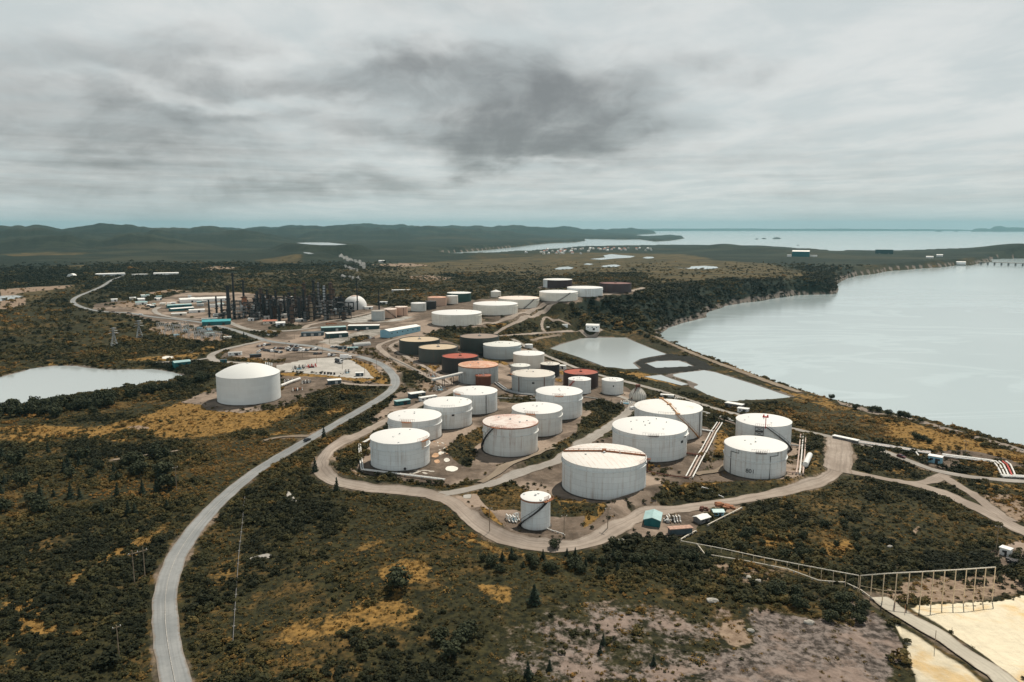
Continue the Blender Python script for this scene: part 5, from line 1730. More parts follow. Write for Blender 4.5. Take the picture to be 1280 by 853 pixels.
BUILDINGS = [
    ('small teal gabled shed on the gravel yard inside the road bend', 816, 653.5, 27, 19.5, 8.5, 3.2, 86, 'teal', 'mintroof', 'gable', 'shed', 'shed', 0, 0),
    ('long dark container with a rusty roof beside the teal gabled shed', 850, 667, 29, 8, 7.5, 0, 24, 'slate', 'rustroof', 'flat', 'container', 'container', 0, 0),
    ('grey hut with a white pitched roof next to the light blue hut', 877, 652, 17, 12, 6, 2, 48, 'greysteel', 'roofwhite', 'gable', 'hut', 'hut', 1, 2),
    ('light blue hut with a slate roof by the ring road', 897, 643.5, 13, 10, 5, 1.5, 18, 'bluewall', 'mintroof', 'gable', 'hut', 'hut', 1, 2),
    ('grey flat roofed building by the edge of the triangular pond', 918, 511, 22, 8, 6.5, 0, -24, 'greysteel', 'roofwhite', 'flat', 'building', 'building', 1, 4),
    ('small white hut in front of the grey flat roofed building', 929, 515.5, 13, 7, 5, 0, -16, 'white', 'roofwhite', 'flat', 'hut', 'hut', 1, 2),
    ('long low white canopy beside the wide road junction', 1057, 551, 31, 6, 3.4, 0, -24, 'greysteel', 'roofwhite', 'flat', 'canopy', 'canopy', 0, 3),
    ('blue pump house with a white roof between the pipelines and the road', 1169, 578.5, 15, 9, 8.5, 0, -8, 'bluewall', 'roofwhite', 'flat', 'pump_house', 'pump house', 1, 2),
    ('pale blue box hut on the bare yard above the tall post fence', 1257, 694, 11, 9, 9, 0, -18, 'white', 'roofwhite', 'flat', 'hut', 'hut', 1, 1),
    ('white square house at the foot of the wooded hill by the pond', 741, 412.5, 16, 10, 6, 1.5, -8, 'white', 'roofwhite', 'gable', 'house', 'house', 1, 3),
    ('long light blue shed beside the wide cream tanks', 501, 418, 58, 15, 7.5, 1.8, 48, 'bluewall', 'roofwhite', 'gable', 'shed', 'shed', 0, 6),
    ('long low shed with a bright teal roof in front of the refinery', 271, 406, 33, 12, 4.6, 2.0, -4, 'teal', 'tealroof', 'gable', 'shed', 'shed', 2, 0),
    ('cream house with a red roof in front of the refinery', 337.5, 404.8, 16, 8, 3.6, 1.4, -4, 'cream', 'redroof', 'gable', 'house', 'house', 1, 3),
    ('small white house next to the red roofed house', 350.5, 407.5, 11, 8, 4, 1.3, 6, 'white', 'roofwhite', 'gable', 'house', 'house', 1, 1),
    ('long dark green office with a white roof, right of the office group', 455, 411.5, 38, 12, 4.8, 0, -6, 'darkgreen', 'roofwhite', 'flat', 'office', 'office', 1, 8),
    ('dark green office with a pale green roof at the middle of the office group', 417, 413.5, 30, 11, 4.6, 0, 6, 'darkgreen', 'mintroof', 'flat', 'office', 'office', 1, 6),
    ('dark green office with a white roof, nearest the car park', 421, 421.5, 26, 13, 5.4, 0, 12, 'darkgreen', 'roofwhite', 'flat', 'office', 'office', 1, 5),
    ('flat dark slate workshop with white doors left of the offices', 391, 419.5, 27, 12, 4, 0, -5, 'slate', 'slate', 'flat', 'workshop', 'workshop', 3, 0),
    ('grey barrel roofed store beside the office group', 452, 432.5, 22, 8, 4.5, 0, 18, 'greysteel', 'roofgrey', 'barrel', 'store', 'store', 0, 0),
    ('low trailer with a light mint roof in front of the barrel roofed store', 441, 437.8, 13, 5, 3.4, 0, -3, 'darkgreen', 'mintroof', 'flat', 'trailer', 'trailer', 1, 3),
    ('dark low trailer beside the mint roofed trailer', 428, 436.5, 10, 5, 3, 0, -8, 'slate', 'slate', 'flat', 'trailer', 'trailer', 1, 2),
    ('teal boat house with a pale teal roof at the pond shore', 227, 458, 19, 11, 6, 1.5, 14, 'teal', 'mintroof', 'gable', 'boat_house', 'boat house', 0, 2),
    ('tiny teal hut at the fork of the narrow road', 279.5, 453.8, 8, 6, 4, 0, 0, 'teal', 'slate', 'flat', 'hut', 'hut', 1, 0),
    ('white and grey trailer at the left edge of the car park', 294, 444.2, 16, 6, 3.6, 0, -6, 'white', 'roofgrey', 'flat', 'trailer', 'trailer', 1, 3),
    ('black trailer at the left corner of the car park', 319.5, 446.8, 13, 6, 3.6, 0, 12, 'dark', 'slate', 'flat', 'trailer', 'trailer', 0, 0),
    ('slate shed with a white roof beside the long white pipe', 418, 479.5, 16, 9, 4.6, 0, 8, 'slate', 'roofwhite', 'flat', 'shed', 'shed', 1, 2),
    ('small blue box hut at the corner of the concrete pad', 449.5, 470, 9.5, 5, 4, 0, -3, 'slate', 'roofwhite', 'flat', 'hut', 'hut', 1, 1),
    ('low teal trailer with a pale roof on the verge of the ring road', 503, 505.5, 19, 8, 5, 0, 26, 'teal', 'mintroof', 'flat', 'trailer', 'trailer', 1, 3),
    ('dark blue trailer with a white roof behind the low teal trailer', 521, 496.5, 20, 9, 5.4, 0, 28, 'slate', 'roofwhite', 'flat', 'trailer', 'trailer', 1, 3),
    ('long white trailer beside the row of white tanks', 535, 500.5, 23, 6, 4.6, 0, 30, 'white', 'roofwhite', 'flat', 'trailer', 'trailer', 0, 4),
    ('very long white warehouse behind the refinery', 254, 376.5, 54, 24, 3.6, .8, 5, 'white', 'roofwhite', 'gable', 'warehouse', 'warehouse', 2, 0),
    ('slim teal roofed warehouse left of the refinery', 224, 384.3, 28, 9, 3.2, .8, 12, 'teal', 'mintroof', 'gable', 'warehouse', 'warehouse', 1, 0),
    ('slim white roofed warehouse beside the curved works road', 227, 388.3, 28, 8, 3.0, .8, 22, 'teal', 'roofwhite', 'gable', 'warehouse', 'warehouse', 1, 0),
    ('low cream warehouse nearest the curved works road', 224, 394.3, 17, 6, 2.6, .6, -3, 'cream', 'roofwhite', 'gable', 'warehouse', 'warehouse', 1, 0),
    ('green roofed store on the bare yard left of the warehouses', 177, 380.8, 13, 7, 3, .8, -4, 'white', 'mintroof', 'gable', 'store', 'store', 1, 0),
    ('white roofed store between the warehouses and the refinery', 246, 390.5, 18, 8, 3.2, .8, 6, 'white', 'roofwhite', 'gable', 'store', 'store', 1, 0),
    ('small white store at the far left of the bare yard', 143, 376.8, 7, 5, 2.6, .6, 0, 'white', 'roofwhite', 'gable', 'store', 'store', 1, 0),
    ('small white store at the back of the bare yard', 166, 374.8, 7, 5, 2.6, .6, 6, 'white', 'roofwhite', 'gable', 'store', 'store', 1, 0),
    ('white store with a grey roof just left of the tall stacks', 270, 384, 17, 8, 3.4, 0, -8, 'white', 'roofgrey', 'flat', 'store', 'store', 1, 0),
    ('pale grey hut behind the teal roofed shed', 262, 401.5, 18, 6, 3.4, 0, 0, 'roofgrey', 'roofgrey', 'flat', 'hut', 'hut', 1, 0),
    ('white barn with a round roof far away on the heath', 90, 346.8, 9, 9, 4.6, 0, 70, 'white', 'roofwhite', 'barrel', 'barn', 'barn', 0, 0),
    ('long white hall at the end of the straight road on the heath', 138, 345.6, 32, 12, 3.4, .6, 8, 'white', 'roofwhite', 'gable', 'hall', 'hall', 0, 0),
    ('long white hall at the right end of the far yard on the heath', 208, 344.6, 28, 12, 3.2, .6, -4, 'white', 'roofwhite', 'gable', 'hall', 'hall', 0, 0),
    ('low grey hall between the two long white halls on the heath', 175, 345.4, 18, 10, 2.4, .5, 2, 'roofgrey', 'roofgrey', 'gable', 'hall', 'hall', 0, 0),
    ('lone white house far out on the moor right of the steam', 477, 328.2, 7, 5, 2.2, .5, 0, 'white', 'roofwhite', 'gable', 'house', 'house', 0, 0),
    ('dark green hangar with a white roof on the headland', 1001, 321, 20, 12, 6.4, 1.5, -3, 'teal', 'roofwhite', 'gable', 'hangar', 'hangar', 0, 0),
    ('white annex on the left of the headland hangar', 986.5, 321, 5, 5, 2.4, 0, 0, 'white', 'roofwhite', 'flat', 'annex', 'annex', 0, 0),
    ('white annex on the right of the headland hangar', 1017, 321, 8, 5, 1.8, 0, 0, 'white', 'roofwhite', 'flat', 'annex', 'annex', 0, 0),
    ('dark flat roofed block with wide openings on the headland skyline', 1105, 317.4, 20, 6, 5, 0, 2, 'darkgreen', 'darkgreen', 'flat', 'building', 'building', 2, 0),
    ('white house left of the pair on the headland', 1162, 323, 8, 5, 2, .6, 0, 'white', 'roofwhite', 'gable', 'house', 'house', 0, 0),
    ('white house right of the pair on the headland', 1174.5, 320.8, 7, 5, 2, .6, 0, 'white', 'roofwhite', 'gable', 'house', 'house', 0, 0),
    ('white shed at the landward end of the pier', 1201, 330.4, 10, 6, 2.6, .8, 8, 'white', 'roofwhite', 'gable', 'shed', 'shed', 0, 0),
    ('white truck box parked on the track below the hill tanks', 706, 408, 7, 3, 2.2, 0, 20, 'white', 'roofwhite', 'flat', 'container', 'container', 0, 0),
    ('small grey box beside the bend of the hill track', 685, 411.5, 3.2, 3, 2.4, 0, 0, 'roofgrey', 'roofwhite', 'flat', 'container', 'container', 0, 0),
    ('white tarpaulin shelter behind the tank with the orange ladder', 834, 496.5, 16, 5, 2.8, 0, -8, 'white', 'roofwhite', 'flat', 'shelter', 'shelter', 0, 0),
    ('small white control hut inside the substation', 262, 419.5, 11, 5, 3.2, 0, 4, 'white', 'mintroof', 'flat', 'hut', 'hut', 1, 1),
    ('cream box trailer at the right end of the substation', 284.5, 424, 9, 4, 3, 0, 4, 'cream', 'roofwhite', 'flat', 'trailer', 'trailer', 0, 1),
    ('small white hut among the pipes below the red roofed maroon tank', 703, 461, 8, 6, 4, 0, -20, 'white', 'roofwhite', 'flat', 'hut', 'hut', 1, 1),
]
for b in BUILDINGS:
    lab, px, py, L, W, H, rise, yaw, wall, roof, kind, nm, cat, doors, wins = b
    building(lab, px, py, L, W, H, rise, yaw, wall, roof, kind, nm, cat, None, doors, wins)

# far village: tiny houses
rv = random.Random(5)
vill = []
for ca in (('white', 'roofwhite'), ('cream', 'roofgrey'), ('white', 'redroof')):
    m = MB()
    m.box((0, 0, 2.2), (11, 8, 6.4))
    m.gable(11, 8, 5.4, 2.6, .5)
    vill.append(m.build('village_house', M[ca[0]]))
    vill[-1].data.materials.append(M[ca[1]])
    for k, pl in enumerate(vill[-1].data.polygons):
        pl.material_index = 0 if k < 6 else 1
vused = set()
for k in range(64):
    px, py = rv.choice([(rv.gauss(715, 28), rv.gauss(313.5, 1.6)), (rv.gauss(770, 22), rv.gauss(311.8, .9)), (rv.gauss(690, 18), rv.gauss(316, 1))])
    p = G(px, py)
    if p.z < 1.0:
        continue
    src = vill[k % 3]
    o = src if k % 3 not in vused else src.copy()
    if k % 3 in vused:
        COL.objects.link(o)
    vused.add(k % 3)
    o.location = p
    o.rotation_euler = (0, 0, rv.uniform(0, PI))
    tag(o, 'tiny house of the far village beside the inlet', 'house', 'houses of the far village')

# ------------------------------------------------------------------ vehicles
def car_proto(name, label, mat, cat='car', group=None, van=False):
    root = thing(name, label, cat, (0, 0, -50), 0, group)
    m = MB()
    prof = [(-2.2, .35), (-2.25, .8), (-2.0, 1.0), (-.9, 1.05), (1.1, 1.02), (2.1, .88), (2.25, .6), (2.2, .35)] if not van else [(-2.5, .4), (-2.55, 1.9), (-2.3, 2.1), (1.2, 2.1), (1.7, 1.25), (2.5, 1.05), (2.55, .5), (2.5, .4)]
    n = len(prof)
    vs = [(x, -.88, z) for x, z in prof] + [(x, .88, z) for x, z in prof]
    m.add(vs, [tuple(range(n)), tuple(range(2 * n - 1, n - 1, -1))] + [(i, (i + 1) % n, n + (i + 1) % n, n + i) for i in range(n)])
    body = m.build('body', mat, root)
    if not van:
        m = MB()
        lo = [(-1.9, -.8, 1.0), (1.0, -.8, 1.0), (1.0, .8, 1.0), (-1.9, .8, 1.0)]
        hi = [(-1.4, -.66, 1.5), (.3, -.66, 1.5), (.3, .66, 1.5), (-1.4, .66, 1.5)]
        m.add(lo + hi, [(0, 1, 5, 4), (1, 2, 6, 5), (2, 3, 7, 6), (3, 0, 4, 7)])
        m.build('window', M['glass'], root)
        MB().box((-.55, 0, 1.52), (1.75, 1.36, .06)).build('roof', mat, root)
    else:
        m = MB().box((1.46, 0, 1.66), (.25, 1.6, .6))
        m.build('window', M['glass'], root)
    for sx in (-1.4, 1.4):
        for sy in (-.85, .85):
            m = MB()
            m.tube([(sx, sy - .12, .34), (sx, sy + .12, .34)], .34, 14)
            m.build('wheel', M['tyre'], root)
    return root


def put(o, px, py, yaw, dz=.0):
    p = G(px, py)
    o.location = (p.x, p.y, p.z + dz)
    o.rotation_euler = (0, 0, face_rz(p, yaw))
    return o


red = car_proto('pickup_truck', 'dark red pickup driving on the road past the blue pump house', M['carred'], 'pickup')
MB().box((-1.35, 0, 1.02), (1.5, 1.5, .12)).build('load_bed', M['dark'], red)
put(red, 1126.5, 572.5, -32, .25)
put(car_proto('car', 'small dark car alone on the asphalt road', M['cardark']), 384, 551.8, 52, .25)
put(car_proto('car', 'brown car on the far road, near the first bend', M['carbrown']), 142, 390.6, -12, .25)
put(car_proto('car', 'dark car on the far road above the pylons', M['cardark']), 161, 392.2, -12, .25)
put(car_proto('van', 'white van on the far road above the pylons', M['carwhite'], 'van', None, True), 176, 394.3, -12, .25)
put(car_proto('van', 'white van parked beside the spheroid vessel', M['carwhite'], 'van', None, True), 790.5, 512.5, 60, .2)
put(car_proto('car', 'white car on the road at the refinery front', M['carwhite']), 333, 416.8, -20, .25)

GL = 'vehicles in rows on the gravel car park'
protos = [(car_proto('parked_car', 'parked white car in the rows on the gravel car park', M['carwhite'], 'car', GL), 2),
          (car_proto('parked_car', 'parked dark car in the rows on the gravel car park', M['cardark'], 'car', GL), 5),
          (car_proto('parked_car', 'parked silver car in the rows on the gravel car park', M['carsilver'], 'car', GL), 2),
          (car_proto('parked_car', 'parked brown car in the rows on the gravel car park', M['carbrown'], 'car', GL), 1),
          (car_proto('parked_van', 'parked white van in the rows on the gravel car park', M['carwhite'], 'van', GL, True), 1)]
bag = [k for k, (o, w) in enumerate(protos) for _ in range(w)]
used = set()
rc = random.Random(3)
rows = [((363, 433.0), (374, 434.2), 5), ((342, 436.2), (356, 436.6), 6), ((357, 436.6), (387, 438.3), 12), ((358, 438.6), (386, 439.8), 11), ((330, 438.6), (353, 441.6), 10), ((388, 437.3), (398, 438), 4), ((321, 434.0), (338, 431.5), 6), ((392, 443.4), (403, 442.6), 4),
        ((410, 445.2), (419, 445.0), 3), ((333, 419.5), (347, 420.8), 5), ((322, 441.5), (330, 436), 4), ((440, 411.6), (450, 414.8), 3), ((413, 434.2), (424, 435.2), 4), ((459, 423), (468, 424), 3)]
for a, b, n in rows:
    for j in range(n):
        k = rc.choice(bag)
        src = protos[k][0]
        o = src if k not in used else copy_tree(src)
        used.add(k)
        t_ = (j + .5 + rc.uniform(-.15, .15)) / n
        put(o, a[0] + (b[0] - a[0]) * t_, a[1] + (b[1] - a[1]) * t_, rc.choice((70, 75, 250)) + rc.uniform(-8, 8), .05)


def truck(label, px, py, yaw, kind):
    root = thing('truck', label, 'truck', (0, 0, 0))
    MB().box((0, 0, .9), (9.5, 2.3, .35)).build('chassis', M['dark'], root)
    c = MB().box((4.0, 0, 2.0), (2.0, 2.4, 2.3)).build('cab', M['carwhite'], root)
    MB().box((5.02, 0, 2.5), (.08, 2.1, .9)).build('window', M['glass'], c)
    if kind == 'tanker':
        MB().tube([(-4.6, 0, 2.2), (2.7, 0, 2.2)], 1.15, 16).build('tank', M['cardark'], root, True)
    else:
        MB().box((-1.0, 0, 2.5), (7.2, 2.5, 2.9)).build('cargo_box', M['carwhite'], root)
    for sx in (-3.6, -2.4, 3.4):
        for sy in (-1.05, 1.05):
            MB().tube([(sx, sy - .15, .5), (sx, sy + .15, .5)], .5, 14).build('wheel', M['tyre'], root)
    return put(root, px, py, yaw, .05)


truck('black tanker truck standing on the concrete pad', 423.5, 453.8, -58, 'tanker')
truck('white box truck at the top corner of the concrete pad', 432, 449.3, -10, 'box')

# ------------------------------------------------------------------ pipes
def ground_pts(pix, h, n=10):
    W = []
    P = [G(*q) for q in pix]
    for a, b in zip(P[:-1], P[1:]):
        for k in range(n):
            W.append(a.lerp(b, k / n))
    W.append(P[-1])
    return [Vector((q.x, q.y, gz(q.x, q.y) + h)) for q in W]


def pipeline(label, pix, h, r, mat, count=1, gap=1.0, supports=True, group=None, name='pipeline', n=8):
    W = ground_pts(pix, h, n)
    # even out the height
    for _ in range(6):
        for i in range(1, len(W) - 1):
            W[i].z = max((W[i - 1].z + 2 * W[i].z + W[i + 1].z) / 4, gz(W[i].x, W[i].y) + h * .5)
    o0 = W[0].copy()
    root = thing(name, label, 'pipeline' if count == 1 else 'pipe rack', o0, 0, group)
    for c in range(count):
        off = (c - (count - 1) / 2) * gap
        pts = []
        for i, p in enumerate(W):
            d = (W[min(i + 1, len(W) - 1)] - W[max(i - 1, 0)])
            nrm = Vector((-d.y, d.x, 0)).normalized()
            pts.append(p + nrm * off - o0)
        MB().tube(pts, r, 8).build('pipe', mat if not isinstance(mat, list) else mat[c % len(mat)], root, True)
    if supports:
        for i in range(0, len(W), 3):
            d = (W[min(i + 1, len(W) - 1)] - W[max(i - 1, 0)])
            ang = math.atan2(d.y, d.x)
            p = W[i] - o0
            m = MB()
            m.box((p.x, p.y, p.z - r - .1), (.3, (count - 1) * gap + 2 * r + .5, .2), ang)
            m.box((p.x, p.y, p.z - r - .1 - h / 2 - .3), (.35, .35, h + .5), ang)
            m.build('support', M['concrete'], root)
    return root


pipeline('rack of three pinkish pipes between the plain tank and the clean white pair', [(899.5, 530), (880, 564), (861.5, 598.5)], .9, .33, [M['pipewhite'], M['pipepink'], M['pipewhite']], 3, 1.5, n=9)
pipeline('short grey pipe from the orange laddered tank to the pink rack', [(875, 538.5), (891.5, 541.5)], .8, .35, M['steel'], 2, 1.0, n=6)
pipeline('short dark pipe from the wide plain tank to the pink rack', [(854, 568), (877, 571.5)], .8, .35, M['darkrust'], 2, 1.1, n=6)
pipeline('dark pipe on the gravel in front of the wide plain tank', [(861.5, 599), (835, 596), (808, 590.5)], .6, .3, M['darkrust'], 1, n=6)
pipeline('rack of white pipes beside the two clean white tanks', [(1004, 545), (1002, 570), (999.5, 594)], 1.0, .34, [M['pipepink'], M['pipewhite'], M['pipepink']], 3, 1.4, n=9)
pipeline('upper dark pipe pair from the tank with the red mast', [(987, 547), (1003, 549)], .9, .3, M['greysteel'], 2, 1.2, n=5)
pipeline('lower dark pipe pair from the tank with the red mast', [(986, 558), (1003, 560)], .9, .3, M['greysteel'], 2, 1.2, n=5)
pipeline('pale pipe from the numbered tank to the white rack', [(979, 590.5), (999, 593)], .7, .3, M['pipepink'], 1, n=5)
pipeline('white pipe bent round the foot of the tank by the ring road bend', [(463, 550.5), (449.5, 557.5), (450.5, 572), (453, 589.5), (500, 595), (556, 602)], .9, .28, M['pipewhite'], 2, .9, n=8)
pipeline('pipe corridor of four white pipes beside the coast road', [(1072, 554), (1100, 558.5), (1130, 563), (1163, 568)], 1.0, .36, [M['pipewhite'], M['pipepink'], M['pipewhite'], M['greysteel']], 4, 1.3, n=10)
pipeline('pipe corridor of four white pipes right of the blue pump house', [(1178, 571), (1205, 574.5), (1232, 578), (1243, 580)], 1.0, .36, [M['pipewhite'], M['greysteel'], M['pipewhite'], M['pipewhite']], 4, 1.3, n=9)
pipeline('white pipes leaving the frame along the coast road', [(1252, 597), (1275, 598), (1310, 600), (1360, 604)], .9, .38, M['pipewhite'], 3, 1.2, n=7)
for k, (lab, mt) in enumerate((('leftmost white pipe of the five descending from the corridor', 'pipewhite'), ('second white pipe from the left, descending from the corridor', 'pipewhite'), ('white pipe next to the red pipe, descending from the corridor', 'pipewhite'),
                               ('red pipe descending from the corridor', 'redpaint'), ('rightmost white pipe of the five descending from the corridor', 'pipewhite'))):
    pipeline(lab, [(1240 + k * 4.3, 578.6 + k * .1), (1245 + k * 4.4, 583), (1249 + k * 4.3, 590), (1252 + k * 4.2, 596.5)], .9, .42, M[mt], 1, n=5)
pipeline('white pipe elbow standing near the dark red pickup', [(1144, 566), (1151, 575)], .8, .4, M['pipewhite'], 1, n=5)
pipeline('pair of grey pipes between the streaked grey tank and the small rust tank', [(620, 480), (632, 488.5), (645, 492.5), (668, 495.5)], .8, .55, M['steel'], 2, 2.2, n=7)
pipeline('white pipe pair behind the clean white tanks', [(876, 516), (900, 522.5), (919, 528)], .8, .4, M['pipewhite'], 2, 2.2, n=6)
pipeline('rusty pipe beside the orange laddered tank', [(876, 520.5), (898, 525), (919, 531.5)], .8, .4, M['pipepink'], 1, n=6)
pipeline('large white pipe from the dome roofed tank to the concrete pad', [(351, 485), (362, 480.5), (375, 476)], 1.6, .9, M['pipewhite'], 1, n=6)
pipeline('pale pipe at the foot of the small upright tank', [(684, 662), (695, 666.5), (706, 670.5)], .4, .18, M['pipewhite'], 1, n=5)
pipeline('thin pale green pipeline in the scrub right of the asphalt road', [(306, 622), (303, 655), (299, 690), (295, 745), (291, 808)], .5, .08, M['greysteel'], 1, n=9)
pipeline('thin rail line climbing from the light blue hut', [(885, 658), (905, 647.5), (927, 636.5)], .7, .2, M['postrail'], 1, n=6)
pipeline('thin rail line below the long rusty roofed container', [(851, 676.5), (860, 671), (870, 665.5)], .7, .2, M['postrail'], 1, n=6)
pipeline('pale pipe along the scrub below the tall fence line', [(871, 682), (881, 695), (905, 699), (940, 705), (985, 714), (1023, 728.5), (1056, 730.5), (1076, 740), (1093, 753)], .7, .17, M['postrail'], 1, n=5)
pipeline('white pipes on the dyke between the tanks and the ring road', [(877, 610.5), (886, 613), (893, 618.5), (904, 623)], .6, .22, M['pipewhite'], 1, n=4)

# pipe bridge over the corridor
a, b = G(541, 486.5), G(578, 481)
root = thing('pipe_bridge', 'long raised pipe bridge crossing the gravel track', 'pipe bridge', a)
d = b - a
ang = math.atan2(d.y, d.x)
mid = d / 2
MB().box((mid.x, mid.y, 6.2), (d.length, 2.4, .9), ang).build('deck', M['roofgrey'], root)
for k in (.05, .35, .65, .95):
    q = d * k
    m = MB()
    for s in (-1, 1):
        m.box((q.x - math.sin(ang) * s, q.y + math.cos(ang) * s, 2.6), (.35, .35, 6.4))
    m.box((q.x, q.y, 5.4), (.3, 2.4, .4), ang)
    m.build('trestle', M['dark'], root)
for s in (-.6, .6):
    MB().tube([(-math.sin(ang) * s, math.cos(ang) * s, 6.95), (d.x - math.sin(ang) * s, d.y + math.cos(ang) * s, 6.95)], .28, 8).build('pipe', M['pipewhite'], root)

# low kerb walls of the tank basins
for lab, pix in (('low concrete wall below the small rust tank', [(622, 498.5), (650, 499.5), (671, 500)]), ('low concrete wall behind the tan topped tanks', [(487, 448), (505, 456), (526, 467)]), ('low pale wall in front of the small white tanks', [(727, 496.5), (745, 499), (762, 503)])):
    W = ground_pts(pix, .5, 6)
    o0 = W[0].copy()
    m = MB()
    m.tube([p - o0 for p in W], .55, 4)
    o = m.build('kerb_wall', M['concrete'])
    o.location = o0
    tag(o, lab, 'wall')

# white vessel beside the rack, and small pipe works
p = G(1006.5, 586)
root = thing('gas_vessel', 'long white horizontal vessel lying beside the white pipe rack', 'vessel', p, face_rz(p, 84))
pr = [(.01, -.0)] + [(1.25 * math.sin(a * PI / 12), 1.25 * (1 - math.cos(a * PI / 12))) for a in range(1, 7)]
m = MB()
L = 16.0
m.tube([(-.6, 0, 2.2), (.2, 0, 2.2), (L, 0, 2.2), (L + .8, 0, 2.2)], 1.3, 16)
m.build('shell', M['white'], root, True)
for x in (2.5, L - 2.5):
    MB().box((x, 0, .6), (.7, 2.2, 1.8)).build('saddle', M['concrete'], root)


def manifold(label, px, py, w, yaw, mat='greysteel', n=5, h=2.2):
    p = G(px, py)
    k = mpp(p)
    w = w * k
    root = thing('pipe_manifold', label, 'pipework', p, face_rz(p, yaw))
    r = random.Random(int(px * 7))
    for j in range(n):
        x = -w / 2 + w * (j + .5) / n
        y0 = r.uniform(-1.5, 1.5)
        MB().tube([(x, y0 - 2.5, .5), (x, y0 - 1, .5), (x, y0 - .8, h * r.uniform(.5, 1)), (x, y0 + 1.5, h * .6), (x, y0 + 2.4, .3)], .28, 6).build('pipe', M[mat] if j % 2 else M['pipewhite'], root)
    MB().tube([(-w / 2, .2, .9), (w / 2, .2, .9)], .35, 8).build('header', M[mat], root)
    m = MB().box((0, -1.2, .35), (w * .4, 1.6, .9))
    m.build('pump', M['bluewall'] if r.random() < .4 else M['dark'], root)
    return root


manifold('white pipe manifold left of the small upright tank', 641, 650, 16, 20, 'pipewhite', 5, 3.0)
manifold('pipe manifold under the pipe bridge', 549, 488, 14, 30, 'greysteel', 6, 4)
manifold('grey pump skid right of the dome roofed tank', 362, 478, 14, 5, 'greysteel', 6, 3)
manifold('pipe skid between the white pipe and the slate shed', 383, 479, 12, 0, 'greysteel', 6, 3)
manifold('pipework at the foot of the ribbed spheroid vessel', 783, 505, 16, -10, 'pipewhite', 6, 2.6)
manifold('low pipework in front of the pinkish roofed tank', 372, 487.5, 14, 0, 'rust', 5, 2)
manifold('rusty pipework among the tan topped tanks', 541, 471, 12, 20, 'rust', 5, 3)
manifold('dark pipework by the white tarpaulin shelter', 847, 500, 8, -10, 'pipewhite', 4, 2)
manifold('pipe skid on the upper edge of the concrete pad', 374, 461.5, 16, 10, 'dark', 7, 4)
manifold('second dark skid on the concrete pad, beside the lamp row', 389, 459.5, 14, 12, 'redpaint', 6, 4)
manifold('scrap pipes piled on the yard beside the teal gabled shed', 841, 650, 17, 15, 'timber', 9, 2.4)
manifold('valve set behind the small maroon roofed tank', 689, 478, 10, 0, 'rust', 4, 3)
manifold('dark valve set on the concrete pad right of the bollards', 434, 466.5, 8, 0, 'dark', 5, 3.5)

# scrap and small heaps by the huts
def scrap(label, px, py, w, mat, seed, n=7):
    p = G(px, py)
    r = random.Random(seed)
    k = mpp(p) * w
    m = MB()
    for j in range(n):
        m.box((r.uniform(-.5, .5) * k, r.uniform(-.25, .25) * k, r.uniform(.3, .9)), (r.uniform(.2, .45) * k, r.uniform(.5, 1.4), r.uniform(.5, 1.4)), r.uniform(-.5, .5))
    o = m.build('scrap_heap', M[mat])
    o.location = p
    o.rotation_euler = (0, 0, face_rz(p))
    tag(o, label, 'scrap heap', None, 'stuff')


scrap('rusty scrap heap along the ring road behind the light blue hut', 908, 634, 22, 'rust', 1, 12)
scrap('dark red scrap heap beside the white roofed hut', 880, 638.5, 9, 'darkrust', 2)
scrap('mixed pale scrap beside the teal gabled shed', 833, 653, 7, 'roofgrey', 3)
scrap('dark scrap on the bare yard above the tall post fence', 1266, 704, 16, 'dark', 4, 10)
scrap('orange stores heap behind the offices', 414, 405.5, 12, 'rust', 8, 9)
for k, (px, py) in enumerate(((401.5, 467.6), (406, 467.9), (410, 468.2), (414, 468.4), (418, 468.7))):
    p = G(px, py)
    m = MB().box((0, 0, .9), (1.3, 1.0, 1.8))
    o = m.build('concrete_block', M['dark'])
    o.location = p
    tag(o, 'dark block in the row of five on the edge of the concrete pad', 'block', 'row of dark blocks on the pad')

# ------------------------------------------------------------------ ribbed spheroid and the refinery dome
p = G(797, 500.5)
k = mpp(p)
R, H = 10.6 * k, 17.5 * k
root = thing('spheroid_tank', 'ribbed grey spheroid vessel with a brown stair, behind the orange laddered tank', 'spheroid tank', p, face_rz(p))
prof = []
for j in range(17):
    a = j / 16
    z = H * a
    rr = R * (math.sin(PI * (.30 + .70 * a)) ** .8 if a < 1 else 0.01)
    prof.append((max(rr, .05), z))
prof[-1] = (.05, H)
MB().lathe(prof, 40).build('shell', WALLS['cream'], root, True)
for j in range(20):
    a = j * 2 * PI / 20
    MB().tube([((r_ + .08) * math.cos(a), (r_ + .08) * math.sin(a), z) for r_, z in prof[:-1]], .12, 5).build('rib', M['concrete'], root)
m = MB()
m.tube([(-R * .75, -R * .75, H * .15), (-R * .45, -R * .65, H * .6), (-R * .1, -R * .3, H * 1.0)], .35, 5)
m.build('stair', M['darkrust'], root)
MB().box((0, 0, H + .6), (3.4, 2.6, 1.6)).build('landing', M['darkrust'], root)

p = G(444, 386)
k = mpp(p)
R = 14.5 * k
root = thing('storage_dome', 'big white dome with a rusty top behind the refinery units', 'dome', p, face_rz(p))
prof = [(R, -1), (R, R * .2)] + [(R * math.cos(a * PI / 2 / 12), R * .2 + R * .95 * math.sin(a * PI / 2 / 12)) for a in range(1, 10)]
MB().lathe(prof, 48).build('shell', ROOFS['white'], root, True)
prof2 = [(R * math.cos(a * PI / 2 / 12) + .1, R * .2 + R * .95 * math.sin(a * PI / 2 / 12) + .1) for a in range(9, 12)] + [(.05, R * 1.16 + .1)]
MB().lathe(prof2, 48).build('cap', M['pipepink'], root, True)
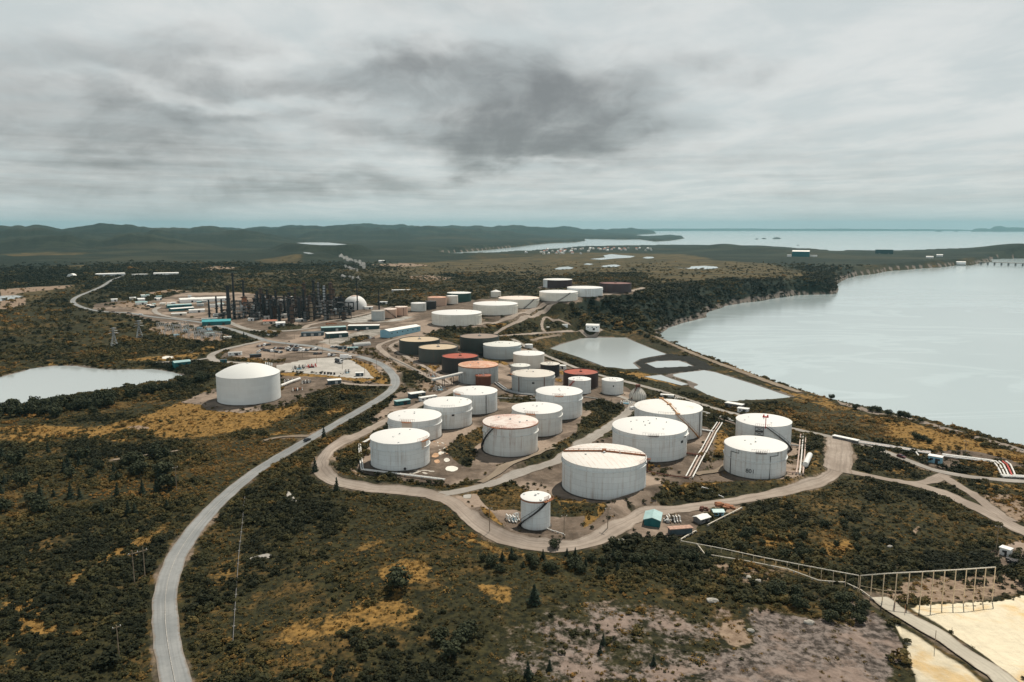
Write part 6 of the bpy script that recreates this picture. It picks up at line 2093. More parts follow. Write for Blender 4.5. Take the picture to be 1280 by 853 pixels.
# ------------------------------------------------------------------ the refinery
def column(label, px, py, hpx, wpx, mat, plats=4, name='distillation_column', cat='column', group=None, proto=None, cone=False):
    p = G(px, py)
    k = mpp(p)
    R, H = wpx * k / 2, hpx * k
    root = thing(name, label, cat, p, face_rz(p), group)
    m = MB()
    if cone:
        m.lathe([(R * 1.25, -1), (R * 1.05, H * .4), (R * .8, H), (R * .6, H)], 14)
    else:
        m.lathe([(R * 1.1, -1), (R * 1.1, H * .06), (R, H * .08), (R, H - R * .8), (R * .75, H - R * .25), (.05, H)], 14)
    m.build('shell', M[mat], root, True)
    for j in range(plats):
        z = H * (.25 + .7 * j / max(1, plats - 1) * .98)
        MB().lathe([(R * .95, z), (R + 1.1, z), (R + 1.1, z + .25), (R + 1.1, z + 1.0), (R + 1.0, z + 1.0), (R + 1.0, z + .25), (R * .95, z + .25)], 12).build('platform', M['blacksteel'], root)
    if not cone:
        MB().tube([(R + .5, 0, .5), (R + .5, 0, H * .95), (0, 0, H + R * .7), (0, 0, H - .2)], .35, 6).build('overhead_pipe', M['brownsteel'], root)
    return root


column('tallest slender dark stack, standing left of the refinery columns', 293.5, 399, 58, 2.6, 'blacksteel', 2, 'refinery_stack', 'stack', cone=True)
column('second tallest dark stack, right of the tallest one', 305.5, 389, 39, 2.6, 'blacksteel', 2, 'refinery_stack', 'stack', cone=True)
column('thick dark stack left of the tallest one', 286.5, 400, 43, 4.4, 'blacksteel', 3, 'refinery_stack', 'stack', cone=True)
column('short thin stack left of the thick dark stack, nearest it', 277.5, 394, 20, 2.4, 'blacksteel', 1, 'refinery_stack', 'stack', cone=True)
column('short thin stack, middle of the three left of the tall stacks', 271, 392, 22, 2.2, 'blacksteel', 1, 'refinery_stack', 'stack', cone=True)
column('short thin stack, leftmost of the three left of the tall stacks', 262, 398, 23, 2.2, 'blacksteel', 1, 'refinery_stack', 'stack', cone=True)
column('brown column with rusty furnace base below the second tallest stack', 306, 391, 20, 6, 'rust', 3)
column('ochre brown column in front of the refinery units', 389.5, 402, 24, 3.8, 'timber', 4)
column('dark brown column with a round top at the front of the units', 365, 404, 22, 4.5, 'brownsteel', 4)
column('brown topped column, tallest at the right end of the units', 414, 391, 38, 4.4, 'brownsteel', 5)
column('pale steel column with many landings right of the units', 406, 391, 34, 3.2, 'steel', 8)
column('slim lattice like column beside the pale steel column', 399, 391, 38, 2.4, 'greysteel', 7)
column('thin dark flare stack behind the white dome', 447, 388, 40, 1.4, 'blacksteel', 1, 'flare_stack', 'flare stack', cone=True)
column('thin dark flare stack above the salmon tanks', 474, 388, 26, 1.6, 'blacksteel', 1, 'flare_stack', 'flare stack', cone=True)
rf_ = random.Random(21)
GCN = 'dark columns of the refinery units'
for k in range(70):
    px = rf_.uniform(316, 430)
    py = rf_.uniform(386, 402)
    h = min(rf_.uniform(9, 30), 6 + (424 - px) * .5 + 8, 40)
    if rf_.random() < .15:
        h += 8
    column('dark column in the crowded middle of the refinery units', px, py, h, rf_.uniform(1.8, 4.2), rf_.choice(['blacksteel'] * 5 + ['brownsteel', 'greysteel']), rf_.randint(2, 5), group=GCN)


def process_unit(label, px, py, w, d, h, mat, seed, group=None):
    p = G(px, py)
    k = mpp(p)
    w, d, h = w * k, d * k, h * k
    root = thing('process_unit', label, 'process unit', p, face_rz(p, random.Random(seed).uniform(-12, 12)), group)
    r = random.Random(seed)
    m = MB()
    nx, ny, nz = max(2, int(w / 5)), 3, max(2, int(h / 4.5))
    for i in range(nx + 1):
        for j in range(ny):
            hh = h * (1 if r.random() < .75 else .6)
            m.box((-w / 2 + w * i / nx, -d / 2 + d * j / (ny - 1), hh / 2 - .5), (.5, .5, hh + 1))
    for z in range(1, nz + 1):
        zz = h * z / nz
        for j in range(ny):
            m.box((0, -d / 2 + d * j / (ny - 1), zz - .3), (w, .4, .5))
        for i in range(nx + 1):
            m.box((-w / 2 + w * i / nx, 0, zz - .3), (.4, d, .5))
        if r.random() < .7:
            a = r.uniform(-.5, .1)
            m.box(((a + .2) * w, 0, zz), (w * .5, d * .9, .15))
    m.build('frame', M[mat], root)
    for q in range(r.randint(4, 7)):
        x = r.uniform(-.45, .45) * w
        y = r.uniform(-.4, .4) * d
        z = h * r.randint(0, nz - 1) / nz
        rr = r.uniform(.8, 1.8)
        mt = M[r.choice(['blacksteel', 'blacksteel', 'greysteel', 'brownsteel', 'steel', 'roofgrey'])]
        if r.random() < .5:
            MB().tube([(x, y, z), (x, y, z + h / nz * r.uniform(.7, 1.5))], rr, 10).build('vessel', mt, root, True)
        else:
            MB().tube([(x - 3, y, z + rr + .3), (x + 3, y, z + rr + .3)], rr, 10).build('vessel', mt, root, True)
    for q in range(4):
        y = r.uniform(-.5, .5) * d
        z = h * r.uniform(.2, .95)
        MB().tube([(-w / 2, y, z), (w / 2, y, z)], .3, 6).build('pipe', M['greysteel'], root)
    return root


GPU = 'dark steel frames of the refinery units'
k = 0
for px, py, w, d, h in ((300, 398, 16, 14, 14), (312, 396, 14, 14, 18), (322, 400, 12, 10, 9), (330, 393, 18, 14, 14), (345, 398, 16, 12, 12), (355, 392, 18, 14, 17), (366, 396, 14, 12, 12), (378, 400, 16, 12, 10), (385, 391, 18, 14, 16), (398, 397, 16, 14, 14),
                        (408, 392, 16, 14, 16), (416, 399, 16, 12, 11), (425, 393, 16, 14, 15), (432, 398, 14, 12, 9), (300, 386, 20, 12, 10), (330, 385, 22, 12, 12), (360, 384, 22, 12, 12), (392, 384, 22, 12, 12), (418, 385, 16, 12, 13), (284, 393, 14, 12, 12),
                        (274, 399, 12, 10, 7), (344, 387, 18, 10, 15), (374, 387, 18, 10, 16), (436, 390, 12, 10, 12)):
    process_unit('dark steel frame with vessels in the crowded refinery units', px, py, w, d, h, 'blacksteel' if k % 5 else 'greysteel', 50 + k, GPU)
    k += 1
for k, (px, py, L, W, H, wl) in enumerate(((314, 401, 7, 5, 3, 'white'), (333, 399.5, 8, 5, 4, 'roofgrey'), (352, 398, 13, 6, 5, 'roofgrey'), (376, 402, 13, 5, 3, 'roofgrey'), (370, 391, 7, 5, 6, 'white'), (387, 377, 9, 6, 4, 'white'), (329, 375, 8, 5, 3.6, 'white'), (322, 377, 6, 5, 3, 'cream'), (364, 375, 5, 5, 4, 'white'), (318, 389, 5, 5, 7, 'bluewall'), (461, 386.5, 10, 6, 2.6, 'white'), (479, 380, 10, 5, 2.6, 'white'), (497, 364.5, 14, 6, 2, 'roofgrey'), (508, 364.5, 10, 5, 2, 'white'))):
    building('small pale building tucked among the refinery units', px, py, L, W, H, 0, rf_.uniform(-10, 10), wl, 'roofwhite', 'flat', 'plant_building', 'building', 'pale buildings among the refinery units', 1, 0)

# scattered yard stores behind the units
for k in range(26):
    px, py = rf_.uniform(158, 290), rf_.uniform(371, 385)
    building('small store scattered over the yard behind the refinery', px, py, rf_.uniform(3, 8), rf_.uniform(3, 5), rf_.uniform(1.8, 3), .5, rf_.uniform(-15, 15), rf_.choice(['white', 'cream', 'roofgrey', 'slate']), rf_.choice(['roofwhite', 'roofgrey', 'mintroof']), 'gable', 'yard_store', 'store', 'small stores behind the refinery', 0, 0)

# ------------------------------------------------------------------ substation and pylons
def gantry(px, py, w, h, yaw, mat='steel'):
    p = G(px, py)
    k = mpp(p)
    w, h = w * k, h * k
    root = thing('substation_gantry', 'grey steel gantry of the substation beside the far road', 'gantry', p, face_rz(p, yaw), 'gantries of the substation')
    for x in (-w / 2, w / 2):
        m = MB()
        for dx, dy in ((-.5, -.5), (.5, -.5), (.5, .5), (-.5, .5)):
            m.tube([(x + dx, dy, -.5), (x + dx * .4, dy * .4, h)], .12, 4)
        for z in range(1, 6):
            zz = h * z / 6
            m.box((x, 0, zz), (1.0, 1.0, .12))
        m.build('leg', M[mat], root)
    m = MB()
    for dz in (0, -.9):
        m.tube([(-w / 2, 0, h + dz), (w / 2, 0, h + dz)], .16, 4)
    nb = int(w / 1.2)
    for i in range(nb):
        m.tube([(-w / 2 + w * i / nb, 0, h - (.9 if i % 2 else 0)), (-w / 2 + w * (i + 1) / nb, 0, h - (0 if i % 2 else .9))], .09, 4)
    m.build('beam', M[mat], root)
    for i in range(3):
        x = -w / 2 + w * (i + 1) / 4
        MB().tube([(x, 0, h - .9), (x, 0, h - 2.6)], .22, 6).build('insulator', M['white'], root)
    return root


rs = random.Random(9)
for row, (y0, x0, x1, n) in enumerate(((410.5, 196, 236, 4), (414, 198, 246, 5), (418.5, 206, 258, 5), (420, 250, 276, 4), (424, 236, 276, 5))):
    for i in range(n):
        gantry(x0 + (x1 - x0) * (i + .5) / n, y0 + (i * .5), 8.5, rs.uniform(6, 9.5), rs.uniform(-6, 6), 'steel')
gantry(227, 419, 9, 17, 0, 'greysteel')
for i in range(30):
    p = G(rs.uniform(198, 276), rs.uniform(411, 425))
    root = thing('busbar_post', 'pale post of the substation beside the far road', 'post', p, face_rz(p), 'posts of the substation')
    MB().tube([(0, 0, -.5), (0, 0, 3.2)], .18, 6).build('post', M['steel'], root)
    MB().tube([(0, 0, 3.2), (0, 0, 5.0)], .26, 8).build('insulator', M['white'], root)
for i in range(6):
    p = G(rs.uniform(205, 272), rs.uniform(412, 423))
    root = thing('transformer', 'grey transformer of the substation beside the far road', 'transformer', p, face_rz(p), 'transformers of the substation')
    MB().box((0, 0, 1.8), (5, 3, 3.6)).build('casing', M['bluewall'], root)
    MB().box((0, -1.9, 1.6), (4, .8, 2.6)).build('radiator', M['greysteel'], root)
    for x in (-1.4, 0, 1.4):
        MB().tube([(x, 0, 3.6), (x, 0, 5.4)], .2, 6).build('bushing', M['white'], root)


def pylon(label, px, py, hpx):
    p = G(px, py)
    k = mpp(p)
    H = hpx * k
    b = H * .17
    root = thing('pylon', label, 'pylon', p, face_rz(p, 12))
    m = MB()
    cor = ((-1, -1), (1, -1), (1, 1), (-1, 1))

    def wid(z):
        return b * (1 - .80 * min(1, z / (H * .62))) if z < H * .62 else b * .20
    zs = [0, .16, .30, .42, .53, .62, .72, .82, .91, 1.0]
    for cx, cy in cor:
        m.tube([(cx * wid(0), cy * wid(0), -1), (cx * wid(H * .62), cy * wid(H * .62), H * .62), (cx * wid(H), cy * wid(H), H)], .20, 4)
    for z0, z1 in zip(zs[:-1], zs[1:]):
        for i in range(4):
            a, c = cor[i], cor[(i + 1) % 4]
            w0, w1 = wid(z0 * H), wid(z1 * H)
            m.tube([(a[0] * w0, a[1] * w0, z0 * H), (c[0] * w1, c[1] * w1, z1 * H)], .13, 4)
            m.tube([(c[0] * w0, c[1] * w0, z0 * H), (a[0] * w1, a[1] * w1, z1 * H)], .13, 4)
    m.build('lattice_mast', M['steel'], root)
    for z, w in ((.68, .26), (.82, .22), (.95, .16)):
        q = MB()
        for s in (-1, 1):
            q.tube([(0, 0, z * H + H * .05), (s * w * H, 0, z * H)], .14, 4)
            q.tube([(0, 0, z * H), (s * w * H, 0, z * H)], .16, 4)
        q.build('cross_arm', M['steel'], root)


pylon('lattice pylon on the left, nearer the pond', 143, 432.5, 23)
pylon('lattice pylon on the right, next to the substation', 174.5, 422.5, 22)


def pole(label, px, py, h, group=None, arm=True, twin=False):
    p = G(px, py)
    root = thing('utility_pole', label, 'pole', p, face_rz(p, 15), group)
    if twin:
        for x in (-1.6, 1.6):
            MB().tube([(x, 0, -.5), (x, 0, h)], .17, 6, .12).build('pole', M['timber'], root)
        MB().box((0, 0, h - 1.2), (6.2, .2, .25)).build('cross_arm', M['timber'], root)
    else:
        MB().tube([(0, 0, -.5), (0, 0, h)], .16, 6, .11).build('pole', M['timber'], root)
        if arm:
            MB().box((0, 0, h - .6), (2.2, .14, .18)).build('cross_arm', M['timber'], root)
    for x in ((-2.6, 0, 2.6) if twin else (-.9, .9)):
        if arm:
            MB().tube([(x, 0, h - (1.2 if twin else .55)), (x, 0, h - (.7 if twin else .2))], .09, 6).build('insulator', M['white'], root)


pole('twin timber pole in the scrub left of the asphalt road', 175, 727, 11, None, True, True)
pole('single timber pole standing left of the asphalt road bend', 221, 614, 11)
pole('bare timber pole near the bottom left of the scrub', 149, 822, 9)
pole('timber pole inside the road loop, left of the small upright tank', 612, 664.5, 9)
pole('timber pole inside the road loop, right of the small upright tank', 705, 671, 8)
pole('timber pole on the gravel bend left of the teal gabled shed', 759.5, 661, 8)
pole('timber pole on the scrub above the pale blue box hut', 1245, 690, 10)
pole('timber pole behind the descending white pipes', 1206, 571, 9)
pole('pale timber pole by the asphalt road below the dome roofed tank', 379, 528, 9)
pole('timber pole in the scrub right of the dome roofed tank', 412, 512, 9)
for px, py in ((343, 447), (358, 440), (378, 447), (396, 455), (403, 443), (437, 441), (428, 462), (456, 470), (389, 428), (368, 424), (412, 430), (436, 430), (455, 445), (471, 463), (533, 470), (530, 478), (541, 470)):
    pole('thin lamp pole standing about the offices and yards', px, py, 9, 'lamp poles about the yards', False)

# ------------------------------------------------------------------ tall post fence round the sand pit
def fence(label, base, tops, n, rail=.16, post=.13, low=None):
    B = smooth_path(base, 1)
    W = [G(*q) for q in base]
    Hs = [(b[1] - t) * mpp(w) / math.cos(math.atan2(CAMZ - w.z, math.hypot(w.x, w.y))) for b, t, w in zip(base, tops, W)]
    seg = [0]
    for a, b in zip(W[:-1], W[1:]):
        seg.append(seg[-1] + (b - a).length)
    o0 = W[0].copy()
    root = thing('post_fence', label, 'fence', o0)
    pts, feet = [], []
    for i in range(n):
        s = seg[-1] * i / (n - 1)
        j = max(k for k in range(len(seg)) if seg[k] <= s + 1e-6)
        j = min(j, len(seg) - 2)
        f = (s - seg[j]) / (seg[j + 1] - seg[j])
        q = W[j].lerp(W[j + 1], f)
        h = Hs[j] * (1 - f) + Hs[j + 1] * f
        zg = gz(q.x, q.y)
        zt = W[j].z * (1 - f) + W[j + 1].z * f + h
        feet.append(Vector((q.x, q.y, zg)) - o0)
        pts.append(Vector((q.x, q.y, zt)) - o0)
    for a, b in zip(feet, pts):
        MB().tube([(a.x, a.y, a.z - .5), b], post, 6).build('post', M['post'], root)
    MB().tube(pts, rail, 6).build('top_rail', M['postrail'], root)
    if low:
        MB().tube([a.lerp(b, low) for a, b in zip(feet, pts)], .07, 5).build('lower_rail', M['post'], root)
    return root


fence('tall cream post fence with a top rail along the sand pit', [(1074, 741), (1105, 754), (1150, 757), (1200, 755), (1240, 751.5)], [720.5, 718.5, 716.3, 713.3, 710.3], 13, .17, .15, .42)
fence('low pale rail fence through the scrub, leading to the sand pit', [(851, 679), (900, 691), (950, 704), (1000, 719), (1040, 733), (1072, 740.5)], [676.3, 685.5, 696.5, 706.5, 714.5, 720.3], 17, .15, .09)
for k, (px, py) in enumerate(((1168, 812), (1131, 768), (1118, 764))):
    p = G(px, py)
    o = MB().tube([(0, 0, -.3), (0, 0, 5.5 if k == 0 else 3.0)], .08, 6).build('marker_post', M['timber'] if k == 0 else M['rust'])
    o.location = p
    tag(o, ('thin timber post standing on the sand of the pit', 'short rusty post at the pit road, right one of the pair', 'short rusty post at the pit road, left one of the pair')[k], 'post')

# pier across the inlet mouth
a, b = Vector(on_level([(1222, 330.6)], 0)[0]), Vector(on_level([(1330, 334.5)], 0)[0])
root = thing('pier', 'long grey pier on piles reaching out from the headland', 'pier', a)
d = b - a
ang = math.atan2(d.y, d.x)
MB().box((d.x / 2, d.y / 2, 9), (d.length, 9, 2.2), ang).build('deck', M['concrete'], root)
n = 12
for i in range(n):
    q = d * ((i + .5) / n)
    m = MB()
    for s in (-3, 3):
        m.box((q.x - math.sin(ang) * s, q.y + math.cos(ang) * s, 2.4), (3.2, 1.6, 12), ang)
    m.build('pile', M['greysteel'], root)

# ------------------------------------------------------------------ puddles and bare patches lying on the ground
def patch_sheet(name, cx, cy, rx, ry, mat, wob=.18, seed=0, rot=0.0, n=28):
    pts = []
    for i in range(n):
        a = 2 * PI * i / n
        r = 1 + wob * (vnoise(math.cos(a) * 1.5 + 5, math.sin(a) * 1.5 + 5, seed) - .5) * 2
        dx, dy = rx * r * math.cos(a), ry * r * math.sin(a)
        q = G(cx + dx * math.cos(rot) - dy * math.sin(rot), cy + dx * math.sin(rot) + dy * math.cos(rot))
        pts.append(q)
    c = sum(pts, Vector()) / n
    vs = [(p.x, p.y, gz(p.x, p.y) + .10) for p in pts] + [(c.x, c.y, gz(c.x, c.y) + .12)]
    m = MB()
    m.add(vs, [(i, (i + 1) % n, n) for i in range(n)])
    o = m.build(name, mat)
    for f in o.data.polygons:
        if f.normal.z < 0:
            o.data.flip_normals()
            break
    tag(o, kind='structure')


M['clay'] = plain('orange clay puddle', (.55, .33, .19), .35, var=.35, scale=.25)
M['lime'] = plain('white lime puddle', (.78, .75, .68), .4, var=.08, scale=.3)
M['bare'] = plain('bare pale soil', (.46, .42, .37), .95, var=.2, scale=.3)
patch_sheet('clay_puddle', 544.5, 569.5, 4.4, 2.9, M['clay'], .2, 1, -.25)
patch_sheet('clay_puddle', 551.5, 566.8, 3.6, 2.0, M['lime'], .2, 2, -.2)
patch_sheet('clay_puddle', 546.3, 577.2, 3.4, 2.4, M['clay'], .15, 3)
patch_sheet('lime_puddle', 558.6, 575.4, 3.6, 2.5, M['lime'], .12, 4)
patch_sheet('lime_puddle', 564.3, 586.2, 7.6, 3.4, M['lime'], .12, 5)
rp = random.Random(14)
for k in range(22):
    patch_sheet('lime_puddle', rp.gauss(552, 5) + k * .2, 552 + rp.uniform(0, 16), rp.uniform(.7, 2.0), rp.uniform(.4, .9), M[rp.choice(['lime', 'clay', 'bare'])], .4, 20 + k, 0, 12)
for k in range(10):
    patch_sheet('bare_patch', rp.uniform(515, 550), rp.uniform(588, 592.5), rp.uniform(2, 5), rp.uniform(.4, 1.0), M['bare'], .4, 60 + k, 0, 14)
patch_sheet('salt_patch', 209, 447.2, 8, 2.0, M['lime'], .3, 8, -.05)
patch_sheet('salt_patch', 229, 440.3, 13, 2.4, M['lime'], .5, 9, -.08)
patch_sheet('salt_patch', 213, 436.5, 3.5, .9, M['lime'], .4, 10)

# boulders
STN = [(776, 677, 1.6, 'white boulder at the scrub edge below the gravel bend'), (890, 752, 1.7, 'pale grey boulder in the scrub above the stony slope'), (1011, 779, 1.5, 'pale boulder among the bushes at the top of the stony slope'), (935, 722.5, 1.5, 'flat pale boulder on the scrub below the rail fence'),
       (948, 727, 1.3, 'small flat boulder right of the flat pale one below the rail fence'), (938, 789, 1.1, 'small boulder beside the brown patch on the stony slope'), (1277, 563, 1.2, 'single white stone on the golden slope by the shore'), (1112, 684, 1.0, 'pale stone in the scrub right of the golden patches')]
for k, (px, py, r, lab) in enumerate(STN):
    p = G(px, py)
    bm = bmesh.new()
    bmesh.ops.create_icosphere(bm, subdivisions=2, radius=1)
    rr = random.Random(k)
    for v in bm.verts:
        f = 1 + (vnoise(v.co.x * 1.3 + k, v.co.y * 1.3, 7) - .5) * .7 + (vnoise(v.co.z * 2 + k, v.co.x * 2, 9) - .5) * .4
        v.co = Vector((v.co.x * 1.3, v.co.y, v.co.z * .62)) * r * f * .7
    me = bpy.data.meshes.new('boulder')
    bm.to_mesh(me)
    bm.free()
    me.materials.append(M['stone'])
    o = bpy.data.objects.new('boulder', me)
    COL.objects.link(o)
    o.location = (p.x, p.y, p.z + r * .15)
    tag(o, lab, 'boulder')

# ------------------------------------------------------------------ trees one can tell apart
def tree_proto(kind, seed):
    r = np.random.default_rng(seed)
    vs, fs = [], []

    def quad(c, nrm, s):
        nrm = nrm / (np.linalg.norm(nrm) + 1e-9)
        a = np.cross(nrm, r.normal(size=3))
        a /= np.linalg.norm(a) + 1e-9
        b = np.cross(nrm, a)
        o = len(vs)
        vs.extend([c - a * s - b * s * .5, c + a * s * .8 - b * s, c + a * s + b * s * .6, c - a * s * .5 + b * s])
        fs.append((o, o + 1, o + 2, o + 3))
    root = bpy.data.objects.new('spruce_tree' if kind == 'spruce' else 'broadleaf_tree', None)
    COL.objects.link(root)
    tr = MB()
    if kind == 'spruce':
        tr.tube([(0, 0, -.05), (0, 0, .5), (.01, 0, .96)], .028, 6, .006)
        for z in np.linspace(.1, .85, 9):
            for q in range(4):
                a = r.uniform(0, 6.28)
                l = .27 * (1 - z)
                tr.tube([(0, 0, z), (l * math.cos(a), l * math.sin(a), z - .03)], .007, 4)
        for k in range(520):
            z = r.uniform(.06, 1.0)
            a = r.uniform(0, 2 * PI)
            tier = .75 + .35 * math.cos(z * 34)
            rad = ((1 - z) * .27 * tier + .012) * r.uniform(.5, 1.08)
            c = np.array([rad * math.cos(a), rad * math.sin(a), z - rad * .25])
            quad(c, np.array([math.cos(a), math.sin(a), 1.1]) + r.normal(size=3) * .35, .042 * (1.2 - z * .75))
    else:
        tr.tube([(0, 0, -.05), (.02, 0, .3), (0, .02, .6)], .04, 6, .015)
        lumps = [(r.uniform(-.32, .32), r.uniform(-.32, .32), r.uniform(.35, .78), r.uniform(.17, .3)) for _ in range(11)]
        for l in lumps:
            tr.tube([(0, 0, .25), (l[0] * .8, l[1] * .8, l[2])], .014, 4)
        for k in range(640):
            l = lumps[r.integers(len(lumps))]
            d = r.normal(size=3)
            d /= np.linalg.norm(d)
            c = np.array(l[:3]) + d * l[3] * r.uniform(.6, 1.08)
            c[2] = max(c[2], .06)
            quad(c, d + np.array([0, 0, .4]) + r.normal(size=3) * .5, r.uniform(.035, .07))
    tr.build('trunk', M['wood'], root)
    me = bpy.data.meshes.new('crown')
    me.from_pydata([tuple(v) for v in vs], [], fs)
    me.materials.append(M['needles'] if kind == 'spruce' else M['treeleaf'])
    c = bpy.data.objects.new('crown', me)
    COL.objects.link(c)
    c.parent = root
    return root


mt, nt_m = new_mat('dark tree leaves')
t = NT(nt_m)
geo = t.n('ShaderNodeNewGeometry')
t.bsdf(t.mix(geo.outputs['Random Per Island'], (.014, .021, .013), (.052, .058, .028)), .85, 0, .15)
M['treeleaf'] = mt
PRO = {('spruce', k): tree_proto('spruce', 400 + k) for k in range(3)}
PRO.update({('round', k): tree_proto('round', 500 + k) for k in range(3)})
first = set()
rt = random.Random(77)


def tree(kind, px, py, h, label, group=None, wide=1.0):
    p = G(px, py)
    if line_d(STRIPS[0], np.array([p.x]), np.array([p.y]))[0] < 3 + h * wide * .6:
        return
    key = (kind, rt.randrange(3))
    src = PRO[key]
    o = src if key not in first else copy_tree(src)
    first.add(key)
    p = G(px, py)
    o.location = (p.x, p.y, p.z - .1)
    o.rotation_euler = (0, 0, rt.uniform(0, 6.28))
    o.scale = (h * wide, h * wide, h)
    tag(o, label, 'tree', group)


S1 = 'lone dark spruce in the open scrub below the ring road'
for px, py, h in ((405, 549, 7), (394, 590, 7), (421, 615, 6.5)):
    tree('spruce', px, py, h, 'dark spruce beside the sharp bend of the ring road', 'spruces at the ring road bend')
tree('spruce', 305, 425.5, 9, 'dark spruce beside the road above the car park')
tree('round', 500, 735, 6.5, 'big round dark tree alone in the golden scrub', None, 1.5)
tree('spruce', 668, 754, 6, 'dark pointed tree left of the stony slope', None, 1.6)
for px, py, h in ((754, 806, 3.2), (750, 817, 2.6), (817, 832, 3.2), (660, 850, 5), (687, 838, 3)):
    tree('spruce', px, py, h, 'dark young spruce scattered over the stony slope', 'spruces on the stony slope', 1.25)
for px, py, h in ((551, 802, 4), (586, 796, 4.2), (563, 822, 4.5), (575, 806, 4)):
    tree('round', px, py, h, 'dark tree in the clump at the front below the golden scrub', 'front clump of dark trees', 1.3)
for px, py, h in ((1040, 499.5, 4), (1070, 512, 4), (1088, 514, 4), (1096, 515, 4.5), (1111, 519, 4), (1126, 522, 5), (1135, 524, 4.5), (1150, 528, 3), (1144, 549, 4.5), (1152, 551, 4), (1160, 554, 3.5)):
    tree('round', px, py, h, 'dark bush tree on the golden slope above the shore', 'bush trees above the shore', 1.3)
tree('round', 1098, 566.5, 4.5, 'round dark bush tree by the coast road opposite the long white canopy', None, 1.4)
for k in range(64):
    px = rt.uniform(-20, 150)
    tree('round', px, 521 - px * .13 + rt.gauss(0, 4), rt.uniform(5, 8), 'green tree in the belt along the near pond shore', 'tree belt along the pond', 1.1)
for k in range(26):
    px = rt.uniform(150, 262)
    tree('round', px, 500 - (px - 150) * .22 + rt.gauss(0, 2), rt.uniform(4, 7), 'green tree in the belt along the near pond shore', 'tree belt along the pond', 1.1)
for k in range(46):
    px = rt.uniform(0, 210)
    tree('spruce' if k % 2 else 'round', px, rt.uniform(565, 650), rt.uniform(4, 7.5), 'dark tree in the wooded scrub left of the asphalt road', 'dark trees left of the asphalt road', 1.15)
for k in range(40):
    px = rt.uniform(600, 880)
    tree('spruce' if k % 3 == 0 else 'round', px, rt.gauss(704, 9) - abs(px - 740) * .02, rt.uniform(2.2, 4.0), 'dark tree in the thicket below the ring road', 'thicket of dark trees below the ring road', 1.25)
for k in range(24):
    px = rt.uniform(880, 1080)
    tree('round', px, 655 + rt.uniform(0, 45), rt.uniform(2, 3.4), 'dark tree in the scrub above the rail fence', 'dark trees above the rail fence', 1.25)
for k in range(16):
    px = rt.uniform(960, 1085)
    tree('round', px, 748 + (px - 960) * .2 + rt.gauss(0, 8), rt.uniform(2.2, 4), 'dark bush at the top of the stony slope by the sand pit', 'bushes on top of the stony slope', 1.35)

# ------------------------------------------------------------------ steam
def steam(cx, cy, w, h, seed, pz=940.0):
    d = rays([(cx, cy)])[0]
    c = CAM + d * (pz / d[1])
    k = mpp(c)
    r = random.Random(seed)
    bm = bmesh.new()
    for j in range(9):
        f = j / 8
        mat = Matrix.Translation(Vector(((f - .5) * w * k + r.gauss(0, .06) * w * k, r.gauss(0, 2), (f - .5) * h * k * -.8 + r.gauss(0, .15) * h * k)))
        g = bmesh.ops.create_icosphere(bm, subdivisions=2, radius=r.uniform(.18, .42) * h * k, matrix=mat)
        for v in g['verts']:
            v.co += Vector((vnoise(v.co.x * .5, v.co.z * .5, 3) - .5, 0, vnoise(v.co.x * .6 + 9, v.co.z * .6, 4) - .5)) * 3
    me = bpy.data.meshes.new('steam')
    bm.to_mesh(me)
    bm.free()
    me.materials.append(M['steam'])
    o = bpy.data.objects.new('steam', me)
    COL.objects.link(o)
    o.location = tuple(c)
    tag(o, 'white puff of steam drifting above the refinery', None, None, 'stuff')


sm, nts = new_mat('steam')
t = NT(nts)
v_ = t.n('ShaderNodeVolumeScatter')
v_.inputs['Color'].default_value = (.97, .98, 1, 1)
v_.inputs['Density'].default_value = .22
v_.inputs['Anisotropy'].default_value = .2
o_ = t.n('ShaderNodeOutputMaterial')
t.link(v_.outputs[0], o_.inputs['Volume'])
M['steam'] = sm
steam(430, 322, 9, 6, 1)
steam(442, 326, 11, 4.5, 2)
steam(452, 330, 7, 6, 3)
steam(438, 335, 14, 5, 4)
steam(440, 347, 19, 5, 5)
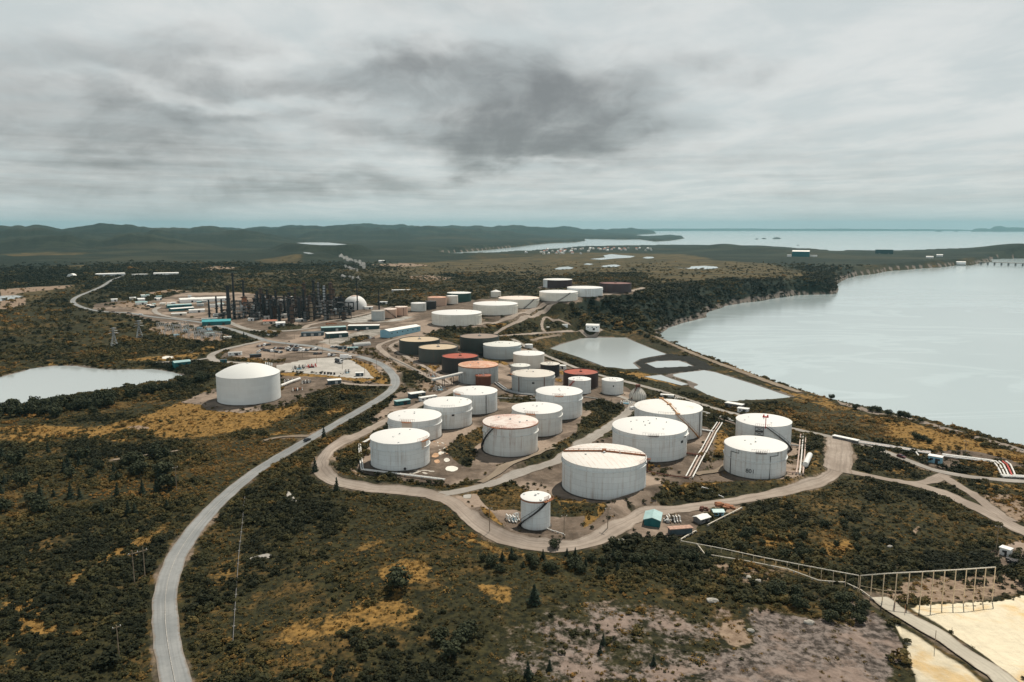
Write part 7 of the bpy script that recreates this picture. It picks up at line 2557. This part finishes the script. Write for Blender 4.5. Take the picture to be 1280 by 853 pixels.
# ------------------------------------------------------------------ low growth: nobody could count it
def clump_mesh(name, kind, seed, mat):
    r = np.random.default_rng(seed)
    vs, fs = [], []

    def quad(c, nrm, s, asp=1.0):
        nrm = nrm / (np.linalg.norm(nrm) + 1e-9)
        a = np.cross(nrm, r.normal(size=3))
        a /= np.linalg.norm(a) + 1e-9
        b = np.cross(nrm, a)
        o = len(vs)
        a, b = a * s, b * s * asp
        vs.extend([c - a - b * .6, c + a * .7 - b, c + a + b * .7, c - a * .5 + b])
        fs.append((o, o + 1, o + 2, o + 3))
    if kind == 'bush':
        lumps = [(r.uniform(-.5, .5), r.uniform(-.5, .5), r.uniform(.25, .75), r.uniform(.3, .55)) for _ in range(6)]
        for k in range(78):
            l = lumps[r.integers(len(lumps))]
            d = r.normal(size=3)
            d /= np.linalg.norm(d)
            d[2] = abs(d[2]) * .9 + d[2] * .1
            c = np.array(l[:3]) + d * l[3] * r.uniform(.75, 1.1)
            c[2] = max(c[2] * .85, .02)
            quad(c, d + np.array([0, 0, .5]) + r.normal(size=3) * .45, r.uniform(.10, .2))
    elif kind == 'conifer':
        for k in range(90):
            z = r.uniform(.05, 1) ** 1.2
            a = r.uniform(0, 2 * PI)
            rad = (1 - z) * .36 * r.uniform(.55, 1.1) + .02
            c = np.array([rad * math.cos(a), rad * math.sin(a), z * 1.6])
            quad(c, np.array([math.cos(a), math.sin(a), .9]) + r.normal(size=3) * .3, .10 * (1.15 - z))
    else:
        for k in range(34):
            a = r.uniform(0, 2 * PI)
            d = r.uniform(0, .9)
            c = np.array([d * math.cos(a), d * math.sin(a), r.uniform(.05, .4)])
            quad(c, np.array([r.normal(), r.normal(), 1.0]), r.uniform(.06, .14), 1.6)
    me = bpy.data.meshes.new(name)
    me.from_pydata([tuple(v) for v in vs], [], fs)
    me.materials.append(mat)
    return bpy.data.objects.new(name, me)      # a shape to copy; not placed in the scene


def scatter(name, label, dens, size, shapes, mat, tint, squash=.85, seed=1):
    """one stuff object of points, each dressed with one of the shapes"""
    r = np.random.default_rng(seed)
    dr = np.diff(RR)[:, None]
    area = (RR[:-1, None] * (TH[1] - TH[0])) * dr * np.ones((1, len(TH) - 1))
    lam = dens[:-1, :-1] * area
    k = r.poisson(np.clip(lam, 0, 60))
    i, j = np.nonzero(k)
    rep = k[i, j]
    i, j = np.repeat(i, rep), np.repeat(j, rep)
    u, v = r.random(len(i)), r.random(len(i))

    def lerp(A):
        return (A[i, j] * (1 - u) + A[i + 1, j] * u) * (1 - v) + (A[i, j + 1] * (1 - u) + A[i + 1, j + 1] * u) * v
    x, y, z = lerp(GX), lerp(GY), lerp(GZ)
    s = lerp(size) * np.exp(r.normal(0, .32, len(i)))
    tn = np.clip(lerp(tint) + r.normal(0, .14, len(i)), 0, 1)
    ok = (lerp(RD) > s * .9 + .3) & (lerp(FD) > 0) & (lerp(SEA) < -1.0)
    ang = np.abs(np.arctan2(x, np.maximum(y, 1)))
    ok &= ang < math.radians(43)
    x, y, z, s, tn = x[ok], y[ok], z[ok], s[ok], tn[ok]
    n = len(x)
    print(name, n)
    me = bpy.data.meshes.new(name)
    me.vertices.add(n)
    me.vertices.foreach_set('co', np.stack([x, y, z - s * .06], 1).astype(np.float32).ravel())
    for an, typ, arr in (('size', 'FLOAT', s), ('tint', 'FLOAT', tn), ('turn', 'FLOAT', r.random(n) * 2 * PI), ('pick', 'INT', r.integers(0, len(shapes), n))):
        a = me.attributes.new(an, typ, 'POINT')
        a.data.foreach_set('value', arr.astype(np.int32 if typ == 'INT' else np.float32))
    o = bpy.data.objects.new(name, me)
    COL.objects.link(o)
    me.materials.append(mat)
    tag(o, label, None, None, 'stuff')
    ng = bpy.data.node_groups.new(name, 'GeometryNodeTree')
    ng.interface.new_socket('Geometry', in_out='INPUT', socket_type='NodeSocketGeometry')
    ng.interface.new_socket('Geometry', in_out='OUTPUT', socket_type='NodeSocketGeometry')
    N, L = ng.nodes, ng.links
    gi, go = N.new('NodeGroupInput'), N.new('NodeGroupOutput')
    iop = N.new('GeometryNodeInstanceOnPoints')
    g2i = N.new('GeometryNodeGeometryToInstance')
    for sh in reversed(shapes):
        oi = N.new('GeometryNodeObjectInfo')
        oi.inputs['Object'].default_value = sh
        oi.inputs['As Instance'].default_value = False
        L.new(oi.outputs['Geometry'], g2i.inputs[0])

    def attr(nm, typ):
        a = N.new('GeometryNodeInputNamedAttribute')
        a.data_type = typ
        a.inputs[0].default_value = nm
        return [q for q in a.outputs if q.enabled and q.name == 'Attribute'][0]
    m2p = N.new('GeometryNodeMeshToPoints')
    L.new(gi.outputs[0], m2p.inputs[0])
    L.new(m2p.outputs[0], iop.inputs['Points'])
    L.new(g2i.outputs[0], iop.inputs['Instance'])
    iop.inputs['Pick Instance'].default_value = True
    L.new(attr('pick', 'INT'), iop.inputs['Instance Index'])
    cr = N.new('ShaderNodeCombineXYZ')
    L.new(attr('turn', 'FLOAT'), cr.inputs[2])
    L.new(cr.outputs[0], iop.inputs['Rotation'])
    cs = N.new('ShaderNodeCombineXYZ')
    sa = attr('size', 'FLOAT')
    mu = N.new('ShaderNodeMath')
    mu.operation = 'MULTIPLY'
    mu.inputs[1].default_value = squash
    L.new(sa, mu.inputs[0])
    L.new(sa, cs.inputs[0])
    L.new(sa, cs.inputs[1])
    L.new(mu.outputs[0], cs.inputs[2])
    L.new(cs.outputs[0], iop.inputs['Scale'])
    L.new(iop.outputs[0], go.inputs[0])
    md = o.modifiers.new('growth', 'NODES')
    md.node_group = ng
    return o


open_ = np.clip(1 - CV['gravel'] - CV['pale'] - CV['sand'] - CV['dark'] - CV['beach'], 0, 1) * (~PMASK) * (SEA < -1)
thin = np.clip(1 - .93 * CV['gold'] - .9 * CV['brown'] - .55 * CV['moor'] - 1.25 * CV['rock'], 0.0, 1)
patch = fbm(GX, GY, 38, 4, 81)
patch2 = fbm(GX, GY, 11, 3, 83)
cover = sstep(-.16, .10, patch + .6 * patch2)
nearf = 1 - sstep(620, 900, GR)
BANK = np.zeros(GX.shape)
for W, z in POND_W[1:5]:
    BANK = np.maximum(BANK, poly_sd(W, GX, GY) > -16)
open_ = open_ * (1 - BANK)
near2 = 1 - sstep(360, 560, GR)
dens = open_ * (thin * (.06 + .20 * cover + .20 * near2) * nearf + thin * (1 - .75 * CV['moor']) * .030 * sstep(620, 900, GR) * (1 - sstep(1700, 2500, GR)) * (.25 + .75 * np.maximum(cover, CV['forest'])))
dens = np.where(GR < 2900, dens, 0) * np.where(GR < 130, 0, 1)
size = (.62 + .85 * cover + .22 * (1 - near2) + .6 * fbm(GX, GY, 90, 3, 85)) * nearf + (1 - nearf) * (2.8 + 1.4 * CV['forest'])
size = np.clip(size, .4, 6)
tint = .47 + 1.15 * fbm(GX, GY, 60, 4, 87) + .8 * fbm(GX, GY, 14, 3, 89) - .28 * (cover - .5) + .35 * np.clip(CV['gold'] + CV['brown'] + .4 * CV['moor'], 0, 1) - .28 * CV['forest'] - .08 * sstep(700, 1500, GR)
bushes = [clump_mesh('shrub_shape', 'bush', 100 + k, M['leaf']) for k in range(5)]
con = [clump_mesh('conifer_shape', 'conifer', 200 + k, M['leaf']) for k in range(2)]
scatter('shrubbery', 'dense low dark green scrub covering the open ground', dens, size, bushes * 3 + con[:1], M['leaf'], tint, .8, 5)

gd = open_ * np.clip(CV['gold'] * 1.1 + .55 * (1 - cover) * thin + .35 * CV['brown'] + .25 * CV['rock'], 0, 1) * (1 - sstep(400, 600, GR)) * .22 * (GR > 130)
grass = [clump_mesh('tussock_shape', 'grass', 300 + k, M['drygrass']) for k in range(3)]
scatter('dry_grass', 'golden dry grass tussocks between the shrubs', gd, np.full(GX.shape, .75), grass, M['drygrass'], .30 + .9 * fbm(GX, GY, 25, 3, 91) + .22 * CV['gold'], 1.0, 6)
